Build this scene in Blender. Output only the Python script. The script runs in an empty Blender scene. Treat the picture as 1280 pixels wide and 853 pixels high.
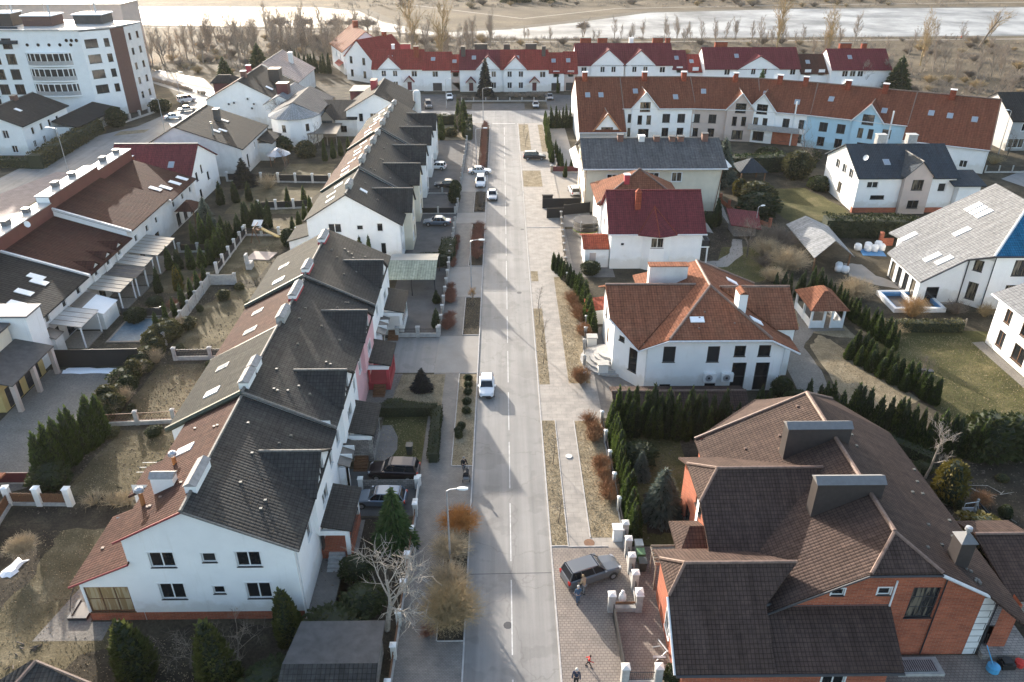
# Residential street seen from above on a bright early-spring day. Units: metres.
# X = across the street (east), Y = along the street (north), Z = up. Street axis at X = 0.5.
import bpy, math, random
from mathutils import Vector, Matrix
from mathutils.geometry import tessellate_polygon
R = math.radians
random.seed(11)
sc = bpy.context.scene
COL = sc.collection

# ------------------------------------------------------------------ mesh builder
class MB:
    def __init__(s):
        s.v = []; s.f = []; s.m = []
    def face(s, pts, m=0):
        n = len(s.v)
        s.v.extend((p[0], p[1], p[2]) for p in pts)
        s.f.append(tuple(range(n, n + len(pts)))); s.m.append(m)
    def grid(s, rings, m=0, close=True, cap0=True, cap1=True):
        n0 = len(s.v); k = len(rings[0])
        for r in rings: s.v.extend(tuple(p) for p in r)
        for i in range(len(rings) - 1):
            for j in range(k if close else k - 1):
                a = n0 + i * k + j; b = n0 + i * k + (j + 1) % k
                s.f.append((a, b, b + k, a + k)); s.m.append(m)
        if cap0: s.f.append(tuple(n0 + j for j in reversed(range(k)))); s.m.append(m)
        if cap1: s.f.append(tuple(n0 + (len(rings) - 1) * k + j for j in range(k))); s.m.append(m)
    def box(s, x0, x1, y0, y1, z0, z1, m=0):
        b = [(x0, y0), (x1, y0), (x1, y1), (x0, y1)]
        s.grid([[(x, y, z0) for x, y in b], [(x, y, z1) for x, y in b]], m)
    def prism(s, poly, z0, z1, m=0):
        s.grid([[(x, y, z0) for x, y in poly], [(x, y, z1) for x, y in poly]], m)
    def slab(s, pts, t, m=0):
        s.grid([[(p[0], p[1], p[2] - t) for p in pts], [tuple(p) for p in pts]], m)
    def extr(s, pts, vec, m=0):
        s.grid([[tuple(p) for p in pts], [(p[0] + vec[0], p[1] + vec[1], p[2] + vec[2]) for p in pts]], m)
    def tube(s, path, rad, n=6, m=0):
        path = [Vector(p) for p in path]
        if not hasattr(rad, '__len__'): rad = [rad] * len(path)
        rings = []
        for i, p in enumerate(path):
            a = path[max(i - 1, 0)]; b = path[min(i + 1, len(path) - 1)]
            d = b - a
            if d.length < 1e-6: d = Vector((0, 0, 1))
            d.normalize()
            u = d.cross(Vector((0, 0, 1)))
            if u.length < .05: u = d.cross(Vector((0, 1, 0)))
            u.normalize(); w = u.cross(d)
            # (u, w, d): ring runs counter-clockwise about d
            rings.append([p + rad[i] * (math.cos(2 * math.pi * k / n) * u - math.sin(2 * math.pi * k / n) * w) for k in range(n)])
        s.grid(rings, m)
    def lathe(s, cx, cy, prof, n=10, m=0, a0=0):
        s.grid([[(cx + r * math.cos(a0 + 2 * math.pi * k / n), cy + r * math.sin(a0 + 2 * math.pi * k / n), z) for k in range(n)] for r, z in prof], m)
    def ball(s, c, r, n=8, k=5, m=0, sq=1.0):
        s.lathe(c[0], c[1], [(max(r * math.sin(math.pi * i / k), .004), c[2] - sq * r * math.cos(math.pi * i / k)) for i in range(k + 1)], n, m)
    def mesh(s, name, mats, off=(0, 0, 0), smooth=False, weld=True):
        v = s.v; f = s.f; mi = s.m
        ox, oy, oz = off
        if weld:
            idx = {}; vv = []; mp = []
            for p in v:
                k = (round(p[0], 4), round(p[1], 4), round(p[2], 4))
                if k not in idx: idx[k] = len(vv); vv.append(k)
                mp.append(idx[k])
            ff = []; mm = []
            for q, m in zip(f, mi):
                t = []
                for i in q:
                    j = mp[i]
                    if j not in t: t.append(j)
                if len(t) > 2: ff.append(t); mm.append(m)
            v, f, mi = vv, ff, mm
        me = bpy.data.meshes.new(name)
        me.from_pydata([(p[0] - ox, p[1] - oy, p[2] - oz) for p in v], [], f)
        for m in mats: me.materials.append(m)
        me.polygons.foreach_set('material_index', mi)
        if smooth: me.polygons.foreach_set('use_smooth', [True] * len(f))
        uv = []
        for q in f:
            a, b, c = (Vector(v[q[0]]), Vector(v[q[1]]), Vector(v[q[2]]))
            n = (b - a).cross(c - a)
            if len(q) > 3 and n.length < 1e-9: n = (c - a).cross(Vector(v[q[3]]) - a)
            if n.length < 1e-12: n = Vector((0, 0, 1))
            n.normalize()
            if abs(n.z) > .995: u = Vector((1, 0, 0)); w = Vector((0, 1, 0))
            else:
                u = Vector((-n.y, n.x, 0)).normalized(); w = n.cross(u)
            for i in q:
                p = Vector(v[i]); uv += (p.dot(u), p.dot(w))
        l = me.uv_layers.new(name='UVMap')
        l.data.foreach_set('uv', uv)
        me.update()
        return me

def link(name, me, parent=None, loc=(0, 0, 0), rz=0):
    o = bpy.data.objects.new(name, me); COL.objects.link(o)
    o.location = loc; o.rotation_euler = (0, 0, rz)
    if parent: o.parent = parent
    return o
def tag(o, label=None, cat=None, group=None, kind=None):
    if label: o['label'] = label
    if cat: o['category'] = cat
    if group: o['group'] = group
    if kind: o['kind'] = kind
    return o
def single(name, mb, mats, label, cat, group=None, loc=(0, 0, 0), smooth=False, weld=True):
    """a thing that is one mesh; mb in world coordinates, origin moved to loc"""
    o = link(name, mb.mesh(name, mats, loc, smooth, weld), None, loc)
    return tag(o, label, cat, group)
def struct(name, mb, mats, weld=True):
    return tag(link(name, mb.mesh(name, mats, weld=weld)), kind='structure')
def copy_tree(o, parent=None):
    c = o.copy(); COL.objects.link(c)
    if parent: c.parent = parent
    for ch in list(o.children): copy_tree(ch, c)
    return c
class T:
    """a thing: an Empty at its base; parts are built in world coordinates (or local ones when rz or loc are used)"""
    def __init__(s, name, label, cat, loc=(0, 0, 0), rz=0, group=None, local=False):
        s.e = link(name, None, None, loc, rz)
        s.e.empty_display_size = .3
        tag(s.e, label, cat, group)
        s.off = (0, 0, 0) if local else loc
    def part(s, name, mb, mats, parent=None, label=None, smooth=False, weld=True):
        o = link(name, mb.mesh(name, mats, s.off, smooth, weld), parent or s.e)
        if label: o['label'] = label
        return o
# ------------------------------------------------------------------ materials
def nt(name):
    m = bpy.data.materials.new(name); m.use_nodes = True
    t = m.node_tree; b = t.nodes['Principled BSDF']
    return m, t, b
def N(t, kind, **kw):
    n = t.nodes.new(kind)
    for k, v in kw.items():
        if k in n.inputs: n.inputs[k].default_value = v
        else: setattr(n, k, v)
    return n
def rgb(c, k=1.0): return (c[0] * k, c[1] * k, c[2] * k, 1)
def ramp(t, fac, stops):
    r = N(t, 'ShaderNodeValToRGB'); e = r.color_ramp.elements
    while len(e) < len(stops): e.new(.5)
    for i, (p, c) in enumerate(stops): e[i].position = p; e[i].color = c if len(c) == 4 else (*c, 1)
    t.links.new(fac, r.inputs[0]); return r.outputs[0]
def mixc(t, fac, a, b, mode='MIX'):
    m = N(t, 'ShaderNodeMix', data_type='RGBA', blend_type=mode)
    L = t.links
    if hasattr(fac, 'is_linked'): L.new(fac, m.inputs[0])
    else: m.inputs[0].default_value = fac
    for x, i in ((a, 6), (b, 7)):
        if hasattr(x, 'is_linked'): L.new(x, m.inputs[i])
        else: m.inputs[i].default_value = x
    return m.outputs[2]
def noise(t, scale, detail=4, vec=None, rough=.6):
    n = N(t, 'ShaderNodeTexNoise', Scale=scale, Detail=detail, Roughness=rough)
    if vec is not None: t.links.new(vec, n.inputs['Vector'])
    return n.outputs[0]
def coord(t, which='Object'): return N(t, 'ShaderNodeTexCoord').outputs[which]
def worldpos(t): return N(t, 'ShaderNodeNewGeometry').outputs['Position']
def bump(t, b, h, strength=.3, dist=.05):
    n = N(t, 'ShaderNodeBump', Strength=strength, Distance=dist)
    t.links.new(h, n.inputs['Height']); t.links.new(n.outputs[0], b.inputs['Normal'])
def plain(name, c, rough=.6, metal=0, var=.12, scale=3, spec=.5):
    m, t, b = nt(name)
    v = noise(t, scale, 3, worldpos(t))
    t.links.new(ramp(t, v, [(.3, rgb(c, 1 - var)), (.7, rgb(c, 1 + var))]), b.inputs['Base Color'])
    b.inputs['Roughness'].default_value = rough; b.inputs['Metallic'].default_value = metal
    b.inputs['Specular IOR Level'].default_value = spec
    return m
def stucco(name, c, dirt=.12):
    m, t, b = nt(name)
    p = worldpos(t)
    v = noise(t, .7, 5, p)
    base = ramp(t, v, [(.3, rgb(c, 1 - dirt)), (.65, rgb(c))])
    zz = N(t, 'ShaderNodeSeparateXYZ'); t.links.new(p, zz.inputs[0]); ad = N(t, 'ShaderNodeMath', operation='MULTIPLY_ADD'); t.links.new(noise(t, .9, 5, p), ad.inputs[0]); ad.inputs[1].default_value = -2.6; t.links.new(zz.outputs[2], ad.inputs[2])
    base = mixc(t, 1, base, ramp(t, ad.outputs[0], [(0, (.86, .84, .80)), (.6, (1, 1, 1))]), 'MULTIPLY')
    mp = N(t, 'ShaderNodeMapping'); mp.inputs['Scale'].default_value = (1.8, 1.8, .12); t.links.new(p, mp.inputs[0])
    s = noise(t, 1.6, 4, mp.outputs[0])
    st = ramp(t, s, [(.6, (1, 1, 1)), (.82, (.88, .87, .845))])
    t.links.new(mixc(t, 1, base, st, 'MULTIPLY'), b.inputs['Base Color'])
    b.inputs['Roughness'].default_value = .9
    bump(t, b, noise(t, 22, 2, p), .15, .02)
    return m
def tile(name, c1, c2, w=.3, h=.34, rough=.85, lichen=(.09, .09, .07), la=.35, bstr=.8, spec=.07):
    """roof tiles laid in courses: UV u runs along the course, v up the slope"""
    m, t, b = nt(name); L = t.links; c2 = tuple(.55 * p + .45 * q for p, q in zip(c1, c2))
    uv = N(t, 'ShaderNodeUVMap').outputs[0]
    br = N(t, 'ShaderNodeTexBrick', offset=.0)
    br.inputs['Scale'].default_value = 1; br.inputs['Brick Width'].default_value = w; br.inputs['Row Height'].default_value = h
    br.inputs['Mortar Size'].default_value = .022; br.inputs['Mortar Smooth'].default_value = .3; br.inputs['Bias'].default_value = 0
    br.inputs['Color1'].default_value = rgb(c1); br.inputs['Color2'].default_value = rgb(c2)
    br.inputs['Mortar'].default_value = rgb(c1, .35)
    L.new(uv, br.inputs['Vector'])
    n = noise(t, .45, 6, uv, .7)
    k = ramp(t, n, [(.47, (0, 0, 0)), (.72, (la, la, la))])
    col = mixc(t, k, br.outputs[0], rgb(lichen))
    n2 = noise(t, 2.2, 3, uv)
    sh = ramp(t, n2, [(.3, (.72, .72, .72)), (.7, (1.2, 1.18, 1.14))])
    mp = N(t, 'ShaderNodeMapping'); mp.inputs['Scale'].default_value = (1.6, .14, 1); L.new(uv, mp.inputs[0])
    sh = mixc(t, 1, sh, ramp(t, noise(t, 1, 5, mp.outputs[0]), [(.35, (.80, .80, .79)), (.62, (1.1, 1.1, 1.1))]), 'MULTIPLY')   # runoff streaks
    L.new(mixc(t, 1, col, sh, 'MULTIPLY'), b.inputs['Base Color'])
    sep = N(t, 'ShaderNodeSeparateXYZ'); L.new(uv, sep.inputs[0])
    def frac(x, s):
        d = N(t, 'ShaderNodeMath', operation='DIVIDE'); d.inputs[1].default_value = s; L.new(x, d.inputs[0])
        f = N(t, 'ShaderNodeMath', operation='FRACT'); L.new(d.outputs[0], f.inputs[0]); return f.outputs[0]
    fv = N(t, 'ShaderNodeMath', operation='SUBTRACT'); fv.inputs[0].default_value = 1; L.new(frac(sep.outputs[1], h), fv.inputs[1])
    fu = frac(sep.outputs[0], w)
    s1 = N(t, 'ShaderNodeMath', operation='MULTIPLY'); s1.inputs[1].default_value = math.pi; L.new(fu, s1.inputs[0])
    s2 = N(t, 'ShaderNodeMath', operation='SINE'); L.new(s1.outputs[0], s2.inputs[0])
    ad = N(t, 'ShaderNodeMath', operation='ADD'); L.new(fv.outputs[0], ad.inputs[0]); L.new(s2.outputs[0], ad.inputs[1])
    bump(t, b, ad.outputs[0], bstr, .035)
    b.inputs['Roughness'].default_value = rough; b.inputs['Specular IOR Level'].default_value = spec
    return m
def brick(name, c1, c2, mort, w=.25, h=.085, ms=.012, rough=.85, sc_=1.0):
    m, t, b = nt(name); L = t.links
    uv = N(t, 'ShaderNodeUVMap').outputs[0]
    br = N(t, 'ShaderNodeTexBrick'); br.inputs['Scale'].default_value = sc_
    br.inputs['Brick Width'].default_value = w; br.inputs['Row Height'].default_value = h; br.inputs['Mortar Size'].default_value = ms
    br.inputs['Color1'].default_value = rgb(c1); br.inputs['Color2'].default_value = rgb(c2); br.inputs['Mortar'].default_value = rgb(mort)
    L.new(uv, br.inputs['Vector'])
    n = noise(t, .8, 5, uv)
    sh = ramp(t, n, [(.3, (.72, .72, .72)), (.7, (1.12, 1.1, 1.08))])
    L.new(mixc(t, 1, br.outputs[0], sh, 'MULTIPLY'), b.inputs['Base Color'])
    b.inputs['Roughness'].default_value = rough
    bump(t, b, br.outputs[1], -.4, .01)
    return m
def ground(name, stops, scale=.35, fine=9, fstr=.5, rough=.95, bd=.06):
    """patchy soil / turf: three tones by broad noise, broken up by fine noise"""
    m, t, b = nt(name)
    p = worldpos(t)
    base = ramp(t, noise(t, scale, 8, p, .65), stops)
    f = noise(t, fine, 5, p, .75)
    sh = ramp(t, f, [(.3, (1 - fstr,) * 3), (.7, (1 + fstr * .8,) * 3)])
    t.links.new(mixc(t, 1, base, sh, 'MULTIPLY'), b.inputs['Base Color'])
    b.inputs['Roughness'].default_value = rough; b.inputs['Specular IOR Level'].default_value = .15
    bump(t, b, f, .9, bd)
    return m
def leaf(name, c1, c2, c3=None, sss=.25, scale=1.2):
    m, t, b = nt(name)
    n = noise(t, scale, 4, worldpos(t), .7)
    oi = N(t, 'ShaderNodeObjectInfo')
    stops = [(.32, rgb(c1)), (.62, rgb(c2))] + ([(.8, rgb(c3))] if c3 else [])
    col = ramp(t, n, stops)
    v = ramp(t, oi.outputs['Random'], [(0, (.8, .82, .8)), (1, (1.2, 1.15, 1.05))])
    col = mixc(t, 1, col, v, 'MULTIPLY')
    t.links.new(col, b.inputs['Base Color'])
    b.inputs['Roughness'].default_value = .65; b.inputs['Specular IOR Level'].default_value = .25
    tr = N(t, 'ShaderNodeBsdfTranslucent'); t.links.new(col, tr.inputs[0])
    mx = N(t, 'ShaderNodeMixShader'); mx.inputs[0].default_value = sss
    t.links.new(b.outputs[0], mx.inputs[1]); t.links.new(tr.outputs[0], mx.inputs[2])
    t.links.new(mx.outputs[0], t.nodes['Material Output'].inputs[0])
    return m
def glass(name, c, rough=.06, curtain=None):
    m, t, b = nt(name)
    if curtain:
        p = coord(t)
        mp = N(t, 'ShaderNodeMapping'); mp.inputs['Scale'].default_value = (3.2, .2, .25); t.links.new(p, mp.inputs[0])
        n = noise(t, 1.3, 3, mp.outputs[0])
        t.links.new(ramp(t, n, [(.46, rgb(c)), (.56, rgb(curtain))]), b.inputs['Base Color'])
    else: b.inputs['Base Color'].default_value = rgb(c)
    b.inputs['Roughness'].default_value = rough; b.inputs['Specular IOR Level'].default_value = .6
    return m
W = {}
W['white'] = stucco('white_plaster', (.86, .86, .85), .07)
W['white2'] = stucco('old_white_plaster', (.70, .69, .67), .16)
W['cream'] = stucco('cream_plaster', (.68, .62, .50))
W['yellow'] = stucco('yellow_plaster', (.62, .47, .20))
W['pinkish'] = stucco('beige_pink_plaster', (.55, .45, .40))
W['pink'] = stucco('pink_plaster', (.68, .40, .42))
W['red'] = stucco('red_plaster', (.45, .06, .07))
W['blue'] = stucco('pale_blue_plaster', (.40, .60, .72))
W['grey'] = stucco('grey_plaster', (.42, .42, .42))
W['rust'] = plain('rust_cladding', (.125, .036, .028), .6, var=.15, scale=.8)
W['brick'] = brick('red_brick', (.44, .105, .045), (.30, .065, .03), (.36, .22, .15), w=.5, h=.14, ms=.014)
W['brickdk'] = brick('dark_brick', (.20, .07, .05), (.13, .05, .04), (.2, .16, .13))
W['darkred'] = plain('dark_red_boards', (.10, .02, .025), .6)
W['quoin'] = brick('white_quoin_blocks', (.78, .78, .78), (.72, .72, .72), (.12, .12, .12), w=2.0, h=.62, ms=.03)
W['stone'] = brick('grey_stone_facing', (.36, .33, .30), (.24, .22, .20), (.14, .13, .12), w=.4, h=.22, ms=.02)
W['concrete'] = plain('concrete', (.38, .37, .35), .85, var=.2, scale=2.5)
W['dull'] = plain('weathered_chimney_cap', (.27, .26, .25), .8, var=.2)
W['slate'] = plain('slate_grey_coping', (.15, .15, .155), .7)
W['tower'] = plain('brown_render', (.13, .07, .058), .85)
W['metal'] = plain('grey_sheet_metal', (.42, .43, .45), .4, .5, var=.15)
W['darkmetal'] = plain('dark_metal', (.045, .045, .05), .5, .3)
W['black'] = plain('black_sheet', (.016, .015, .015), .6)
W['whitepaint'] = plain('white_paint', (.78, .78, .77), .5, var=.05)
W['wood'] = plain('brown_wood', (.16, .075, .035), .7, var=.3, scale=6)
W['palewood'] = plain('weathered_wood', (.24, .205, .165), .8, var=.25, scale=5)
W['orangewood'] = plain('copper_flue', (.42, .17, .06), .5, var=.2)
W['clad'] = plain('brown_grey_cladding', (.05, .042, .04), .5, var=.15)
W['gutter'] = plain('gutter', (.62, .62, .62), .5, var=.1)
W['snow'] = plain('snow', (.85, .86, .88), .7, var=.04)
W['flat'] = plain('pale_flat_roofing', (.40, .395, .38), .6, var=.2, scale=.5)
W['felt'] = plain('dark_roofing_felt', (.075, .07, .068), .8, var=.25, scale=1.5)
W['poly'] = plain('pale_polycarbonate', (.27, .265, .245), .35, var=.12, scale=.8)
W['darkpoly'] = plain('smoked_polycarbonate', (.13, .11, .09), .35, var=.2)
W['bluepaint'] = plain('blue_paint', (.07, .22, .42), .45)
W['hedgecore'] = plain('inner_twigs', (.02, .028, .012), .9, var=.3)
Rf = {}
Rf['brown'] = tile('brown_tiles', (.092, .048, .039), (.064, .035, .030), lichen=(.095, .075, .065), la=.25)
Rf['char_and_shade'] = tile('charcoal_and_shade_tiles', (.052, .051, .050), (.034, .033, .033), lichen=(.085, .085, .078), rough=.6)  # on terrace east slopes this charcoal stands in for shaded brown and green tile
Rf['green'] = tile('grey_green_tiles', (.056, .057, .053), (.043, .044, .041), lichen=(.088, .088, .078))
Rf['kbrown'] = tile('dark_brown_tiles', (.080, .054, .046), (.064, .045, .039), w=.26, h=.3, rough=.8, lichen=(.11, .08, .07), la=.3, spec=.10)
Rf['terra'] = tile('terracotta_tiles', (.255, .105, .062), (.195, .078, .05), lichen=(.28, .16, .105), la=.3)
Rf['maroon'] = tile('maroon_tiles', (.16, .032, .04), (.125, .028, .034), h=.4, lichen=(.2, .06, .06), la=.15, spec=.2)
Rf['redfar'] = tile('dark_red_tiles', (.25, .042, .036), (.20, .034, .03), w=.6, h=.7, lichen=(.24, .09, .07), la=.2)
Rf['maroonfar'] = tile('plum_red_tiles', (.16, .032, .04), (.13, .027, .035), w=.6, h=.7, lichen=(.16, .06, .06), la=.2)
Rf['gbrown'] = tile('weathered_brown_red_tiles', (.20, .07, .042), (.14, .052, .034), w=.5, h=.5, lichen=(.19, .09, .055), la=.3)
Rf['cbrown'] = tile('red_brown_flat_tiles', (.075, .032, .026), (.054, .025, .021), w=.4, h=.38, lichen=(.07, .05, .04), la=.4)
Rf['grey'] = tile('slate_grey_tiles', (.115, .115, .12), (.09, .09, .094), w=.45, h=.4, lichen=(.22, .22, .22), la=.3)
Rf['dkgrey'] = tile('dark_grey_tiles', (.036, .037, .038), (.027, .028, .029), w=.45, h=.45, lichen=(.055, .055, .052), la=.3)
Rf['pale'] = tile('pale_shingles', (.245, .25, .26), (.23, .235, .24), w=.5, h=.35, bstr=.12, lichen=(.21, .21, .21), la=.25)
Rf['navy'] = tile('navy_tiles', (.028, .042, .058), (.022, .033, .047), h=.4, lichen=(.06, .08, .09), la=.25, spec=.35)
Rf['blue'] = tile('blue_tiles', (.02, .15, .28), (.018, .12, .24), h=.4, lichen=(.05, .2, .3), la=.1)
Rf['pinkgrey'] = tile('pale_pink_tiles', (.42, .33, .30), (.36, .29, .27), w=.5, h=.5, lichen=(.45, .38, .35), la=.3)
Rf['sheet'] = tile('grey_standing_seam', (.30, .305, .31), (.28, .285, .29), w=.5, h=30, bstr=.25, lichen=(.36, .36, .36), la=.2)
Rf['carport'] = tile('grey_green_ribbed_sheet', (.30, .34, .28), (.27, .31, .26), w=.35, h=.35, bstr=.6, lichen=(.36, .38, .33), la=.2)
Rf['firebrick'] = tile('red_orange_tiles', (.30, .075, .045), (.24, .06, .04), h=.4, lichen=(.3, .14, .1), la=.2)
Rf['cap'] = plain('ridge_caps', (.17, .11, .085), .6, var=.3, scale=4)
Rf['capdk'] = plain('dark_ridge_caps', (.10, .10, .09), .6, var=.3, scale=4)
Rf['caplt'] = plain('mossy_ridge_caps', (.14, .13, .115), .7, var=.35, scale=5)
Rf['verge'] = plain('dark_green_verge', (.05, .062, .045), .6, var=.25)
Rf['redtrim'] = plain('red_trim', (.22, .03, .035), .5)
G = {}
G['asphalt'] = ground('asphalt', [(.3, rgb((.19, .182, .172))), (.5, rgb((.23, .221, .209))), (.75, rgb((.275, .265, .25)))], .16, 14, .12, .62, .008)
t = G['asphalt'].node_tree; b = t.nodes['Principled BSDF']; b.inputs['Specular IOR Level'].default_value = .35
src = b.inputs['Base Color'].links[0].from_socket; p = worldpos(t); mp = N(t, 'ShaderNodeMapping'); mp.inputs['Scale'].default_value = (1.1, .03, 1); t.links.new(p, mp.inputs[0])
col = mixc(t, 1, src, ramp(t, noise(t, 1, 4, mp.outputs[0]), [(.35, (.84, .84, .84)), (.65, (1.12, 1.11, 1.10))]), 'MULTIPLY')   # wheel tracks
vo = N(t, 'ShaderNodeTexVoronoi', feature='DISTANCE_TO_EDGE', Scale=.16); wp = N(t, 'ShaderNodeMix', data_type='VECTOR'); wp.inputs[0].default_value = .12; nz = N(t, 'ShaderNodeTexNoise', Scale=.7, Detail=5); t.links.new(p, nz.inputs['Vector']); t.links.new(p, wp.inputs[4])
sv = N(t, 'ShaderNodeVectorMath', operation='SCALE'); sv.inputs['Scale'].default_value = 16; t.links.new(nz.outputs['Color'], sv.inputs[0]); t.links.new(sv.outputs[0], wp.inputs[5]); t.links.new(wp.outputs[1], vo.inputs['Vector'])
col = mixc(t, 1, col, ramp(t, vo.outputs['Distance'], [(0, (.80, .79, .78)), (.010, (1, 1, 1))]), 'MULTIPLY')   # cracks
col = mixc(t, 1, col, ramp(t, noise(t, .33, 3, p), [(.40, (.86, .86, .86)), (.44, (1, 1, 1))]), 'MULTIPLY')   # patched areas
t.links.new(col, b.inputs['Base Color'])
G['dkasphalt'] = ground('worn_grey_yard', [(.3, rgb((.085, .082, .08))), (.7, rgb((.14, .135, .13)))], .5, 10, .25, .8, .01)
G['line'] = plain('white_road_paint', (.50, .49, .47), .7, var=.25, scale=3)
G['kerb'] = plain('kerb_stone', (.40, .38, .36), .85, var=.2)
G['paver'] = brick('concrete_pavers', (.225, .205, .185), (.18, .168, .152), (.11, .10, .088), w=.22, h=.12, ms=.012, rough=.75)
G['bigpaver'] = brick('hexagon_pavers', (.27, .225, .19), (.225, .19, .162), (.14, .115, .10), w=.3, h=.22, ms=.024, rough=.8)
G['slab'] = brick('pale_concrete_slabs', (.335, .305, .27), (.30, .275, .245), (.2, .18, .16), w=1.0, h=.6, ms=.012, rough=.8)
G['lawn'] = ground('dry_lawn', [(.3, rgb((.062, .052, .028))), (.5, rgb((.115, .095, .055))), (.7, rgb((.215, .18, .115)))], .3, 6, .5)
G['green'] = ground('green_lawn', [(.3, rgb((.045, .045, .017))), (.5, rgb((.085, .08, .03))), (.72, rgb((.175, .145, .07)))], .22, 5, .5)
G['strip'] = ground('straw_verge', [(.3, rgb((.17, .135, .085))), (.52, rgb((.26, .21, .135))), (.75, rgb((.36, .30, .21)))], .8, 7, .55)
G['soil'] = ground('garden_soil', [(.3, rgb((.028, .023, .017))), (.55, rgb((.058, .047, .033))), (.75, rgb((.115, .095, .065)))], .5, 5, .5)
G['ground'] = ground('dry_ground', [(.32, rgb((.036, .031, .022))), (.52, rgb((.075, .063, .043))), (.72, rgb((.15, .125, .085)))], .3, 4, .5)
G['park'] = ground('winter_grassland', [(.32, rgb((.055, .043, .028))), (.48, rgb((.092, .073, .048))), (.68, rgb((.165, .132, .088)))], .045, .9, .5)
G['gravel'] = ground('pale_gravel', [(.3, rgb((.165, .152, .132))), (.7, rgb((.235, .215, .19)))], .5, 5, .38, .9, .05)
G['path'] = ground('pale_path', [(.3, rgb((.28, .255, .225))), (.7, rgb((.35, .32, .285)))], .4, 10, .12, .9, .01)
G['ice'] = ground('thawing_ice', [(.35, rgb((.09, .093, .096))), (.46, rgb((.20, .20, .20))), (.6, rgb((.36, .36, .355)))], .035, .4, .16, .5, .01)
G['ice'].node_tree.nodes['Principled BSDF'].inputs['Specular IOR Level'].default_value = .18
G['redpave'] = brick('pinkish_pavers', (.36, .27, .24), (.32, .25, .22), (.22, .18, .16), w=.5, h=.3, ms=.02)
G['bank'] = ground('dark_bank', [(.3, rgb((.07, .065, .055))), (.7, rgb((.13, .115, .09)))], .2, 2, .4)
Fo = {}
Fo['thuja'] = leaf('thuja_green', (.026, .046, .012), (.066, .096, .026), (.145, .16, .05), .36, 2.0)
Fo['thujadk'] = leaf('dark_thuja', (.018, .032, .012), (.042, .064, .022), (.085, .10, .035), .3)
Fo['olivelitthuja'] = leaf('olive_lit_thuja', (.045, .055, .016), (.11, .12, .036), (.22, .21, .075), .36, 2.0)  # lighter copy of the thuja green, sunlight put into the leaf colour
Fo['gold'] = leaf('golden_conifer', (.06, .055, .012), (.15, .12, .025), (.28, .2, .05))
Fo['bush'] = leaf('boxwood', (.02, .03, .011), (.048, .06, .02), (.095, .10, .036))
Fo['olive'] = leaf('olive_shrub', (.05, .05, .02), (.10, .095, .04), (.19, .17, .08))
Fo['spruce'] = leaf('green_spruce', (.03, .058, .02), (.065, .11, .034), (.12, .17, .055))
Fo['bluespruce'] = leaf('blue_spruce', (.065, .085, .072), (.14, .17, .145), (.26, .28, .235))
Fo['darkspruce'] = leaf('dark_blue_spruce', (.012, .018, .022), (.03, .038, .045))
Fo['bark'] = plain('bark', (.13, .105, .085), .9, var=.3, scale=6)
Fo['palebark'] = plain('pale_bark', (.34, .30, .25), .9, var=.25, scale=5)
Fo['twig'] = plain('grey_brown_twigs', (.17, .135, .105), .9, var=.25)
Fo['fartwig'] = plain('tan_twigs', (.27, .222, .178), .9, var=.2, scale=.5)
Fo['willow'] = plain('amber_willow_twigs', (.36, .22, .09), .85, var=.25)
Fo['rust'] = plain('rust_brown_twigs', (.27, .135, .06), .85, var=.3)
Fo['redtwig'] = plain('dark_red_twigs', (.20, .085, .055), .85, var=.3)
Fo['ochre'] = plain('ochre_twigs', (.34, .25, .13), .85, var=.3)
Fo['orange'] = plain('orange_twigs', (.45, .20, .05), .8, var=.3)
Fo['straw'] = plain('straw_twigs', (.38, .30, .19), .85, var=.3)
PW = glass('warm_curtained_glass', (.30, .20, .10), .1, (.42, .33, .20))  # warm brown pane, paler where curtained
Pn = [glass('window_glass', (.012, .014, .017)), glass('window_glass_grey', (.03, .033, .036)), glass('window_glass_curtained', (.015, .016, .018), .08, (.16, .135, .1))]
GL = glass('sky_glass', (.30, .34, .38), .12)
# ------------------------------------------------------------------ houses
ST = {  # frame material, columns, rows, sill material
 'w2': ('whitepaint', 2, 1, 'whitepaint'), 'w1': ('whitepaint', 1, 1, 'whitepaint'), 'w3': ('whitepaint', 3, 1, 'whitepaint'),
 'w2d': ('whitepaint', 2, 1, 'darkmetal'), 'w1d': ('whitepaint', 1, 1, 'darkmetal'), 'w22': ('whitepaint', 2, 2, 'whitepaint'),
 'b1': ('wood', 1, 1, 'darkmetal'), 'b2': ('wood', 2, 1, 'darkmetal'), 'b3': ('wood', 3, 2, 'wood'), 'b32': ('wood', 3, 2, 'brick'),
 'd1': ('darkmetal', 1, 1, 'darkmetal'), 'd2': ('darkmetal', 2, 1, 'darkmetal'), 'd22': ('darkmetal', 2, 3, 'darkmetal'), 'd63': ('darkmetal', 6, 2, 'darkmetal'),
 'dr': ('wood', 1, 1, None), 'drd': ('darkmetal', 1, 2, None), 'drr': ('darkred', 1, 1, None), 'gar': ('black', 1, 4, None)}
_wc = {}; _wn = [0]
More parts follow.
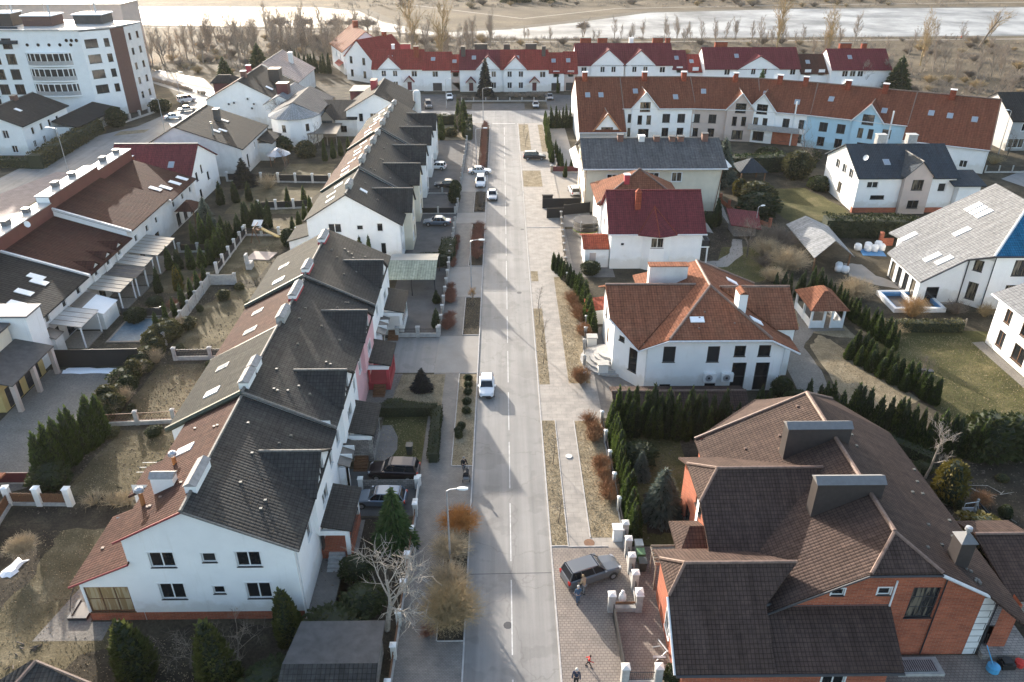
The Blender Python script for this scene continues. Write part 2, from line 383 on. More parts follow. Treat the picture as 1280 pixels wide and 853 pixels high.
def window_meshes(w, h, st, pi):
    k = (round(w, 2), round(h, 2), st, pi)
    if k in _wc: return _wc[k]
    fm, c, r, sl = ST[st]; b = min(.08, w * .09)
    f = MB(); d0, d1 = .05, .12
    f.box(0, b, d0, d1, 0, h); f.box(w - b, w, d0, d1, 0, h)
    f.box(b, w - b, d0, d1, 0, b); f.box(b, w - b, d0, d1, h - b, h)
    for i in range(1, c): f.box(w * i / c - b * .55, w * i / c + b * .55, d0 + .01, d1 - .004, b, h - b)
    for i in range(1, r): f.box(b, w - b, d0 + .02, d1 - .008, h * i / r - b * .35, h * i / r + b * .35)
    if fm == 'whitepaint' and w < 2.6:
        q = .09; f.box(-q, 0, -.03, d0, -.02, h + q); f.box(w, w + q, -.03, d0, -.02, h + q); f.box(0, w, -.03, d0, h, h + q)
    p = MB(); p.box(b * .5, w - b * .5, .095, .11, b * .5, h - b * .5)
    pane = PW if pi == 3 else Pn[pi]
    if st in ('dr', 'drr', 'gar'): pane = {'dr': W['wood'], 'drr': W['darkred'], 'gar': W['darkmetal']}[st]
    s = None
    if sl:
        s = MB(); s.box(-.06, w + .06, -.09, .05, -.055, 0); s = s.mesh('sill', [W[sl]])
    _wc[k] = (f.mesh('window', [W[fm]]), p.mesh('pane', [pane]), s)
    return _wc[k]
class Face:
    def __init__(s, h, p0, p1, outline, m):
        s.h = h; s.p0 = Vector(p0); s.p1 = Vector(p1); s.o = outline; s.m = m; s.holes = []
        s.d = (s.p1 - s.p0); s.len = s.d.length; s.d.normalize()
        s.ang = math.atan2(s.d.y, s.d.x); s.nin = Vector((-s.d.y, s.d.x))
    def win(s, c, z, w, h, st='w2', pi=None):
        """c: world coordinate of the window's centre along the wall"""
        u = abs(c - (s.p0.x if abs(s.d.x) > abs(s.d.y) else s.p0.y))
        return s.wu(u, z, w, h, st, pi)
    def wu(s, u, z, w, h, st='w2', pi=None):
        u -= w / 2
        _wn[0] += 1
        if pi is None: pi = (0, 1, 0, 2, 0, 0, 2, 1)[_wn[0] % 8]
        s.holes.append((u, z, w, h, st, pi)); return s
    def row(s, cs, z, w, h, st='w2'):
        for c in cs: s.win(c, z, w, h, st)
        return s
class House(T):
    def __init__(s, name, label, loc, mats, roofs, rz=0, group=None, local=False, cat='house'):
        super().__init__(name, label, cat, loc, rz, group, local)
        s.wm = [W[m] for m in mats]; s.rm = [Rf[m] if m in Rf else W[m] for m in roofs]
        s.F = []; s.S = []; s.wb = MB(); s.rb = MB(); s.rname = 'roof'; s.wname = 'wall'
    def face(s, p0, p1, outline, m=0):
        f = Face(s, p0, p1, outline, m); s.F.append(f); return f
    def rect(s, p0, p1, z0, z1, m=0):
        l = (Vector(p1) - Vector(p0)).length
        return s.face(p0, p1, [(0, z0), (l, z0), (l, z1), (0, z1)], m)
    def box(s, x0, x1, y0, y1, z0, z1, m=0, top=False):
        d = dict(S=s.rect((x0, y0), (x1, y0), z0, z1, m), E=s.rect((x1, y0), (x1, y1), z0, z1, m),
                 N=s.rect((x1, y1), (x0, y1), z0, z1, m), W=s.rect((x0, y1), (x0, y0), z0, z1, m))
        if top: s.wb.face([(x0, y0, z1), (x1, y0, z1), (x1, y1, z1), (x0, y1, z1)], m)
        return d
    def slab(s, pts, m=0, t=.18):
        pts = [Vector(p) for p in pts]
        n = (pts[1] - pts[0]).cross(pts[2] - pts[0])
        if n.length < 1e-6: n = (pts[2] - pts[0]).cross(pts[3] - pts[0])
        if n.z < 0: pts.reverse(); n = -n
        s.rb.slab(pts, t, m); s.S.append((pts[0], n.normalized())); return len(s.S) - 1
    def cap(s, p, q, m=0, r=.13):
        s.rb.tube([p, q], r, 6, m)
    def gable(s, x0, x1, y0, y1, ze, zr, axis='y', c=None, ze2=None, z0=0, ov=.4, og=.3, m=(0, 0), wm=0, t=.18, capm=None, cr=.13):
        ze2 = ze if ze2 is None else ze2
        if axis == 'y':
            c = (x0 + x1) / 2 if c is None else c
            d = dict(S=s.face((x0, y0), (x1, y0), [(0, z0), (x1 - x0, z0), (x1 - x0, ze2), (c - x0, zr), (0, ze)], wm),
                     E=s.rect((x1, y0), (x1, y1), z0, ze2, wm),
                     N=s.face((x1, y1), (x0, y1), [(0, z0), (x1 - x0, z0), (x1 - x0, ze), (x1 - c, zr), (0, ze2)], wm),
                     W=s.rect((x0, y1), (x0, y0), z0, ze, wm))
            k0 = (zr - ze) / (c - x0); k1 = (zr - ze2) / (x1 - c)
            a, b = y0 - og, y1 + og
            d['a'] = s.slab([(x0 - ov, a, ze - k0 * ov + t), (c, a, zr + t), (c, b, zr + t), (x0 - ov, b, ze - k0 * ov + t)], m[0], t)
            d['b'] = s.slab([(c, a, zr + t), (x1 + ov, a, ze2 - k1 * ov + t), (x1 + ov, b, ze2 - k1 * ov + t), (c, b, zr + t)], m[1], t)
            if capm is not None: s.cap((c, a, zr + t), (c, b, zr + t), capm, cr)
        else:
            c = (y0 + y1) / 2 if c is None else c
            d = dict(S=s.rect((x0, y0), (x1, y0), z0, ze, wm),
                     E=s.face((x1, y0), (x1, y1), [(0, z0), (y1 - y0, z0), (y1 - y0, ze2), (c - y0, zr), (0, ze)], wm),
                     N=s.rect((x1, y1), (x0, y1), z0, ze2, wm),
                     W=s.face((x0, y1), (x0, y0), [(0, z0), (y1 - y0, z0), (y1 - y0, ze), (y1 - c, zr), (0, ze2)], wm))
            k0 = (zr - ze) / (c - y0); k1 = (zr - ze2) / (y1 - c)
            a, b = x0 - og, x1 + og
            d['a'] = s.slab([(a, y0 - ov, ze - k0 * ov + t), (b, y0 - ov, ze - k0 * ov + t), (b, c, zr + t), (a, c, zr + t)], m[0], t)
            d['b'] = s.slab([(a, c, zr + t), (b, c, zr + t), (b, y1 + ov, ze2 - k1 * ov + t), (a, y1 + ov, ze2 - k1 * ov + t)], m[1], t)
            if capm is not None: s.cap((a, c, zr + t), (b, c, zr + t), capm, cr)
        return d
    def dormer(s, base, a, zr, sl, c_hw, zd, do, zed, zb, m=0, wm=0, ov=.25, t=.16, capm=None, dwall=None, wall=True):
        """cross gable: base = point on the main ridge (x, y); a = outward unit vector; zr ridge height; sl drop per metre"""
        hw = c_hw; a = Vector(a); b = Vector((-a.y, a.x)); B = Vector(base)
        def P(d, k, z): q = B + a * d + b * k; return (q.x, q.y, z)
        di = (zr - zd) / sl; dv = (zr - zed) / sl
        e = .04
        for sg in (1, -1):
            k = hw + ov; zz = zed - (zd - zed) / hw * ov
            dvv = (zr - zz) / sl
            s.slab([P(di, 0, zd + t + e), P(do + .25, 0, zd + t + e), P(do + .25, sg * k, zz + t + e), P(min(dvv, do + .2), sg * k, zz + t + e)], m, t)
        if capm is not None: s.cap(P(di, 0, zd + t + e), P(do + .25, 0, zd + t + e), capm, .12)
        f = None
        if wall:
            p0 = B + a * do - b * hw; p1 = B + a * do + b * hw
            f = s.face(p0, p1, [(0, zb), (2 * hw, zb), (2 * hw, zed), (hw, zd), (0, zed)], wm)
            if dwall is not None:
                q0 = B + a * dwall - b * hw; q1 = B + a * dwall + b * hw
                s.rect(q0, p0, zb, zed, wm); s.rect(p1, q1, zb, zed, wm)
        return f
    def finish(s, plinth=None):
        mb = s.wb
        for f in s.F:
            loops = [[Vector((u, z, 0)) for u, z in f.o]]
            for (u, z, w, h, st, pi) in f.holes:
                loops.append([Vector((u, z, 0)), Vector((u + w, z, 0)), Vector((u + w, z + h, 0)), Vector((u, z + h, 0))])
            flat = [p for l in loops for p in l]
            def P(u, z, d=0.):
                q = f.p0 + f.d * u + f.nin * d; return (q.x, q.y, z)
            if len(loops) == 1: mb.face([P(p.x, p.y) for p in loops[0]], f.m)
            else:
                for tri in tessellate_polygon(loops):
                    a, b, c = (flat[i] if isinstance(i, int) else i for i in tri)
                    if (b - a).cross(c - a).z < 0: b, c = c, b
                    if abs((b - a).cross(c - a).z) < 1e-7: continue
                    mb.face([P(a.x, a.y), P(b.x, b.y), P(c.x, c.y)], f.m)
                for (u, z, w, h, st, pi) in f.holes:
                    r = [(u, z), (u + w, z), (u + w, z + h), (u, z + h)]
                    for i in range(4):
                        (a, b), (c, d) = r[i], r[(i + 1) % 4]
                        mb.face([P(a, b), P(a, b, .13), P(c, d, .13), P(c, d)], f.m)
        s.wall = s.part(s.wname, mb, s.wm) if mb.f else None
        for f in s.F:
            for (u, z, w, h, st, pi) in f.holes:
                fr, pa, si = window_meshes(w, h, st, pi)
                q = f.p0 + f.d * u
                nm = 'window' if not st.startswith('dr') and st != 'gar' else ('garage_door' if st == 'gar' else 'door')
                o = link(nm, fr, s.e, (q.x - s.off[0], q.y - s.off[1], z - s.off[2]), f.ang)
                link('pane' if nm == 'window' else 'door_panel', pa, o)
                if si: link('sill', si, o)
        if s.rb.f: s.roof = s.part(s.rname, s.rb, s.rm)
        return s
    def chim(s, x0, x1, y0, y1, zb, zt, body='white', cap='dull', kind='gable', axis='y', base=None, label=None):
        mb = MB(); mb.box(x0, x1, y0, y1, zb, zt, 0)
        o = .09
        if base: mb.box(x0 - .03, x1 + .03, y0 - .03, y1 + .03, zb, base, 2)
        if kind == 'gable':
            if axis == 'y':
                xm = (x0 + x1) / 2; hh = (x1 - x0) * .38
                mb.extr([(x0 - o, y0 - o, zt), (x1 + o, y0 - o, zt), (xm, y0 - o, zt + hh)], (0, y1 - y0 + 2 * o, 0), 1)
            else:
                ym = (y0 + y1) / 2; hh = (y1 - y0) * .38
                mb.extr([(x0 - o, y1 + o, zt), (x0 - o, y0 - o, zt), (x0 - o, ym, zt + hh)], (x1 - x0 + 2 * o, 0, 0), 1)
        elif kind == 'pyr':
            xm, ym = (x0 + x1) / 2, (y0 + y1) / 2
            q = [(x0 - o, y0 - o, zt), (x1 + o, y0 - o, zt), (x1 + o, y1 + o, zt), (x0 - o, y1 + o, zt)]
            mb.grid([q, [(xm + (p[0] - xm) * .12, ym + (p[1] - ym) * .12, zt + .55) for p in q]], 1)
        else:
            mb.box(x0 - o, x1 + o, y0 - o, y1 + o, zt, zt + .1, 1)
            if kind == 'pots':
                n = max(1, int(max(x1 - x0, y1 - y0) / .5))
                for i in range(n):
                    tt = (i + .5) / n
                    cx, cy = ((x0 + x1) / 2, y0 + (y1 - y0) * tt) if axis == 'y' else (x0 + (x1 - x0) * tt, (y0 + y1) / 2)
                    mb.lathe(cx, cy, [(.13, zt + .1), (.11, zt + .45)], 8, 1)
        ms = [W[body] if body in W else Rf[body], W[cap] if cap in W else Rf[cap]]
        if base: ms.append(W['red'])
        return s.part('chimney', mb, ms, s.roof, label)
    def sky(s, i, x, y, w=.8, l=1.2, snow=False):
        p, n = s.S[i]
        z = p.z - (n.x * (x - p.x) + n.y * (y - p.y)) / n.z
        up = (Vector((0, 0, 1)) - n * n.z).normalized(); r = up.cross(n)
        c = Vector((x, y, z)); mb = MB()
        q = [c + r * (sx * w / 2) + up * (sy * l / 2) for sx, sy in ((-1, -1), (1, -1), (1, 1), (-1, 1))]
        mb.extr([a - n * .02 for a in q], tuple(n * .1), 0)
        q2 = [c + r * (sx * (w / 2 - .07)) + up * (sy * (l / 2 - .07)) for sx, sy in ((-1, -1), (1, -1), (1, 1), (-1, 1))]
        mb.extr([a + n * .078 for a in q2], tuple(n * .012), 1)
        return s.part('skylight', mb, [W['metal'] if not snow else W['whitepaint'], GL if not snow else W['snow']], s.roof)
    def dish(s, x, y, z, r=.4, ang=0, white=True):
        mb = MB(); mb.tube([(x, y, z - .5), (x, y, z)], .03, 5, 1)
        d = Vector((math.cos(ang), math.sin(ang), .5)).normalized()
        u = d.cross(Vector((0, 0, 1))).normalized(); v = u.cross(d); c = Vector((x, y, z))
        rings = [[c + d * dd + rr * (math.cos(k * .628) * u - math.sin(k * .628) * v) for k in range(10)] for rr, dd in ((.05, .05), (r * .7, .08), (r, .17), (r, .19), (r * .65, .12), (.04, .09))]
        mb.grid(rings, 0)
        return s.part('satellite_dish', mb, [W['whitepaint'], W['darkmetal']], s.roof)
    def pipe(s, pts, r=.05, m='gutter', name='downpipe'):
        mb = MB(); mb.tube(pts, r, 6); return s.part(name, mb, [W[m]])
    def bits(s, slabi, n, dx, dy, seed, size=.12, m='capdk'):
        """small vent tiles and snow hooks scattered over a slope"""
        rd = random.Random(seed); p, nn = s.S[slabi]; mb = MB()
        for i in range(n):
            x = rd.uniform(*dx); y = rd.uniform(*dy)
            z = p.z - (nn.x * (x - p.x) + nn.y * (y - p.y)) / nn.z
            mb.box(x - size, x + size, y - size, y + size, z - .05, z + .12)
        return s.part('vent_tiles', mb, [Rf[m]], s.roof)

# ------------------------------------------------------------------ plants
def leafq(mb, c, a, b, m=0):
    mb.face([c - a, c + b, c + a, c - b], m)
def rv(rd):
    while True:
        v = Vector((rd.uniform(-1, 1), rd.uniform(-1, 1), rd.uniform(-1, 1)))
        if .05 < v.length < 1: return v.normalized()
def conifer_mesh(seed, h, r, mats, n=900, s=.16, kind='thuja'):
    rd = random.Random(seed); mb = MB()
    ph = [rd.uniform(0, 6.28) for _ in range(6)]
    def prof(t, a):
        wob = 1 + .10 * math.sin(a * 2 + ph[0] + 3 * t) + .07 * math.sin(a * 5 + ph[1] - 7 * t)
        if kind == 'thuja': q = min(1, .72 + 2.2 * t) * (1 - t) ** .62 if t < 1 else 0
        elif kind == 'spruce': q = (1 - t) ** .95 * (.80 + .24 * ((t * 9.0 + .08 * math.sin(a * 3 + ph[2])) % 1.0) ** .6 if False else (1 - .28 * ((t * 8.5) % 1)))
        else: q = math.sqrt(max(0, 1 - (2 * t - .9) ** 2 / 1.21))
        return r * q * wob
    K = 9; rings = []
    for i in range(9):
        t = i / 8 * .97
        rings.append([((prof(t, 6.283 * k / K) * .82 + .01) * math.cos(6.283 * k / K), (prof(t, 6.283 * k / K) * .82 + .01) * math.sin(6.283 * k / K), .03 + h * t) for k in range(K)])
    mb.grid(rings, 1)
    for i in range(n):
        t = 1 - math.sqrt(rd.random()) if kind != 'round' else rd.random()
        t = min(t, .985); a = rd.uniform(0, 6.283)
        rr = prof(t, a) * rd.uniform(.78, 1.12)
        o = Vector((math.cos(a), math.sin(a), 0)); c = o * rr + Vector((0, 0, max(h * t, .05)))
        if kind == 'thuja':
            d = (Vector((0, 0, 1)) + o * rd.uniform(.15, .7) + rv(rd) * .25).normalized(); L_ = s * rd.uniform(.8, 1.9); w = s * .45
        elif kind == 'spruce':
            d = (o + Vector((0, 0, rd.uniform(-.55, .15))) + rv(rd) * .35).normalized(); L_ = s * rd.uniform(.9, 2.2); w = s * .42
        else:
            d = (o + Vector((0, 0, 1.2 * (t - .3))) * .8 + rv(rd) * .8).normalized(); L_ = s * rd.uniform(.7, 1.4); w = s * .6
        b = d.cross(rv(rd))
        if b.length < .1: continue
        leafq(mb, c, d * L_, b.normalized() * w, 0)
    if kind == 'thuja':
        leafq(mb, Vector((0, 0, h)), Vector((0, 0, .25)), Vector((.07, .02, 0)), 0)
    if kind == 'spruce':
        mb.tube([(0, 0, 0), (0, 0, h * 1.03)], [.09, .015], 5, 2)
    return mb.mesh('conifer', mats, weld=False)
def hedge_boxes(mb, path, w, h, rd, s=.11, dens=38, z0=0, m=0, cm=1, bump_=.12):
    for (x0, y0), (x1, y1) in zip(path, path[1:]):
        d = Vector((x1 - x0, y1 - y0, 0)); L_ = d.length; d.normalize(); nn = Vector((-d.y, d.x, 0))
        A = Vector((x0, y0, z0))
        q = [A - nn * w * .42, A + d * L_ - nn * w * .42, A + d * L_ + nn * w * .42, A + nn * w * .42]
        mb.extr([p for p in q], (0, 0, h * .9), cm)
        for i in range(int(L_ * (w + 2 * h) * dens)):
            t = rd.random() * L_; k = rd.random() * (w + 2 * h)
            wob = bump_ * (math.sin(t * 1.7 + x0) + math.sin(t * .6 + 2))
            if k < w: c = A + d * t + nn * (k - w / 2) + Vector((0, 0, h * (1 + wob * .35))); o = Vector((0, 0, 1))
            else:
                sg = 1 if k < w + h else -1
                c = A + d * t + nn * (sg * w / 2 * (1 + wob * .5)) + Vector((0, 0, ((k - w) % h))); o = nn * sg
            c += rv(rd) * .06
            dd = (o + rv(rd) * .9).normalized(); b = dd.cross(rv(rd))
            if b.length > .1: leafq(mb, c, dd * s * rd.uniform(.7, 1.5), b.normalized() * s * .6, m)
def hedge(name, label, path, w, h, mat, seed=0, s=.11, dens=38, z0=0, group=None):
    rd = random.Random(seed); t = T(name, label, 'hedge', (path[0][0], path[0][1], z0), group=group)
    a = MB(); hedge_boxes(a, path, w, h, rd, s, dens, z0)
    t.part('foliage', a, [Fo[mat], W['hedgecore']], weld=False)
    return t
def twig_burst(mb, c, r, h, n, rd, th=.02, m=0, up=.5, sub=2):
    """a leafless shrub: stems fanning out of the base"""
    for i in range(n):
        a = rd.uniform(0, 6.283); q = rd.random() ** .6
        end = Vector((r * q * math.cos(a), r * q * math.sin(a), h * rd.uniform(.55, 1.05) * (1 - .35 * q * q)))
        st = Vector((math.cos(a) * .12 * r * q, math.sin(a) * .12 * r * q, 0))
        mid = st.lerp(end, .5) + Vector((0, 0, h * .12)) + rv(rd) * .08 * h
        C = Vector(c)
        mb.tube([C + st, C + mid, C + end], [th, th * .75, th * .3], 3, m)
        for j in range(sub):
            p = mid.lerp(end, rd.uniform(-.3, .8)); e = p + (rv(rd) + Vector((end.x, end.y, h * .6)) * (.5 / max(r, h))).normalized() * h * rd.uniform(.2, .4)
            mb.tube([C + p, C + e], [th * .6, th * .25], 3, m)
def shrub_mesh(seed, r, h, n, mat, th=.02, sub=2):
    rd = random.Random(seed); mb = MB(); twig_burst(mb, (0, 0, 0), r, h, n, rd, th, 0, sub=sub)
    return mb.mesh('twigs', [Fo[mat]], weld=False)
def tree_meshes(seed, h, spread, trunk_r=.16, levels=4, first=.25, nb=(7, 5, 4, 3), bark='bark', twig='twig', up=.35, minr=.012):
    """trunk mesh and crown mesh of a leafless tree"""
    rd = random.Random(seed); tr = MB(); cr = MB()
    def grow(p, d, L_, r, lev):
        n = 4 if lev < 2 else 3; pts = [p]; rads = [r]; dd = d.copy(); q = p.copy(); seg = 4 if lev < 2 else 2
        for i in range(seg):
            dd = (dd + rv(rd) * (.16 if lev == 0 else .26) + Vector((0, 0, up * .25 if lev else .1))).normalized()
            q = q + dd * (L_ / seg); pts.append(q.copy()); rads.append(max(minr * .5, r * (1 - .75 * (i + 1) / seg)))
        (tr if lev == 0 else cr).tube(pts, rads, 7 if lev == 0 else n, 0)
        if lev + 1 >= levels: return
        k = nb[min(lev, len(nb) - 1)]
        for j in range(k):
            f = rd.uniform(first if lev == 0 else .25, .98); x = f * seg; i = min(int(x), seg - 1)
            b = pts[i].lerp(pts[i + 1], x - i)
            side = rv(rd); side = (side - dd * side.dot(dd)).normalized()
            nd = (dd * rd.uniform(.35, .8) + side + Vector((0, 0, up))).normalized()
            ll = (spread * rd.uniform(.6, 1.05) * (1.15 - .55 * f) if lev == 0 else L_ * rd.uniform(.35, .65))
            grow(b, nd, ll, max(minr, (rads[i] * .55)), lev + 1)
    grow(Vector((0, 0, 0)), Vector((0, 0, 1)), h * .85, trunk_r, 0)
    return tr.mesh('trunk', [Fo[bark]], weld=False), cr.mesh('crown', [Fo[twig]], weld=False)
def bare_tree(name, label, loc, ms, sc_=1, rz=0, group=None, cat='tree'):
    t = T(name, label, cat, loc, rz, group, True); t.e.scale = (sc_, sc_, sc_)
    link('trunk', ms[0], t.e); link('crown', ms[1], t.e); return t.e
def plant(name, label, cat, me, loc, s=1, sz=None, rz=None, group=None):
    o = link(name, me, None, loc, random.uniform(0, 6.28) if rz is None else rz)
    o.scale = (s, s, sz or s); return tag(o, label, cat, group)

# ------------------------------------------------------------------ fences, lamps
_pc = {}
def post_mesh(w, h, mat, cap):
    k = (w, h, mat, cap)
    if k not in _pc:
        m = MB(); m.box(-w / 2, w / 2, -w / 2, w / 2, 0, h, 0)
        if cap:
            q = w / 2 + .05
            m.box(-q, q, -q, q, h, h + .05, 1)
            m.grid([[(-q, -q, h + .05), (q, -q, h + .05), (q, q, h + .05), (-q, q, h + .05)], [(-.03, -.03, h + .14), (.03, -.03, h + .14), (.03, .03, h + .14), (-.03, .03, h + .14)]], 1)
        _pc[k] = m.mesh('post', [W[mat], W[cap or mat]])
    return _pc[k]
def fence(name, label, path, step=3., ph=1.3, pw=.28, pmat='concrete', cap=None, kind='picket', h=1.1, mat='darkmetal', base=.3, bmat='concrete', z0=0, group=None, cat='fence', lastpost=True):
    t = T(name, label, cat, (path[0][0], path[0][1], z0), group=group); O = Vector((path[0][0], path[0][1], z0))
    for si, ((x0, y0), (x1, y1)) in enumerate(zip(path, path[1:])):
        d = Vector((x1 - x0, y1 - y0, 0)); L_ = d.length; d.normalize(); nn = Vector((-d.y, d.x, 0)); A = Vector((x0, y0, z0))
        n = max(1, round(L_ / step)); st = L_ / n; ang = math.atan2(d.y, d.x)
        for i in range(n + 1):
            if i == n and not (lastpost and si == len(path) - 2): continue
            if pw: link('post', post_mesh(pw, ph, pmat, cap), t.e, A + d * st * i - O, ang)
        for i in range(n):
            a = A + d * (st * i + pw / 2); b = A + d * (st * (i + 1) - pw / 2); mb = MB()
            def bx(u0, u1, k, zz0, zz1, m=0):
                p = a + d * u0; q = a + d * u1; k = nn * k
                mb.extr([p - k, q - k, q + k, p + k] if False else [Vector((*(p - k).xy, z0 + zz0)), Vector((*(q - k).xy, z0 + zz0)), Vector((*(q + k).xy, z0 + zz0)), Vector((*(p + k).xy, z0 + zz0))], (0, 0, zz1 - zz0), m)
            l = (b - a).length
            if base: bx(0, l, pw * .32 or .08, 0, base, 1)
            zb = base + .06
            if kind == 'solid': bx(0, l, .03, zb - .06, h)
            elif kind == 'boards':
                k = max(1, int(l / .17))
                bx(0, l, .035, zb + .15, zb + .22); bx(0, l, .035, h - .3, h - .23)
                for j in range(k): bx(l * (j + .08) / k, l * (j + .92) / k, .018, zb - .04, h + .03 * math.sin(j * 2.4))
            elif kind == 'picket':
                bx(0, l, .025, zb + .05, zb + .1); bx(0, l, .025, h - .1, h - .05)
                k = max(2, int(l / .14))
                for j in range(k): c = l * (j + .5) / k; bx(c - .015, c + .015, .012, zb, h)
            elif kind == 'lattice':
                bx(0, l, .03, h - .05, h); bx(0, l, .03, zb, zb + .05); H_ = h - zb
                k = max(2, int(l / .3))
                for j in range(-2, k + 2):
                    for sg in (1, -1):
                        u0 = l * j / k; u1 = u0 + H_ * .8
                        if sg < 0: u0, u1 = u1, u0
                        za, zc = zb, h
                        if min(u0, u1) < 0 or max(u0, u1) > l: continue
                        p = a + d * u0; q = a + d * u1
                        mb.tube([(p.x, p.y, z0 + za), (q.x, q.y, z0 + zc)], .016, 4, 0)
            elif kind == 'rail':
                bx(0, l, .03, h - .1, h); bx(0, l, .03, zb + .25, zb + .33)
            t.part('panel', mb, [W[mat], W[bmat]])
    return t
def lamp(label, x, y, h=7.6, ax=1.6, ay=0., z0=.1):
    t = T('street_lamp', label, 'street lamp', (x, y, z0)); m = MB()
    m.tube([(x, y, z0), (x, y, z0 + 1.2), (x, y, z0 + h)], [.10, .085, .055], 8); t.part('pole', m, [W['metal']])
    m = MB(); l = math.hypot(ax, ay); m.tube([(x, y, z0 + h - .05), (x + ax * .25, y + ay * .25, z0 + h + .12), (x + ax, y + ay, z0 + h + .22)], [.05, .045, .04], 6); t.part('arm', m, [W['metal']])
    m = MB(); ux, uy = ax / l, ay / l; X, Y, Z = x + ax, y + ay, z0 + h + .22
    rings = []
    for d, w, zz in ((-.1, .06, .05), (.1, .14, .09), (.45, .17, .09), (.72, .1, .05)):
        rings.append([(X + ux * d - uy * w, Y + uy * d + ux * w, Z - .07), (X + ux * d + uy * w, Y + uy * d - ux * w, Z - .07), (X + ux * d + uy * w * .7, Y + uy * d - ux * w * .7, Z + zz), (X + ux * d - uy * w * .7, Y + uy * d + ux * w * .7, Z + zz)])
    m.grid([list(reversed(r)) for r in rings], 0); t.part('lamp_head', m, [W['whitepaint']])
    return t
# ------------------------------------------------------------------ vehicles
def carpaint(name, c, metal=.3):
    m, t, b = nt(name); b.inputs['Base Color'].default_value = rgb(c); b.inputs['Roughness'].default_value = .28; b.inputs['Metallic'].default_value = metal
    b.inputs['Coat Weight'].default_value = .6; b.inputs['Coat Roughness'].default_value = .06
    return m
CP = dict(white=carpaint('white_car_paint', (.75, .75, .75), 0), silver=carpaint('silver_car_paint', (.42, .43, .44), .6), dark=carpaint('dark_car_paint', (.02, .022, .028)),
          grey=carpaint('grey_car_paint', (.15, .155, .16), .35), blue=carpaint('steel_blue_car_paint', (.13, .17, .22), .5), maroon=carpaint('dark_wine_car_paint', (.022, .012, .014)), beige=carpaint('pale_van_paint', (.6, .6, .58), 0))
CG = glass('car_glass', (.012, .014, .018), .04)
TY = plain('tyre_rubber', (.02, .02, .02), .8); RI = plain('wheel_rim', (.4, .4, .42), .35, .7)
HL = glass('headlight_lens', (.55, .56, .58), .15); TL = plain('tail_light_lens', (.45, .02, .015), .25); BLK = plain('black_trim', (.02, .02, .02), .5)
DIM = dict(hatch=(3.75, 1.68, 1.5), sedan=(4.6, 1.78, 1.45), suv=(4.75, 1.88, 1.74), van=(4.8, 1.86, 1.95), wagon=(4.75, 1.8, 1.52))
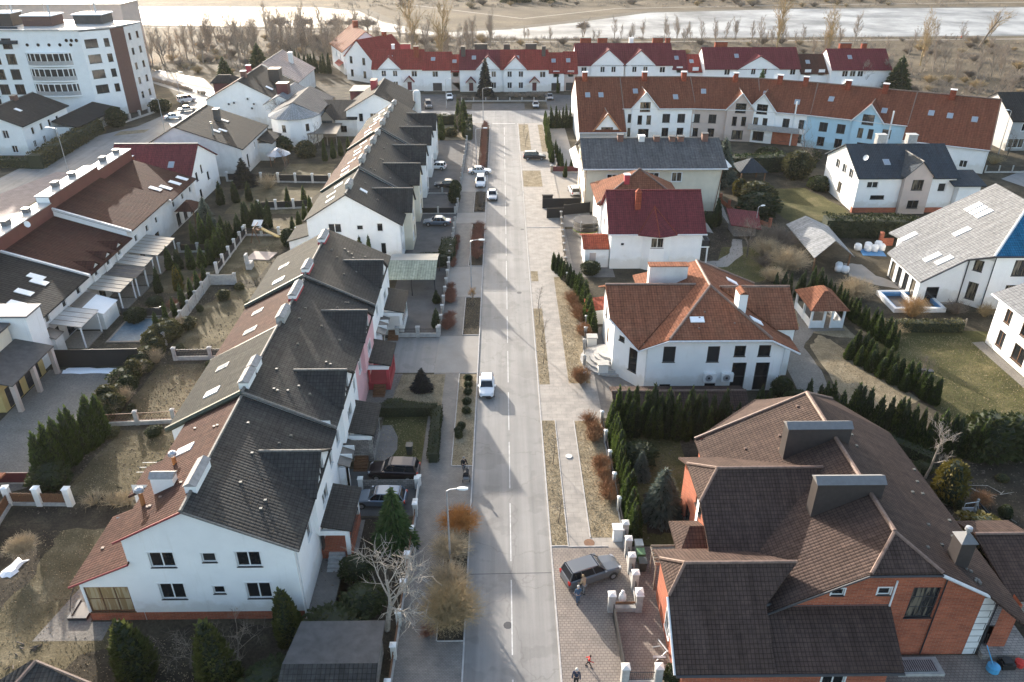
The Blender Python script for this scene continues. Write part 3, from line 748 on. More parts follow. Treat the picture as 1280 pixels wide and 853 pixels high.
def car(label, x, y, deg, paint, kind, z0=.012, name='parked_car', group=None):
    L_, Wd, H_ = DIM[kind]; t = T(name, label, 'car', (x, y, z0), R(deg), group, True); w = Wd / 2; pm = CP[paint]
    belt = H_ * .60; low = .24
    st = [(-.5, .78, .62, .40), (-.485, .9, belt * .94, .30), (-.43, .97, belt * .99, low), (-.3, 1, belt, low), (.1, 1, belt, low), (.22, .995, belt * .985, low), (.36, .96, belt * .90, low), (.46, .88, belt * .80, .28), (.5, .72, belt * .66, .36)]
    if kind == 'sedan': st[1] = (-.485, .9, belt * .9, .3); st[2] = (-.43, .96, belt * .97, low)
    b = MB(); rings = []
    for fx, fw, zt, zb in st:
        X = fx * L_; ww = w * fw
        rings.append([(X, -ww * .86, zb), (X, ww * .86, zb), (X, ww * .98, zb + .1), (X, ww, (zb + zt) / 2), (X, ww * .965, zt - .07), (X, ww * .84, zt), (X, 0, zt + .025), (X, -ww * .84, zt), (X, -ww * .965, zt - .07), (X, -ww, (zb + zt) / 2), (X, -ww * .98, zb + .1)])
    b.grid(rings, 0)
    for sx in (-.30, .31):          # dark wheel arches
        for sy in (-1, 1):
            b.lathe(0, 0, [], 3) if False else None
            c = []
            for k in range(9):
                a = math.pi * k / 8; c.append((sx * L_ + .40 * math.cos(a), sy * (w * 1.004), .30 + .40 * math.sin(a)))
            b.extr(c if sy < 0 else list(reversed(c)), (0, -sy * .1, 0), 1)
    b.box(-L_ * .502, -L_ * .47, -w * .7, w * .7, .34, .46, 1); b.box(L_ * .468, L_ * .503, -w * .55, w * .55, .34, .5, 1)
    t.part('body', b, [pm, BLK])
    k = dict(hatch=(-.46, .2, -.38, .05), sedan=(-.33, .2, -.2, .06), suv=(-.47, .2, -.42, .06), van=(-.485, .30, -.46, .16), wagon=(-.465, .2, -.39, .06))[kind]
    xb0, xb1, xt0, xt1 = (q * L_ for q in k); wb, wt, zb, zt = w * .85, w * .70, belt - .02, H_ - .06
    g = MB(); g.grid([[(xb0, -wb, zb), (xb1, -wb, zb), (xb1, wb, zb), (xb0, wb, zb)], [(xt0, -wt, zt), (xt1, -wt, zt), (xt1, wt, zt), (xt0, wt, zt)]])
    t.part('window_glass', g, [CG])
    r = MB(); rings = []
    for f, hw, dz in ((0, .93, -.03), (.12, 1.02, .03), (.5, 1.03, .06), (.88, 1.02, .03), (1, .92, -.04)):
        X = xt0 - .06 + (xt1 - xt0 + .14) * f; rings.append([(X, -wt * hw, zt - .03), (X, wt * hw, zt - .03), (X, wt * hw * .92, zt + dz), (X, -wt * hw * .92, zt + dz)])
    r.grid(rings, 0)
    for sy in (-1, 1):
        for (xa, xc, q) in ((xb0, xt0, .05), (xb1, xt1, .045), (xb0 + (xb1 - xb0) * .36, xt0 + (xt1 - xt0) * .3, .035), (xb0 + (xb1 - xb0) * .68, xt0 + (xt1 - xt0) * .74, .035)):
            r.tube([(xa, sy * wb * 1.0, zb), (xc, sy * wt * 1.0, zt)], q, 5, 0)
    t.part('roof_panel', r, [pm])
    for sx in (-.30, .31):
        for sy in (-1, 1):
            m = MB(); m.tube([(sx * L_, sy * (w - .2), .31), (sx * L_, sy * (w + .012), .31)], .31, 14); o = t.part('wheel', m, [TY])
            m = MB(); m.tube([(sx * L_, sy * (w - .02), .31), (sx * L_, sy * (w + .022), .31)], .20, 10); t.part('rim', m, [RI], o)
    for sy in (-1, 1):
        m = MB(); m.grid([[(L_ * .435, sy * w * .60, belt * .66), (L_ * .435, sy * w * .88, belt * .68), (L_ * .435, sy * w * .86, belt * .86), (L_ * .435, sy * w * .62, belt * .84)][::sy], [(L_ * .497, sy * w * .5, belt * .58), (L_ * .478, sy * w * .82, belt * .62), (L_ * .47, sy * w * .8, belt * .8), (L_ * .488, sy * w * .52, belt * .74)][::sy]]); t.part('headlight', m, [HL])
        m = MB(); m.box(-L_ * .497, -L_ * .465, min(sy * w * .66, sy * w * .91), max(sy * w * .66, sy * w * .91), belt * .68, belt * .95); t.part('tail_light', m, [TL])
        m = MB(); m.box(xb1 - .3, xb1 - .12, min(sy * w * .95, sy * (w + .15)), max(sy * w * .95, sy * (w + .15)), belt, belt + .14); t.part('mirror', m, [pm])
    return t
# ------------------------------------------------------------------ people (skin-modifier figures)
def skin_obj(name, chain, mat, parent, sub=1):
    """chain: list of (name, parent name, (x, y, z), radius)"""
    me = bpy.data.meshes.new(name); ids = {c[0]: i for i, c in enumerate(chain)}
    me.from_pydata([c[2] for c in chain], [(ids[c[1]], ids[c[0]]) for c in chain if c[1]], [])
    me.materials.append(mat)
    o = link(name, me, parent); o.modifiers.new('Skin', 'SKIN')
    sv = me.skin_vertices[0].data
    for i, c in enumerate(chain):
        r = c[3]; sv[i].radius = (r, r) if not hasattr(r, '__len__') else r
        sv[i].use_root = (i == 0)
    if sub: s = o.modifiers.new('Sub', 'SUBSURF'); s.levels = s.render_levels = sub
    return o
SKIN = plain('skin', (.50, .31, .23), .6, var=.05)
def cloth(name, c): return plain(name, c, .85, var=.2, scale=8)
def person(label, x, y, deg, top, legs, hair, stride=.12, lean=0., arm=(.18, .18), s=1., z0=.1, group=None, hat=None):
    t = T('person', label, 'person', (x, y, z0), R(deg), group, True); t.e.scale = (s, s, s)   # faces +Y before turning
    f = lambda z: lean * max(0, z - .9)
    P_ = lambda X, Y, Z: (X, Y + f(Z), Z)
    body = [('pelvis', None, P_(0, 0, .93), (.13, .10)), ('waist', 'pelvis', P_(0, 0, 1.1), (.125, .09)), ('chest', 'waist', P_(0, 0, 1.32), (.155, .11)), ('neck0', 'chest', P_(0, 0, 1.46), .06),
            ('neck', 'neck0', P_(0, .01, 1.53), .052), ('head', 'neck', P_(0, .02, 1.62), (.078, .095)), ('crown', 'head', P_(0, .01, 1.73), (.06, .075)), ('nose', 'head', P_(0, .135, 1.62), .012)]
    top_c = [('pelvis', None, P_(0, 0, .88), (.155, .125)), ('waist', 'pelvis', P_(0, 0, 1.1), (.15, .115)), ('chest', 'waist', P_(0, 0, 1.32), (.18, .135)), ('neck0', 'chest', P_(0, 0, 1.48), .075)]
    leg_c = [('pelvis', None, (0, 0, .93), (.15, .12))]
    for sg, k in ((1, 'l'), (-1, 'r')):
        st = stride * sg
        body += [('hip' + k, 'pelvis', (.09 * sg, 0, .86), .085), ('knee' + k, 'hip' + k, (.095 * sg, st * .55 + .03, .48), .055), ('ank' + k, 'knee' + k, (.095 * sg, st, .09), .038), ('toe' + k, 'ank' + k, (.10 * sg, st + .16, .035), .032)]
        leg_c += [('hip' + k, 'pelvis', (.092 * sg, 0, .84), .10), ('knee' + k, 'hip' + k, (.096 * sg, st * .55 + .03, .48), .072), ('ank' + k, 'knee' + k, (.096 * sg, st, .11), .058)]
        a = arm[0 if sg > 0 else 1]; wr = P_(.27 * sg, a * 1.5, .93 + abs(a) * .45); el = P_(.25 * sg, a * .35 - .03, 1.14)
        body += [('sh' + k, 'chest', P_(.19 * sg, 0, 1.42), .055), ('el' + k, 'sh' + k, el, .042), ('wr' + k, 'el' + k, wr, .03)]
        top_c += [('sh' + k, 'chest', P_(.2 * sg, 0, 1.42), .075), ('el' + k, 'sh' + k, el, .06), ('wr' + k, 'el' + k, wr, .05)]
        dr = (Vector(wr) - Vector(el)).normalized(); palm = Vector(wr) + dr * .075
        body.append(('palm' + k, 'wr' + k, tuple(palm), (.018, .036)))
        side = dr.cross(Vector((1, 0, 0))).normalized()
        for fi, (o_, l_) in enumerate(((-.03, .065), (-.01, .08), (.01, .075), (.03, .055))):
            body.append(('f%d%s' % (fi, k), 'palm' + k, tuple(palm + dr * l_ + side * o_), .009))
        body.append(('th' + k, 'wr' + k, tuple(Vector(wr) + dr * .05 + side * .06), .010))
    b = skin_obj('body', body, SKIN, t.e)
    skin_obj('jacket', top_c, top, t.e); skin_obj('trousers', leg_c, legs, t.e)
    m = MB(); hy = f(1.7) - .012
    m.lathe(0, hy, [(.098, 1.60), (.108, 1.68), (.096, 1.76), (.05, 1.805), (.004, 1.815)], 10); o = t.part('hat' if hat else 'hair', m, [hat or hair], smooth=True)
    for sg in (1, -1):
        m = MB(); m.ball((.035 * sg, f(1.65) + .098, 1.645), .012, 6, 4); t.part('eye', m, [BLK])
        st = stride * sg
        m = MB(); rings = []
        for yy, ww, hh in ((-.09, .04, .09), (0, .05, .11), (.1, .05, .07), (.2, .03, .045)):
            rings.append([(.097 * sg - ww, st + yy, 0), (.097 * sg - ww * .7, st + yy, hh), (.097 * sg + ww * .7, st + yy, hh), (.097 * sg + ww, st + yy, 0)])
        m.grid(rings, 0); t.part('shoe', m, [BLK])
    return t
# ================================================================== HOUSES
def side(x): return None
# ---- near west terrace: four stepped units, ridge along Y at X = -21.75
AX, AZ, AE, AEZ = -21.75, 10.5, -14.75, 7.1
asl = (AZ - AEZ) / (AE - AX)
A_units = [  # y0, y1, west roof, east roof with shade in its colour, dz, xw, dormer y, porch y0,y1, wall of front, label
 (40.4, 54.4, 'brown', 'char_and_shade', 0, -26.5, 48.5, 46.2, 51.2, 'white', 'white end house of the nearest terrace, its bare gable facing the camera'),
 (54.4, 66.2, 'green', 'char_and_shade', .22, -28.3, 60.2, 58.8, 63.8, 'white', 'terraced house with grey-green west roof and a stone porch beside the clipped hedge'),
 (66.2, 77.8, 'brown', 'char_and_shade', 0, -28.3, 72.5, 71.4, 76.2, 'pink', 'pink fronted terraced house with a red porch facing the blue spruce lawn'),
 (77.8, 91.6, 'green', 'char_and_shade', .22, -28.3, 85.2, 83.9, 89.6, 'white', 'far end house of the nearest terrace, beside the ribbed carport, with white porch')]
for i, (y0, y1, mw, me, dz, xw, dy, p0, p1, wc, lab) in enumerate(A_units):
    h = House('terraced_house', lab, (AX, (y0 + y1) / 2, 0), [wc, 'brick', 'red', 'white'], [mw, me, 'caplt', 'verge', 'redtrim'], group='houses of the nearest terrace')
    zr = AZ + dz; ze2 = AEZ + dz; zw = zr - .52 * (AX - xw)
    og = .3 if i in (0, 3) else .02
    if i == 0:
        # front gable with the low west bay
        S = h.face((-30.5, y0), (AE, y0), [(0, .85), (15.75, .85), (15.75, ze2), (AX + 30.5, zr), (xw + 30.5, zw), (xw + 30.5, 5.7), (0, 3.95)], 0)
        h.rect((-30.5, y0 + .05), (AE, y0 + .05), -.2, .85, 1)
        E_ = h.rect((AE, y0), (AE, y1), 0, ze2, 0); h.rect((AE, y1), (xw, y1), 0, zw, 0); W_ = h.rect((xw, y1), (xw, y0), 0, zw, 0)
        h.rect((-30.5, y0 + 6.5), (-30.5, y0), 0, 3.95, 1); h.rect((xw, y0 + 6.5), (-30.5, y0 + 6.5), 0, 4.2, 0)
        k0 = .52; t = .18
        a = h.slab([(xw - .45, y0 - .25, zw - .45 * k0 + t), (AX, y0 - .25, zr + t), (AX, y1 + .02, zr + t), (xw - .45, y1 + .02, zw - .45 * k0 + t)], 0)
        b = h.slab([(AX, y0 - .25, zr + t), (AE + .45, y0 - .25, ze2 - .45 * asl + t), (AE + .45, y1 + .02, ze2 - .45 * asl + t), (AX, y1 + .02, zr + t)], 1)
        h.slab([(-31.1, y0 - .25, 3.8), (xw + .1, y0 - .25, 5.95), (xw + .1, y0 + 7, 5.95), (-31.1, y0 + 7, 3.8)], 0)
        h.slab([(-29.6, y0 + 7.3, 5.6), (xw + .1, y0 + 7.3, 7.2), (xw + .1, y0 + 11, 7.2), (-29.6, y0 + 11, 5.6)], 0); h.rect((-29.2, y0 + 10.7), (-29.2, y0 + 7.5), 0, 5.6); h.rect((-29.2, y0 + 7.5), (xw, y0 + 7.5), 0, 6.6)
        for (p, q) in (((-31.1, y0 - .27, 3.7), (xw + .1, y0 - .27, 5.85)), ((xw - .45, y0 - .27, zw - .15), (AX, y0 - .27, zr + .1))): h.cap(p, q, 4, .09)
        h.cap((AX, y0 - .27, zr + .12), (AE + .45, y0 - .27, ze2 - .1), 2, .09)
        S.win(-24.05, 5.35, 1.75, 1.4, 'w2d', 0).win(-18.0, 5.35, 1.75, 1.4, 'w2d', 0).win(-20.75, 5.8, 1.0, .85, 'w1d', 1)
        S.win(-23.95, 2.2, 1.8, 1.55, 'w2d', 0).win(-17.75, 2.2, 1.8, 1.55, 'w2d', 0).win(-20.6, 2.7, .85, .75, 'w1d', 0)
        S.win(-28.7, .95, 3.2, 2.5, 'b3', 3)
    else:
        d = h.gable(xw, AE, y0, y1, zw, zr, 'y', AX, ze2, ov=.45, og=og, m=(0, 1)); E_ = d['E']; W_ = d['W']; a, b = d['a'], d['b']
    h.cap((AX, y0 - og, zr + .2), (AX, y1 + og, zr + .2), 2, .14)
    if i: # raised verge over the step to the next unit
        h.cap((AX, y0 + .02, zr + .2), (AE + .45, y0 + .02, ze2 - .05), 2, .15); h.cap((AX, y0 + .02, zr + .2), (xw - .45, y0 + .02, zw - .12), 3, .26)
    f = h.dormer((AX, dy), (1, 0), zr, asl, 2.75, 9.15 + dz, 7.35, 7.25 + dz, 3.4, 1, 0, ov=.3, capm=2, dwall=7.0)
    f.win(dy, 7.0 + dz, 1.5, 1.2, 'w2'); f.win(dy, 4.2, 1.7, 1.3, 'w2')
    for yy in (dy - 4.2, dy + 4.4):
        if y0 + 1 < yy < y1 - 1: E_.win(yy, 4.4, 1.1, 1.3, 'w1')
    if i: E_.win(p0 + 1.4, .9, 1.0, 2.1, 'dr')
    W_.row([y0 + 3, y0 + 7], 4.2 if i else 4.6, 1.3, 1.3); W_.row([y0 + 4.5, y0 + 9], 1.1, 1.4, 1.3)
    h.finish()
    # chimneys along the ridge
    if i == 0:
        h.chim(-22.15, -21.35, 42.2, 45.2, 9.6, 11.15); h.chim(-25.5, -23.9, 44.2, 45.0, 7.9, 10.2, axis='x')
        for (x, y) in ((-26.0, 43.4), (-25.2, 47.6)):
            mb = MB(); mb.lathe(x, y, [(.16, 7.3), (.16, 9.6)], 10, 0); mb.lathe(x, y, [(.34, 9.75), (.3, 9.95), (.04, 10.1)], 10, 1); mb.lathe(x, y, [(.4, 7.65), (.2, 7.95)], 10, 2)
            h.part('flue', mb, [W['orangewood'], W['metal'], W['whitepaint']], h.roof)
        h.sky(a, -25.0, 49.2, 1.0, 1.6, True); h.bits(b, 10, (-20.5, -15.5), (42, 53), 3, .1); h.bits(a, 9, (-26, -22.4), (41.5, 53), 4, .1, 'cap'); h.bits(2, 4, (-30, -27.5), (41, 46), 5, .11, 'cap')
        h.pipe([(AE + .12, y0 + .15, ze2 - .2), (AE + .12, y0 + .15, .2)])
    else:
        for (c0, c1, bd) in {1: ((55.0, 57.6, 'white'), (51.6 + 6, 59.6, 'white')), 2: ((67.2, 70.2, 'concrete'), (72.2, 76, 'white')), 3: ((78.4, 81.3, 'white'), (87.2, 90.4, 'white'))}[i]:
            h.chim(-22.2, -21.4, c0 + .2, c1 - .2, 9.6 + dz, 11.15 + dz, bd, base=(10.75 + dz if i in (2, 3) and bd == 'white' else None))
        h.sky(a, -25.6, y0 + 3.2, 1.0, 1.5, i in (1, 3)); h.sky(a, -26.2, y0 + 8, .9, 1.3); h.bits(b, 9, (-20.5, -16), (y0 + 1, y1 - 1), 3 + i, .1)
    # porch: a part of the house, with roof, columns and steps
    wall_m = W['stone' if i == 1 else ('red' if i == 2 else 'white')]
    m = MB(); x0, x1 = AE + .02, -12.35
    m.slab([(x0, p0 - .1, 3.9), (x1 + .3, p0 - .1, 3.35), (x1 + .3, p1 + .1, 3.35), (x0, p1 + .1, 3.9)], .16, 0)
    m.box(x0, x1, p0, p0 + .25, 2.75, 3.2, 1); m.box(x0, x1, p1 - .25, p1, 2.75, 3.2, 1); m.box(x1 - .25, x1, p0 + .25, p1 - .25, 2.75, 3.2, 1)
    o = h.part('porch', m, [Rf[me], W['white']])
    for yy in (p0 + .2, p1 - .5):
        m = MB(); m.box(x1 - .32, x1 - .02, yy, yy + .35, .5, 2.75); h.part('column', m, [wall_m], o)
    m = MB(); m.box(x0, x1, p0 + .3, p1 - .2, 0, .9, 0)
    for k in range(5): m.box(x0 + .6, x1 - .5, p0 + .3 - .3 * (k + 1), p0 + .3 - .3 * k, 0, .9 - .17 * (k + 1), 1)
    h.part('steps', m, [wall_m if i else W['brick'], W['wood'] if i else W['concrete']], o)
    m = MB(); m.box(x1 - .08, x1 - .02, p0 + .6, p1 - .6, 1.75, 1.82); m.box(x0 + .1, x0 + .2, p0 + .3, p0 + .9, .9, 3)
    for k in range(9): m.box(x1 - .06, x1 - .03, p0 + .7 + k * (p1 - p0 - 1.4) / 8, p0 + .73 + k * (p1 - p0 - 1.4) / 8, .9, 1.75)
    h.part('railing', m, [W['red'] if i == 2 else W['darkmetal']], o)
    if i in (1, 3):  # low dark lean-to beside the porch
        q0, q1 = (54.8, 58.6) if i == 1 else (79.2, 83.5)
        m = MB(); m.slab([(x0, q0, 3.15), (-13.7, q0, 2.75), (-13.7, q1, 2.75), (x0, q1, 3.15)], .12, 0); m.box(x0, -13.9, q0 + .1, q0 + .25, 0, 2.6, 1); m.box(-14.1, -13.9, q0 + .1, q0 + .5, 0, 2.6, 1)
        for k in (1, 2): m.box(x0, -13.68, q0 + (q1 - q0) * k / 3 - .05, q0 + (q1 - q0) * k / 3 + .05, 2.7, 3.2, 1)
        h.part('lean_to', m, [W['darkpoly'], W['white']])
# glazed brick bay and red plinth are in the gable wall above

# ---- second terrace further up the west side
BX = -22.4
for i in range(5):
    y0 = 107 + i * 12.3; y1 = y0 + 12.3; dz = .25 * (i % 2)
    lab = ['white gabled end house of the second terrace with two thujas against its gable', 'second house of the far west terrace, with cream entrance bay behind the silver car', 'middle house of the far west terrace with orange-red entrance wall', 'fourth house of the far west terrace, with dark roof and a half-brown west slope', 'northern end house of the far west terrace beside the clipped garden hedge'][i]
    h = House('terraced_house', lab, (BX, y0 + 6, 0), ['white', 'cream' if i < 2 else 'white', 'firebrick' if False else 'red'], [('green', 'brown', 'brown', 'brown', 'green')[i], 'char_and_shade', 'caplt', 'verge'], group='houses of the second west terrace')  # charcoal east slope again carries shade in its colour
    zr = 10.3 + dz; ze2 = 5.9 + dz; xe = -15.0; s_ = (zr - ze2) / (xe - BX)
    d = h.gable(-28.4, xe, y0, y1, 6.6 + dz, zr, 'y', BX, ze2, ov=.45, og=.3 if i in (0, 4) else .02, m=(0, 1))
    h.cap((BX, y0, zr + .2), (BX, y1, zr + .2), 2, .15)
    if i: h.cap((BX, y0, zr + .2), (xe + .45, y0, ze2 - .05), 2, .16); h.cap((BX, y0, zr + .2), (-28.8, y0, 6.5 + dz), 3, .22)
    dy = y0 + 7.2
    f = h.dormer((BX, dy), (1, 0), zr, s_, 2.7, 8.75 + dz, 8.6, 6.3 + dz, 0, 1, 1, ov=.3, capm=2, dwall=7.4)
    f.win(dy, 4.1, 1.5, 1.4, 'w2'); f.win(dy + .8, .9, 1.0, 2, 'dr'); f.win(dy - 1.2, 1.2, 1.1, 1.3)
    d['E'].row([y0 + 2], 3.6, 1.1, 1.3).row([y0 + 2], .9, 1.2, 1.4)
    if i == 0:
        d['S'].win(-24.45, 4.6, 1.9, 1.4, 'w2', 1).win(-20.8, 5.0, .95, .75, 'w1', 1).win(-17.9, 4.75, .9, 1.3, 'w1', 0).win(-17.6, 1.2, .8, 1.8, 'w1', 0)
    d['W'].row([y0 + 3, y0 + 8], 3.6, 1.3, 1.3).row([y0 + 4, y0 + 9], .9, 1.4, 1.5)
    h.finish()
    h.chim(-22.85, -22.05, y0 + 2.6, y0 + 4.9, 9.6 + dz, 11.0 + dz, 'concrete'); 
    if i: h.chim(-22.85, -22.05, y0 + 8.5, y0 + 10.2, 9.6 + dz, 10.9 + dz, 'concrete')
    for k in range(3): h.sky(d['a'], -25.2 - .5 * (k % 2), y0 + 2.5 + 3.4 * k, .9, 1.5, (i + k) % 2 == 0)
    if i == 0: h.sky(d['b'], -20.6, y0 + 4.6, .8, 1.2, True)
    h.bits(d['b'], 6, (-21, -16.5), (y0 + 1, y1 - 1), 30 + i, .12)
    if i == 0:
        m = MB(); m.slab([(-32.2, 108.4, 2.7), (-28.5, 108.4, 3.8), (-28.5, 115, 3.8), (-32.2, 115, 2.7)], .18, 0); m.extr([(-31.9, 108.7, 0), (-28.4, 108.7, 0), (-28.4, 108.7, 3.6), (-31.9, 108.7, 2.6)], (0, 6, 0), 1); h.part('annex', m, [Rf['green'], W['white']])
        h.pipe([(xe + .1, y0 + .3, 5.6), (xe + .1, y0 + .3, .2)])

# ---- brown roofed row at the far left: slopes down to the east, clad upper wall, pale flat roofs behind
C_units = [(79, 91, 'dkgrey', 0, 'dark grey roofed row house with roof lights, next to the blue-white end wall'),
           (91, 104.2, 'cbrown', 0, 'brown roofed row house with small gabled bays above the striped awnings'),
           (104.2, 119, 'cbrown', .9, 'tall brown roofed row house behind the long pale awning'),
           (119, 131, 'cbrown', .3, 'last house of the brown row, with three roof lights and a hipped back porch')]
for i, (y0, y1, mr, dz, lab) in enumerate(C_units):
    h = House('row_house', lab, (-58, (y0 + y1) / 2, 0), ['white2', 'rust', 'white'], [mr, 'flat', 'caplt', 'gutter'], group='houses of the brown roofed row')
    xe, xt = -53.3, -62.8; ze, zt = 5.1 + dz, 8.2 + dz; tp = 10.2 + dz
    E_ = h.rect((xe, y0), (xe, y1), 0, ze); h.face((-64.6, y0), (xe, y0), [(0, 0), (11.3, 0), (11.3, ze), (1.8, zt), (1.8, tp), (0, tp)], 2); h.face((xe, y1), (-64.6, y1), [(0, 0), (11.3, 0), (11.3, tp), (9.5, tp), (9.5, zt), (0, ze)], 2)
    h.rect((-64.6, y1), (-64.6, y0), 0, tp, 2); h.rect((xt, y0), (xt, y1), zt - .3, tp, 1)
    k0 = (zt - ze) / (xt - xe)
    a = h.slab([(xt, y0, zt + .18), (xe + .6, y0, ze + .6 * k0 + .18), (xe + .6, y1, ze + .6 * k0 + .18), (xt, y1, zt + .18)], 0)
    h.slab([(-64.8, y0, tp + .1), (xt + .15, y0, tp + .1), (xt + .15, y1, tp + .1), (-64.8, y1, tp + .1)], 1, .15)
    h.rb.extr([(xt, y0 + .2, zt + .1), (xe + .7, y0 + .2, ze + .7 * k0 + .1), (xe + .7, y0 + .2, ze + .7 * k0 + .42), (xt, y0 + .2, zt + .45)], (0, -.32, 0), 3)
    if i == 1:
        for yy in (93.5, 97, 100.4): f = h.dormer((xt, yy), (1, 0), zt, -k0, .85, 5.9, 9.7, 5.3, 3.2, 0, 0, ov=.2, dwall=9.4); f.win(yy, 4.0, .9, 1.1, 'w1')
    else: E_.row([y0 + 2.2, y0 + 6.2, y0 + 9.8], 3.6, .9, 1.0, 'w1')
    E_.row([y0 + 3, y0 + 6, y0 + 9], .3, 1.5, 2.1, 'd2')
    h.finish()
    for (sx, sy) in {0: ((-57.2, 87.6), (-56.4, 86.6), (-56.6, 83.6), (-56, 80.9)), 3: ((-56, 122), (-55, 123.6), (-54.6, 126.5), (-54.4, 129.2))}.get(i, ()): h.sky(a, sx, sy, 1.0, 1.9, True)
    if i < 2: h.dish(xt + .4, y0 + 6, tp - .4, .45, -.3)
    h.chim(-64.4, -63.7, y0 + 4, y0 + 5.2, tp, tp + .7, 'slate', 'slate', 'flat'); h.chim(-64.4, -63.6, y0 + 9, y0 + 9.8, tp, tp + .6, 'slate', 'darkmetal', 'flat')
    if i == 3:
        m = MB(); m.grid([[(-52.8, 119.6, 3.4), (-49.6, 119.6, 3.4), (-49.6, 124, 3.4), (-52.8, 124, 3.4)], [(-51.6, 121.2, 4.5), (-51, 121.2, 4.5), (-51, 122.4, 4.5), (-51.6, 122.4, 4.5)]], 0)
        for yy in (119.9, 123.6): m.box(-49.9, -49.75, yy, yy + .15, 0, 3.4, 1)
        h.part('back_porch', m, [Rf['cbrown'], W['wood']])
h = House('row_house', 'blue-white rendered end block with a flat grey coping beside the dark grey roof', (-60, 77.4, 0), ['white', 'blue'], ['slate'], group='houses of the brown roofed row')
d = h.box(-64, -52.3, 76, 79, 0, 7.0); h.slab([(-64.2, 75.8, 7.15), (-52, 75.8, 7.15), (-52, 79, 7.15), (-64.2, 79, 7.15)], 0, .2); h.finish()
# awnings behind that row
def awning(lab, x0, x1, y0, y1, z0_, z1_, mat, group):
    t = T('awning', lab, 'awning', (x1, (y0 + y1) / 2, 0), group=group); m = MB()
    m.slab([(x0, y0, z0_), (x1, y0, z1_), (x1, y1, z1_), (x0, y1, z0_)], .06, 0)
    n = max(2, int((y1 - y0) / 1))
    for k in range(n + 1): yy = y0 + (y1 - y0) * k / n; m.extr([(x0, yy - .03, z0_ + .004), (x1, yy - .03, z1_ + .004), (x1, yy + .03, z1_ + .004), (x0, yy + .03, z0_ + .004)], (0, 0, .03), 1)
    t.part('cover', m, [W[mat], W['palewood']])
    for yy in (y0 + .15, y1 - .25):
        m = MB(); m.box(x1 - .3, x1 - .16, yy, yy + .14, 0, z1_ - .06); t.part('post', m, [W['whitepaint']])
    m = MB(); m.box(x0 + .1, x1 - .1, y0 + .1, y1 - .1, .0, .16); t.part('deck', m, [W['palewood']])
awning('long pale canopy on posts behind the tall brown roofed house', -53.2, -49, 102.6, 109.4, 3.5, 3.0, 'poly', 'garden awnings')
awning('narrow pale awning between the dark awning and the long canopy', -53.2, -49.4, 98.9, 102.2, 3.5, 2.9, 'poly', 'garden awnings')
awning('dark smoked awning between two pale ones', -53.2, -49, 95.2, 98.6, 3.4, 2.9, 'felt', 'garden awnings')
awning('pale awning above the wooden deck next to the dark awning', -53.2, -49.2, 90.6, 94.9, 3.5, 2.95, 'poly', 'garden awnings')
awning('square white canopy in front of the dark grey roofed house', -53.2, -49.6, 81, 85.5, 3.5, 3.0, 'flat', 'garden awnings')
t = T('conservatory', 'low glazed lean-to conservatory beside the square white canopy', 'conservatory', (-52, 79.7, 0)); m = MB()
m.slab([(-53.2, 78.9, 3.2), (-51.6, 78.9, 2.6), (-51.6, 80.8, 2.6), (-53.2, 80.8, 3.2)], .08, 0); m.box(-53.2, -51.8, 79, 80.7, 0, 2.5, 1); t.part('body', m, [W['darkpoly'], W['white2']])
t = T('conservatory', 'white-walled conservatory between the square canopy and the pale awning', 'conservatory', (-52, 88, 0)); m = MB()
m.slab([(-53.2, 86, 3.4), (-51.9, 86, 3), (-51.9, 90, 3), (-53.2, 90, 3.4)], .08, 0); m.slab([(-51.9, 86, 3), (-49.4, 86, 2.2), (-49.4, 90, 2.2), (-51.9, 90, 3)], .08, 2); m.box(-53.2, -49.6, 86.1, 89.9, 0, 2.15, 1); t.part('body', m, [W['darkpoly'], W['white'], W['white']])
# yellow house with garage roof, left edge
h = House('garage_house', 'cream house at the left edge with a dark garage roof on pink pillars', (-53, 72, 0), ['cream', 'yellow', 'pinkish'], ['felt', 'gutter'])
h.box(-64, -54.2, 66, 75.5, 0, 6.4, 0, True); h.slab([(-54.2, 67.6, 4.3), (-50.2, 67.6, 3.4), (-50.2, 76, 3.4), (-54.2, 76, 4.3)], 0, .15)
h.slab([(-64.2, 65.8, 7.2), (-53.9, 65.8, 6.4), (-53.9, 75.7, 6.4), (-64.2, 75.7, 7.2)], 0, .2)
f = h.rect((-51.9, 67.8), (-51.9, 75.9), 0, 3.6, 1); f.win(69.9, .02, 2.6, 2.3, 'gar').win(73.6, .02, 2.8, 2.3, 'gar'); h.rect((-54.2, 67.8), (-51.9, 67.8), 0, 3.6, 1); h.finish()
h.cap((-50.2, 67.6, 3.32), (-50.2, 76, 3.32), 1, .07)
for yy in (67.8, 71.6, 75.4):
    m = MB(); m.box(-50.7, -50.25, yy, yy + .45, 0, 3.2); h.part('pillar', m, [W['pinkish']])
# maroon-roofed gable house behind the row
h = House('gabled_house', 'white house with a plain maroon roof and an orange chimney behind the brown row', (-58, 138, 0), ['white'], ['maroon', 'capdk'])
d = h.gable(-68, -53.9, 131.5, 145, 5.6, 9.6, 'x', 137, ov=.4, og=.3, capm=1, m=(0, 0))
d['E'].win(134.3, 3.9, 1.0, 1.5, 'd1').win(137, 4.6, .8, 1.4, 'd1').win(139.6, 2.6, 1.0, 1.4, 'd1').win(134.8, .8, 1.0, 1.4, 'd1'); h.finish(); h.sky(d['a'], -57.5, 133.3, 1, 1.3); h.chim(-65, -63.8, 132.6, 133.6, 6, 8.6, 'firebrick', 'snow', 'flat')

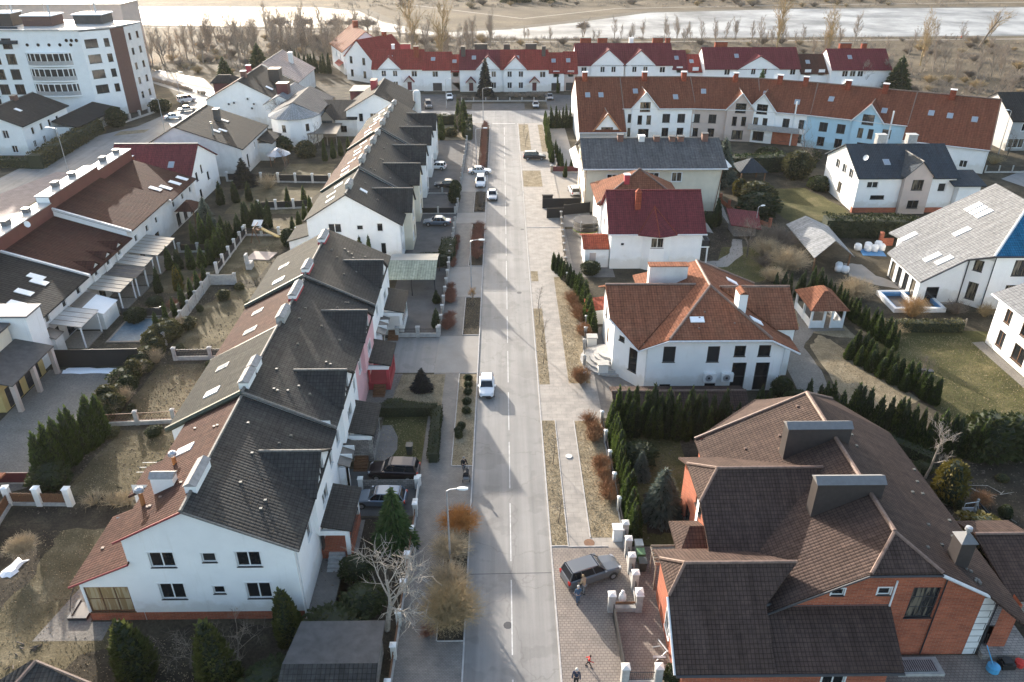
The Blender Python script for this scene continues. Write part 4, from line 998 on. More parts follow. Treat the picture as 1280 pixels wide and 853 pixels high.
# ---- houses north-west
h = House('gabled_house', 'long-roofed pale house with a tall pale flue on its dark grey roof', (-60, 157, 0), ['white2', 'cream'], ['dkgrey', 'capdk'])
d = h.gable(-69.8, -50.4, 149.5, 168, 5.4, 9.6, 'y', -62.4, ov=.4, og=.25, capm=1)
d['S'].win(-57.4, 3.6, .8, 1.8, 'd1').win(-60.3, 3.8, .9, 1.4, 'w1').win(-66.5, 3.2, 1.3, 1.2, 'd2'); d['E'].win(152.5, 1, 1, 2.6, 'd1').win(158, 3.4, 1, 1.2).win(164, 1.2, 2, 1.6, 'd2'); h.finish()
h.sky(d['b'], -55.6, 156, .9, 1.6, True); h.sky(d['b'], -56.4, 154.4, .9, 1.6, True); h.sky(d['b'], -57, 162, 1, 1.6); h.chim(-58.6, -57.6, 160.5, 162, 7, 10.4, 'felt', 'darkmetal', 'flat')
m = MB(); m.lathe(-56.1, 151.8, [(.2, 5.6), (.2, 9.8)], 8); m.lathe(-56.1, 151.8, [(.34, 9.9), (.3, 10.1), (.05, 10.2)], 8); h.part('flue', m, [W['poly']], h.roof)
m = MB(); m.slab([(-50.6, 160, 4.6), (-47.4, 160, 3.7), (-47.4, 168, 3.7), (-50.6, 168, 4.6)], .18, 0); m.box(-50.4, -47.8, 160.4, 167.6, 0, 3.6, 1); h.part('side_wing', m, [Rf['dkgrey'], W['white2']])
h = House('gabled_house', 'large white house with a broad blank gable, air units and a dark roof', (-62, 200, 0), ['white', 'brickdk'], ['dkgrey', 'caplt', 'brown'])
d = h.gable(-71, -54, 191.5, 212, 5.8, 10.2, 'y', -62.6, ov=.5, og=.35, m=(2, 0), capm=1); d['E'].row([195, 200, 206], 3.2, 1.2, 1.3); h.finish()
h.sky(d['b'], -57, 197, 1.2, 1.8, True); h.chim(-58.5, -55.8, 203, 206, 7, 10.8, 'clad', 'darkmetal', 'flat'); h.chim(-63.2, -62, 196, 197.2, 9.4, 11.6, 'brickdk', 'snow', 'flat'); h.chim(-64.5, -63.4, 205, 206, 9, 11.4, 'red', 'snow', 'flat')
for x, z in ((-66, 4.6), (-64.7, 4.9), (-61.3, 5.8), (-60, 4.6), (-60.6, 3.6)):
    m = MB(); m.box(x, x + .9, 191.1, 191.45, z, z + .7, 0); m.tube([(x + .45, 191.09, z + .35), (x + .45, 191.06, z + .35)], .26, 10, 1); h.part('air_unit', m, [W['whitepaint'], W['darkmetal']])
h = House('garden_tower', 'dark red boxy pavilion with a steel-blue hipped roof beside the big white gable', (-72.5, 212, 0), ['darkred'], ['dkgrey'])
h.box(-75, -70, 209.5, 215, 0, 6.4); h.slab([(-75.6, 209, 6.5), (-69.5, 209, 6.5), (-70.8, 211.6, 8), (-74.2, 211.6, 8)], 0); h.slab([(-75.6, 215.6, 6.5), (-69.5, 215.6, 6.5), (-70.8, 212.4, 8), (-74.2, 212.4, 8)], 0); h.slab([(-69.5, 209, 6.5), (-69.5, 215.6, 6.5), (-70.8, 212.4, 8), (-70.8, 211.6, 8)], 0); h.slab([(-75.6, 209, 6.5), (-75.6, 215.6, 6.5), (-74.2, 212.4, 8), (-74.2, 211.6, 8)], 0); h.slab([(-74.2, 211.6, 8), (-70.8, 211.6, 8), (-70.8, 212.4, 8), (-74.2, 212.4, 8)], 0); h.finish()
h = House('gabled_house', 'white house with a pale pinkish roof behind the big dark-roofed gable', (-63, 225, 0), ['white2'], ['pinkgrey', 'caplt'])
d = h.gable(-72, -55, 217, 238, 5.2, 10, 'y', -63.5, ov=.4, og=.4, capm=1); d['S'].row([-67, -60], 3, 1.3, 1.4); h.finish(); h.chim(-60, -59, 230, 231.5, 7, 10.6, 'white2', 'snow', 'flat')
t = T('open_pavilion', 'white-roofed open shelter on posts beside the pale pink roof', 'pavilion', (-66, 247, 0)); m = MB(); m.slab([(-71.5, 241, 3.6), (-62.5, 241, 3.0), (-64, 254, 3.0), (-71.5, 254, 3.6)], .2); t.part('roof', m, [W['flat']])
for x, y in ((-71, 241.6), (-63, 241.6), (-64.4, 253.4)): m = MB(); m.box(x, x + .25, y, y + .25, 0, 3); t.part('post', m, [W['whitepaint']])
h = House('round_house', 'white house with a round tower and conical slate roof', (-45.5, 178, 0), ['white'], ['sheet', 'grey', 'clad'])
for k in range(7):
    a0, a1 = R(180 + 30 * k), R(210 + 30 * k); f = lambda a, r=5.2: (-46.3 + r * math.cos(a), 176 + r * math.sin(a))
    q = h.rect(f(a0), f(a1), 0, 6); e0, e1 = f(a0, 5.7), f(a1, 5.7); h.slab([(*e0, 6.0), (*e1, 6.0), (-46.3, 176.1, 8.4)], 0, .12)
    if k in (2, 4): q.wu(1.3, 3.2, .9, 1.5, 'd1')
d = h.gable(-51.5, -41.1, 176, 194, 6, 8.4, 'y', -46.3, ov=.4, og=.1, m=(1, 1)); h.finish()
h = House('gabled_house', 'small white block with a dark box chimney behind the round house', (-52, 197, 0), ['white'], ['pale', 'capdk'])
d = h.gable(-56, -48.4, 187.5, 203, 5.6, 7.6, 'y', ov=.3, og=.3); d['S'].win(-51.4, 3.6, .8, 1, 'd1'); h.finish(); h.chim(-53.6, -51, 191, 193.6, 6.5, 9.6, 'darkred', 'darkmetal', 'flat')
h = House('wooden_annex', 'dark roofed annex with a gabled glazed bay and timber veranda', (-39, 184, 0), ['white2', 'palewood'], ['dkgrey'])
d = h.gable(-45, -33.4, 180, 191, 4.0, 6.4, 'x', 188, ov=.5, og=.3); d['S'].row([-43, -36.4], 1, 1.4, 1.4, 'd2'); f = h.dormer((-40, 188), (0, -1), 6.4, .3, 1.8, 5.9, 8.8, 3.8, 0, 0, 1, dwall=8); f.wu(1.8, 1.8, 2.6, 2.0, 'd22'); h.finish()
m = MB(); m.slab([(-43, 172, 2.6), (-36.5, 172, 2.6), (-36.5, 179.5, 3.2), (-43, 179.5, 3.2)], .1, 0)
for k in range(4): m.box(-42.9 + 2.05 * k, -42.75 + 2.05 * k, 172.1, 172.25, 0, 2.5, 1)
h.part('veranda', m, [W['darkpoly'], W['palewood']])
h = House('gabled_house', 'white gabled house with a dark roof and red chimney beyond the second terrace', (-28.5, 188, 0), ['white', 'red'], ['dkgrey', 'caplt'])
d = h.gable(-35.6, -21.2, 180.5, 198, 5.6, 9.4, 'y', -28.8, ov=.5, og=.4, capm=1); d['S'].win(-32.3, 3.2, 1.0, 1.9, 'w1').win(-29, 3.4, 2.4, 1.7, 'w3'); h.finish()
h.chim(-30.9, -29.6, 189, 192, 8, 10.6, 'red', 'darkred', 'flat')
m = MB(); m.box(-37.4, -33.2, 197, 204, 0, 6.6, 0); m.box(-37.6, -33.0, 196.8, 204.2, 6.6, 6.8, 1); h.part('red_wing', m, [W['darkred'], W['capdk'] if 'capdk' in W else Rf['capdk']])
m = MB(); m.lathe(-20.4, 191, [(.9, 0), (.9, 7.6), (.6, 8.1)], 10, 0); h.part('round_stack', m, [W['white2']])

# ---- apartment block and grey-roofed house, top left
h = House('apartment_building', 'tall white apartment block with curved glazed bays and a brown stair tower', (-112, 206, 0), ['white', 'tower', 'white2'], ['flat', 'navy', 'metal'])
S = h.rect((-139, 199), (-101, 199), 0, 20.6, 0); S2 = h.rect((-101, 199), (-95.6, 203.5), 0, 20.2, 0); h.rect((-95.6, 203.5), (-93.4, 206.2), 0, 20.4, 1); E2 = h.rect((-93.4, 206.2), (-92.4, 214), 0, 20.4, 2); h.rect((-92.4, 214), (-139, 222), 0, 20.6); h.rect((-139, 222), (-139, 199), 0, 20.6)
for k in range(5):
    z = 2.2 + 3.55 * k
    if k: S.row([-122.6, -118.8], z, 2.3, 2.4, 'd2'); S2.wu(2.2, z, 2.9, 2.0, 'd2', 1); S2.wu(5.7, z, 1.2, 1.9, 'd1')
    S.win(-125.6, z - .4, 2.4, 2.9, 'd2', 0)
    for u in (2, 5.5): E2.wu(u, z + .8, 1.1, 1.6, 'd1')
S.row([-120, -115], .9, 1.9, 1.6, 'd2')
B = h.box(-139.5, -127.5, 195.5, 199.2, 0, 19.4, 0, True)['S']
for k in range(5): B.win(-134.8, 2.2 + 3.55 * k, 4.2, 2.3, 'd22', 1); B.win(-129.6, 2.2 + 3.55 * k, 1.6, 2.2, 'd2')
h.slab([(-139.8, 195.2, 19.6), (-127.2, 195.2, 19.6), (-127.2, 199.4, 19.6), (-139.8, 199.4, 19.6)], 0, .2)
h.slab([(-139.3, 198.7, 20.75), (-100.9, 198.7, 20.75), (-95.3, 203.3, 20.75), (-92.2, 214.2, 20.75), (-139.3, 222.3, 20.75)], 0, .3)
h.slab([(-124.8, 198.6, 17.6), (-116, 198.6, 17.6), (-116, 200.6, 21.2), (-124.8, 200.6, 21.2)], 1, .1); h.finish()
for z in (5.6, 9.15, 12.7):     # curved glazed bays
    m = MB(); n = 10; f = lambda a, r: (-109.6 + 5.6 * math.sin(a), 199.3 - r * math.cos(a) + .9 - .9)
    A0 = [(-1 + 2 * k / n) * R(78) for k in range(n + 1)]
    ring = lambda r, zz: [(*f(a, r), zz) for a in A0] + [(-104.1, 199.02, zz), (-115.1, 199.02, zz)][::1]
    m.grid([ring(1.5, z - .3), ring(1.5, z)], 0); m.grid([ring(1.42, z), ring(1.42, z + 1.0)], 1); m.grid([ring(1.36, z + 1.0), ring(1.36, z + 2.7)], 2); m.grid([ring(1.55, z + 2.7), ring(1.55, z + 2.95)], 0)
    for a in A0: x, y = f(a, 1.42); m.box(x - .09, x + .09, y - .06, y + .1, z + 1.0, z + 2.7, 0)
    h.part('glazed_bay', m, [W['white'], W['metal'], Pn[1]])
for k in range(5):
    m = MB(); m.box(-127.2, -124.2, 197.9, 199.0, 1.6 + 3.55 * k, 1.8 + 3.55 * k, 0); m.box(-127.2, -124.2, 197.9, 198.0, 1.8 + 3.55 * k, 2.7 + 3.55 * k, 0); h.part('balcony', m, [W['metal']])
    m = MB(); m.tube([(-114 + 2.6 * k, 198.98, 17.3), (-114 + 2.6 * k, 198.9, 17.3)], .38, 10); h.part('porthole', m, [Pn[0]])
for k in range(3): m = MB(); m.tube([(-104.4 + 1.2 * k, 198.98, 18.3), (-104.4 + 1.2 * k, 198.9, 18.3)], .4, 8); h.part('porthole', m, [Pn[0]])
for (x0, x1, y0, y1, z1, mt) in ((-124, -119.6, 205, 210, 23.6, 'clad'), (-117, -110, 205, 211, 23.0, 'tower'), (-106.5, -99.5, 209, 215, 22.8, 'felt'), (-139, -125, 203, 215, 22.8, 'white')):
    m = MB(); m.box(x0, x1, y0, y1, 20.7, z1, 0); m.box(x0 - .3, x1 + .3, y0 - .3, y1 + .3, z1, z1 + .25, 1); h.part('roof_block', m, [W[mt], W['snow']], h.roof)
for (x, y, hh) in ((-130, 206, 3.5), (-121, 207, 4.5), (-112, 207, 3.2), (-103, 212, 2.6), (-134, 211, 3)):
    m = MB(); m.tube([(x, y, 23.5), (x, y, 24.5 + hh)], .06, 4); m.box(x - .6, x + .6, y - .03, y + .03, 24 + hh, 24.06 + hh); m.lathe(x + 1, y, [(.25, 23), (.25, 25.6)], 8, 0); h.part('mast', m, [W['metal']], h.roof)
h = House('office_block', 'pale distant block behind the apartment building at the top left corner', (-150, 268, 0), ['white2', 'pinkish'], ['flat'])
d = h.box(-175, -118, 262, 275, 0, 20, 1); d['S'].row([-122 - 4 * k for k in range(12)], 12.5, 2, 1.6, 'd2').row([-122 - 4 * k for k in range(12)], 8.5, 2, 1.6, 'd2'); h.slab([(-175.5, 261.5, 20.2), (-117.5, 261.5, 20.2), (-117.5, 275.5, 20.2), (-175.5, 275.5, 20.2)]); h.finish()
h = House('gabled_house', 'white two storey house with a slate roof and long garage wing below the apartment block', (-106, 175, 0), ['white'], ['dkgrey', 'capdk'])
d = h.gable(-116, -100.6, 165, 184, 6.2, 9.0, 'y', -107.5, ov=.5, og=.5, capm=1)
d['S'].win(-104.4, 3.6, 1.2, 1.7, 'w2').win(-103.4, .6, 1.2, 1.5, 'w2').win(-112, 3.6, 1.2, 1.7); d['E'].row([168.5, 172, 175.5, 179], 3.6, 1.0, 1.5, 'w1').row([168, 172], 1, 1.1, 1.4); h.finish(); h.sky(d['b'], -104.5, 172, 1, 1.4, True); h.chim(-108, -107, 176, 177.5, 8, 10, 'brickdk', 'darkmetal', 'flat')
m = MB(); m.slab([(-100.4, 176, 4.6), (-95, 176, 3.2), (-94, 196, 3.2), (-100.4, 196, 4.6)], .25, 0); m.box(-100.4, -95.8, 176.6, 195.4, 0, 3.1, 1); m.box(-95.85, -95.7, 178, 181, .2, 2.6, 2); m.box(-95.85, -95.7, 184, 187, .2, 2.6, 2); h.part('garage_wing', m, [Rf['dkgrey'], W['white'], W['darkmetal']])
# ---- far terrace with dark red roofs
def far_unit(lab, x0, x1, y0, ze, zr, roof, gables=(), wall='white', wins=(), garage=None, hood=None, depth=13., chims=(), dark=False):
    h = House('terraced_house', lab, ((x0 + x1) / 2, y0, 0), [wall, 'white'], [roof, 'gutter', 'redtrim'], group='far red roofed terrace')
    d = h.gable(x0, x1, y0, y0 + depth, ze, zr, 'x', None, ov=.5, og=.15)
    sl = (zr - ze) / (depth / 2)
    S = d['S']
    for (c, hw, zd) in gables:
        f = h.dormer((c, y0 + depth / 2), (0, -1), zr, sl, hw, zd, depth / 2 + .5, ze - .1, 0, 0, 0, ov=.3, dwall=depth / 2)
        u = hw
        f.wu(hw - 1.6, 4.1, 1.3, 1.6, 'w2').wu(hw + 1.6, 4.1, 1.3, 1.6, 'w2').wu(hw - 1.6, 1, 1.3, 1.7, 'w2').wu(hw + 1.6, 1, 1.3, 1.7, 'w2')
        q0 = Vector((c, y0 - .75)); h.cap((c, y0 - .55, zd + .3), (c - hw - .3, y0 - .55, ze - .3), 2, .14); h.cap((c, y0 - .55, zd + .3), (c + hw + .3, y0 - .55, ze - .3), 2, .14)
    for c in wins: S.win(c, 3.9, 1.6, 1.6, 'w2')
    if garage: S.win(garage, .05, 2.6, 2.2, 'gar')
    if hood: S.win(hood, .2, 1.2, 2.3, 'drr')
    h.finish()
    if hood:
        m = MB(); a = hood; m.slab([(a - 1.5, y0 - 1.6, 2.7), (a, y0 - 1.6, 4.3), (a, y0, 4.3), (a - 1.5, y0, 2.7)], .15); m.slab([(a, y0 - 1.6, 4.3), (a + 1.5, y0 - 1.6, 2.7), (a + 1.5, y0, 2.7), (a, y0, 4.3)], .15)
        h.part('porch_hood', m, [Rf[roof]])
    for (x, dy, mt, w) in chims: h.chim(x - w, x + w, y0 + depth / 2 + dy - .5, y0 + depth / 2 + dy + .5, zr - 2.0, zr + 1.3, mt, 'snow' if mt == 'white' else 'darkmetal', 'flat')
    h.sky(d['a'], x0 + (x1 - x0) * .35, y0 + depth * .28, 1.2, 1.5)
    return h
fy = 229.5
far_unit('terraced house of the red row with a bow-fronted gable and a dark car before it', -37, -22.5, fy + 1.5, 6.2, 10.2, 'redfar', [(-32, 3.3, 9.2)], chims=[(-28, 2, 'red', 1.4), (-24.5, -2.5, 'firebrick', .7), (-31.5, 1, 'white', .4)], hood=-26.5, wins=[-25])
far_unit('narrow red roofed house with a plain front between the bow gable and the link', -22.5, -14.5, fy + 1, 6, 9.6, 'redfar', wins=[-19], garage=-18.5)
far_unit('narrowest red link house of the far terrace with a single window', -14.5, -12, fy + 1.4, 5.4, 8.8, 'redfar', wins=[-13.2], garage=-13.2, wall='pinkish')
far_unit('plum red roofed terraced house partly behind the tall dark spruce', -12, -.4, fy, 6.3, 10.3, 'maroonfar', [(-3.9, 3.5, 9.6)], hood=-8.8, chims=[(-6, 2.5, 'clad', 1.8), (-11, -2, 'clad', .6)])
far_unit('red roofed terraced house with a striped gable above the wide brown hedge', -.4, 13.3, fy, 6.3, 10.3, 'redfar', [(3.8, 3.3, 9.4)], hood=9.3, wins=[11.6], chims=[(1.5, 2, 'clad', .9), (8.5, 2.5, 'clad', 1.6), (12, -2, 'clad', .5)])
far_unit('low red roofed house with a dark garage door behind the parked silver car', 13.3, 17.8, fy + .6, 5.2, 9.4, 'redfar', wins=[15.5], garage=15.5)
far_unit('low rust-red roofed house at the corner of the brown roofed row', 17.8, 21.6, fy + 1, 5, 9.6, 'redfar', wins=[19.7], garage=19.7, wall='pinkish')
far_unit('broad twin-gabled house with maroon roof behind the brown tiled row', 21.6, 50, fy + 7, 6.2, 11.0, 'maroonfar', [(31, 5, 10.2), (40.3, 4.6, 10.0)], wins=[24, 47], chims=[(25, 2, 'firebrick', 1.6), (30, 2, 'firebrick', 1.4), (38.5, 1.5, 'white', .6), (46.5, 2, 'firebrick', 1.5), (49.5, 2, 'firebrick', .7)])
far_unit('low maroon link east of the twin-gabled house', 50, 54.5, fy + 7, 5, 9, 'maroonfar', wins=[52])
far_unit('low rust-brown link west of the plum roofed house', 54.5, 58.5, fy + 6, 4.4, 8, 'redfar', wins=[56.5])
far_unit('long plum roofed house with one low gable and a small fir in front', 58.5, 86, fy + 3, 5.8, 10.4, 'maroonfar', [(74, 6, 9)], wins=[65, 84], chims=[(64.5, 2, 'firebrick', 1.8)])
far_unit('dark and brown roofed link between the two plum roofs', 86, 94, fy + 2, 4.6, 8.6, 'cbrown', wins=[88, 92])
far_unit('easternmost plum roofed house with long ribbon windows', 94, 111, fy, 6, 10.4, 'maroonfar', wins=[98, 100.2, 102.4], chims=[(100, 2, 'firebrick', 1.7), (105.5, 2, 'firebrick', .7)])
# the two turned houses at the west end of that terrace
h = House('terraced_house', 'turned white house of the red terrace with steep red roof and grey door hood', (-38.8, 250.6, 0), ['white'], ['redfar', 'redtrim'], rz=R(-37), group='far red roofed terrace', local=True)
d = h.gable(-5.6, 5.6, -7, 7.5, 7.0, 11.8, 'y', ov=.4, og=.4); d['S'].row([-3.2, 2.2], 5.0, 1.2, 2.0, 'd1').row([-3.2, 2.2], 1.2, 1.2, 2.0, 'd1'); d['E'].row([-4.5, -1, 3.5], 4.6, 1.1, 1.8, 'd1').row([-4.5, -1], 1.0, 1.1, 1.8, 'd1').win(2.8, .2, 1.2, 2.3, 'drr'); h.finish(); h.chim(-.5, .6, 4, 5, 10, 13, 'firebrick', 'snow', 'flat')
h = House('terraced_house', 'westernmost house of the red terrace with orange-brown slope and tall red chimney', (-45.5, 266, 0), ['white'], ['gbrown', 'redfar', 'redtrim'], rz=R(22), group='far red roofed terrace', local=True)
d = h.gable(-7.5, 7.5, -8, 11, 7.0, 12.4, 'y', ov=.5, og=.4, m=(0, 1)); d['S'].row([-3.5, 2.5], 4.4, 1.1, 1.8, 'd1').row([-3.5, 2.5], 1, 1.1, 1.8, 'd1'); d['W'].row([-3, 3], 4, 1.1, 1.6); h.finish(); h.chim(-.8, .8, 5, 6.2, 11, 14, 'firebrick', 'redfar', 'flat')
m = MB(); m.slab([(-9, -7, 2.6), (-7, -7, 4), (-7, 0, 4), (-9, 0, 2.6)], .15); h.part('side_roof', m, [Rf['redfar']])

# ---- long row with weathered brown-red roof: units follow a bending ridge line
Gp = [(16.9, 184.8), (27, 184.8), (43.2, 184.8), (58.3, 182.6), (70, 177.4), (87.5, 167.4), (101, 159.8)]
Gm = ['grey', 'white', 'pinkish', 'white', 'blue', 'white']
Gl = ['western end house of the brown-red row, with a long catslide roof and orange gabled dormer', 'white house of the brown-red row with a brown framed gable window', 'beige-pink house of the brown-red row with arched gable window', 'white house of the brown-red row with grey balcony and brick ground floor', 'pale blue house of the brown-red row with tall grid window in its gable', 'eastern end house of the brown-red row with three roof lights and low eaves']
for i in range(6):
    (ax, ay), (bx, by) = Gp[i], Gp[i + 1]; L_ = math.hypot(bx - ax, by - ay); rz = math.atan2(by - ay, bx - ax)
    h = House('terraced_house', Gl[i], ((ax + bx) / 2, (ay + by) / 2, 0), [Gm[i], 'brick', 'white'], ['gbrown', 'gutter', 'cap', 'orangewood'], rz=rz, group='brown-red roofed row', local=True)
    w = L_ / 2 + .12; fr = -8.4; k = .6; zr = 12.0; ze = 12 - 8.4 * k
    low = i in (0, 5)
    ya = -14.6 if i == 0 else (-12 if i == 5 else fr)
    za = zr + ya * k
    h.slab([(-w, ya - .4, za - .24 + .18), (w, ya - .4, za - .24 + .18), (w, 0, zr + .18), (-w, 0, zr + .18)], 0); h.slab([(-w, 0, zr + .18), (w, 0, zr + .18), (w, 8.8, zr - 8.8 * k + .18), (-w, 8.8, zr - 8.8 * k + .18)], 0)
    w2 = L_ / 2
    S = h.rect((-w2, ya), (w2, ya), 0, za); h.rect((w2, 8.4), (-w2, 8.4), 0, ze); h.face((w2, ya), (w2, 8.4), [(0, 0), (8.4 - ya, 0), (8.4 - ya, ze), (-ya, zr), (0, za)], 2); h.face((-w2, 8.4), (-w2, ya), [(0, 0), (8.4 - ya, 0), (8.4 - ya, za), (8.4, zr), (0, ze)], 2)
    h.cap((-w, 0, zr + .2), (w, 0, zr + .2), 2, .16); h.cap((-w, ya - .42, za - .1), (w, ya - .42, za - .1), 1, .12); h.cap((w, ya, za + .1), (w, 0, zr + .2), 2, .12)
    if i == 0:
        f = h.dormer((1.0, 0), (0, -1), zr, k, 2.7, 6.9, 14.2, 3.6, 1.5, 0, 2, capm=2, ov=.35); f.wu(2.7, 2.0, 2.6, 2.2, 'b3', 2); h.cap((1, -14.5, 7.2), (-2.1, -14.5, 3.3), 3, .16); h.cap((1, -14.5, 7.2), (4.1, -14.5, 3.3), 3, .16)
        sk = ((-2.6, -5), (.4, -5))
    elif i == 5: S.row([-4, 0, 4], .8, 1.4, 1.4); sk = ((-4, -5), (-.5, -5.2), (4, -5.5))
    else:
        c = {1: -3.2, 2: 3.4, 3: -3.6, 4: 2.6}[i]
        f = h.dormer((c, 0), (0, -1), zr, k, 2.9, 10.3, 8.9, 7.0, 0, 0, 0, capm=2, ov=.3, dwall=8.4)
        f.wu(2.9, 6.3, 2.3, 2.1, 'b2' if i == 1 else 'd22', 2 if i == 1 else 0).wu(1.9, 3.5, 1.0, 2, 'd1').wu(3.9, 3.5, 1.0, 2, 'd1').wu(2.9, .5, 2.4, 2, 'd2')
        h.cap((c, -9.17, 10.55), (c - 3.3, -9.17, 6.75), 1, .13); h.cap((c, -9.17, 10.55), (c + 3.3, -9.17, 6.75), 1, .13)
        for u in (-6, 1.8, 5.2) if c < 0 else (-6, -2.4, 6.6):
            if abs(u) < w2 - .8: S.wu(u + w2, 3.8, 1.7 if i != 3 else 1.4, 1.9, 'd2', 1).wu(u + w2, .7, 1.5, 1.9, 'd2')
        sk = ((-w2 * .6, -4), (w2 * .5, -5.6))
    h.finish()
    for (x, y) in sk: h.sky(0, x, y, 1.1, 1.5)
    for x in {0: (-3,), 1: (-2.5, 6.5), 2: (2.5,), 3: (-1.5, 4), 4: (-3.5, 4), 5: (-1,)}[i]: h.chim(x - .55, x + .55, -1.3, -.3, 9.8, 13.4, 'firebrick', 'snow', 'flat', 'x')
    if i in (2, 3, 4): h.dish((2.5, -1.5, -3.5)[i - 2] - 1, -1.6, 13.2, .6, R(-120))
    if i == 3: m = MB(); m.box(-6, 5, -10.2, -8.45, 3.0, 3.2, 0); m.box(-6, 5, -10.2, -10.1, 3.2, 4.2, 0); h.part('balcony', m, [W['metal']]); m = MB(); m.box(-5.9, 4.9, -8.46, -8.42, 0, 2.9, 0); h.part('brick_facing', m, [W['brick']])
    if i in (3, 4): h.pipe([(w2 - 3, -8.6, 0), (w2 - 3, -8.6, 7), (w2 - 3, -8.7, 9.6)], .16, 'whitepaint', 'flue')
    h.pipe([(w2 - .2, ya - .1, za - .2), (w2 - .2, ya - .1, .1)])

# ---- cream house with slate roof
h = House('hipped_house', 'cream house with a broad slate grey roof and six brick chimney stubs', (26, 135, 0), ['cream', 'white'], ['grey', 'gutter', 'caplt'])
d = h.gable(14.2, 37.2, 128.4, 142.5, 8.0, 10.8, 'x', 135.2, ov=1.0, og=.7, capm=2)
h.cap((13.5, 127.3, 7.75), (37.9, 127.3, 7.75), 1, .12)
for sx, e in ((13.5, -1), (37.9, 1)): h.slab([(sx, 128, 7.8), (sx, 142.4, 7.8), (sx + e * 1.3, 140.6, 7.5), (sx + e * 1.3, 129.8, 7.5)], 1, .12)
d['S'].win(25.7, 5.3, 1.7, 1.55, 'w2').win(29.6, 5.3, 1.7, 1.6, 'w2').win(18.6, 5.1, 1.7, 1.5, 'w2').win(33.6, 1.7, .9, 1.6, 'w1').win(16.6, 1, 1.3, 1.9, 'w1'); d['W'].row([131, 135, 139], 5, 1.2, 1.5).row([131, 139], 1.4, 1.2, 1.6); h.finish()
for x, hh, mt in ((20.5, 11.7, 'brickdk'), (24.2, 11.5, 'white2'), (26.8, 11.4, 'brickdk'), (29.5, 11.4, 'brickdk'), (31, 11.4, 'brickdk'), (35.2, 11.9, 'brickdk')): h.chim(x - .5, x + .5, 134.2, 135.2, 10, hh, mt, 'darkmetal' if mt != 'white2' else 'snow', 'flat')
h.pipe([(14.1, 128.2, 7.6), (14.1, 128.2, .1)], .07, 'wood'); h.pipe([(37.3, 128.3, 7.6), (36.6, 128.3, .1)], .07, 'wood')
# ---- white house with maroon roof
h = House('gabled_house', 'white house with a shiny maroon tiled roof and orange chimney', (22, 110, 0), ['white'], ['maroon', 'gutter', 'terra', 'firebrick', 'cap'])
d = h.gable(15.5, 28.6, 104, 115.2, 5.75, 9.8, 'x', 109.6, ov=.6, og=.45, m=(0, 0))
h.cap((15.0, 103.35, 5.45), (29.1, 103.35, 5.45), 1, .11); h.cap((15.05, 109.6, 10), (29.05, 109.6, 10), 0, .13)
h.slab([(19.2, 103.25, 5.5), (22.0, 101.7, 5.75), (21.95, 107.0, 8.45)], 0, .12); h.slab([(22.0, 101.7, 5.75), (24.8, 103.25, 5.5), (21.95, 107.0, 8.45)], 0, .12); h.cap((22, 101.7, 5.75), (21.95, 107.0, 8.5), 3, .08); h.cap((19.2, 103.25, 5.55), (21.95, 107, 8.45), 3, .06); h.cap((24.8, 103.25, 5.55), (21.95, 107, 8.45), 3, .06)
b1 = h.rect((20, 104), (21, 103.3), 0, 5.4); b2 = h.rect((21, 103.3), (23.1, 103.3), 0, 5.4); h.rect((23.1, 103.3), (24.1, 104), 0, 5.4); b2.win(22.05, 3.5, 1.8, 1.5, 'w2d', 2)
d['S'].win(17.2, 3.6, .5, .4, 'w1'); d['W'].row([107, 112], 3.4, 1.2, 1.5).win(107, .8, 1.2, 1.4, 'w1'); d['E'].row([107, 112], 3.4, 1.2, 1.5)
# pyramid-roofed rear wing
h.box(15.2, 27.6, 115.2, 125, 0, 6)
for p in ([(14.6, 114.9, 6), (28.2, 114.9, 6)], [(28.2, 114.9, 6), (28.2, 125.6, 6)], [(28.2, 125.6, 6), (14.6, 125.6, 6)], [(14.6, 125.6, 6), (14.6, 114.9, 6)]): h.slab([p[0], p[1], (21.6, 119.6, 10.2)], 2)
h.cap((21.6, 119.6, 10.25), (28.2, 114.9, 6.1), 4, .14); h.cap((21.6, 119.6, 10.25), (14.6, 114.9, 6.1), 4, .14); h.finish()
h.chim(19.1, 19.9, 106.8, 107.5, 7, 10.5, 'firebrick', 'firebrick', 'pyr'); h.chim(19.0, 19.8, 117.5, 118.3, 8, 9.8, 'red', 'snow', 'flat')
m = MB(); m.slab([(11.6, 104.2, 3.05), (15.4, 104.2, 3.05), (15.4, 107.2, 4.1), (11.6, 107.2, 4.1)], .14, 0); m.slab([(11.6, 107.2, 4.1), (15.4, 107.2, 4.1), (15.4, 110.2, 3.05), (11.6, 110.2, 3.05)], .14, 0); m.box(11.9, 15.4, 104.5, 109.9, 0, 2.9, 1); m.box(11.85, 15.4, 104.42, 104.5, 2.75, 2.95, 1); o = h.part('porch', m, [Rf['firebrick'], W['white']])
m = MB(); m.box(12.6, 13.5, 104.36, 104.49, .1, 2.3); h.part('door', m, [W['pinkish']], o)
m = MB(); m.box(28.65, 30.2, 105.5, 109.5, 2.6, 2.8, 1); m.box(30.05, 30.2, 105.5, 109.5, 2.8, 3.7, 0); m.box(28.65, 30.2, 105.5, 105.65, 2.8, 3.7, 0); m.box(29.9, 30.1, 105.6, 105.8, 0, 2.6, 1); m.slab([(28.7, 105.4, 5.3), (30.5, 105.4, 4.9), (30.5, 109.6, 4.9), (28.7, 109.6, 5.3)], .1, 0); h.part('balcony', m, [W['darkmetal'], W['white']])

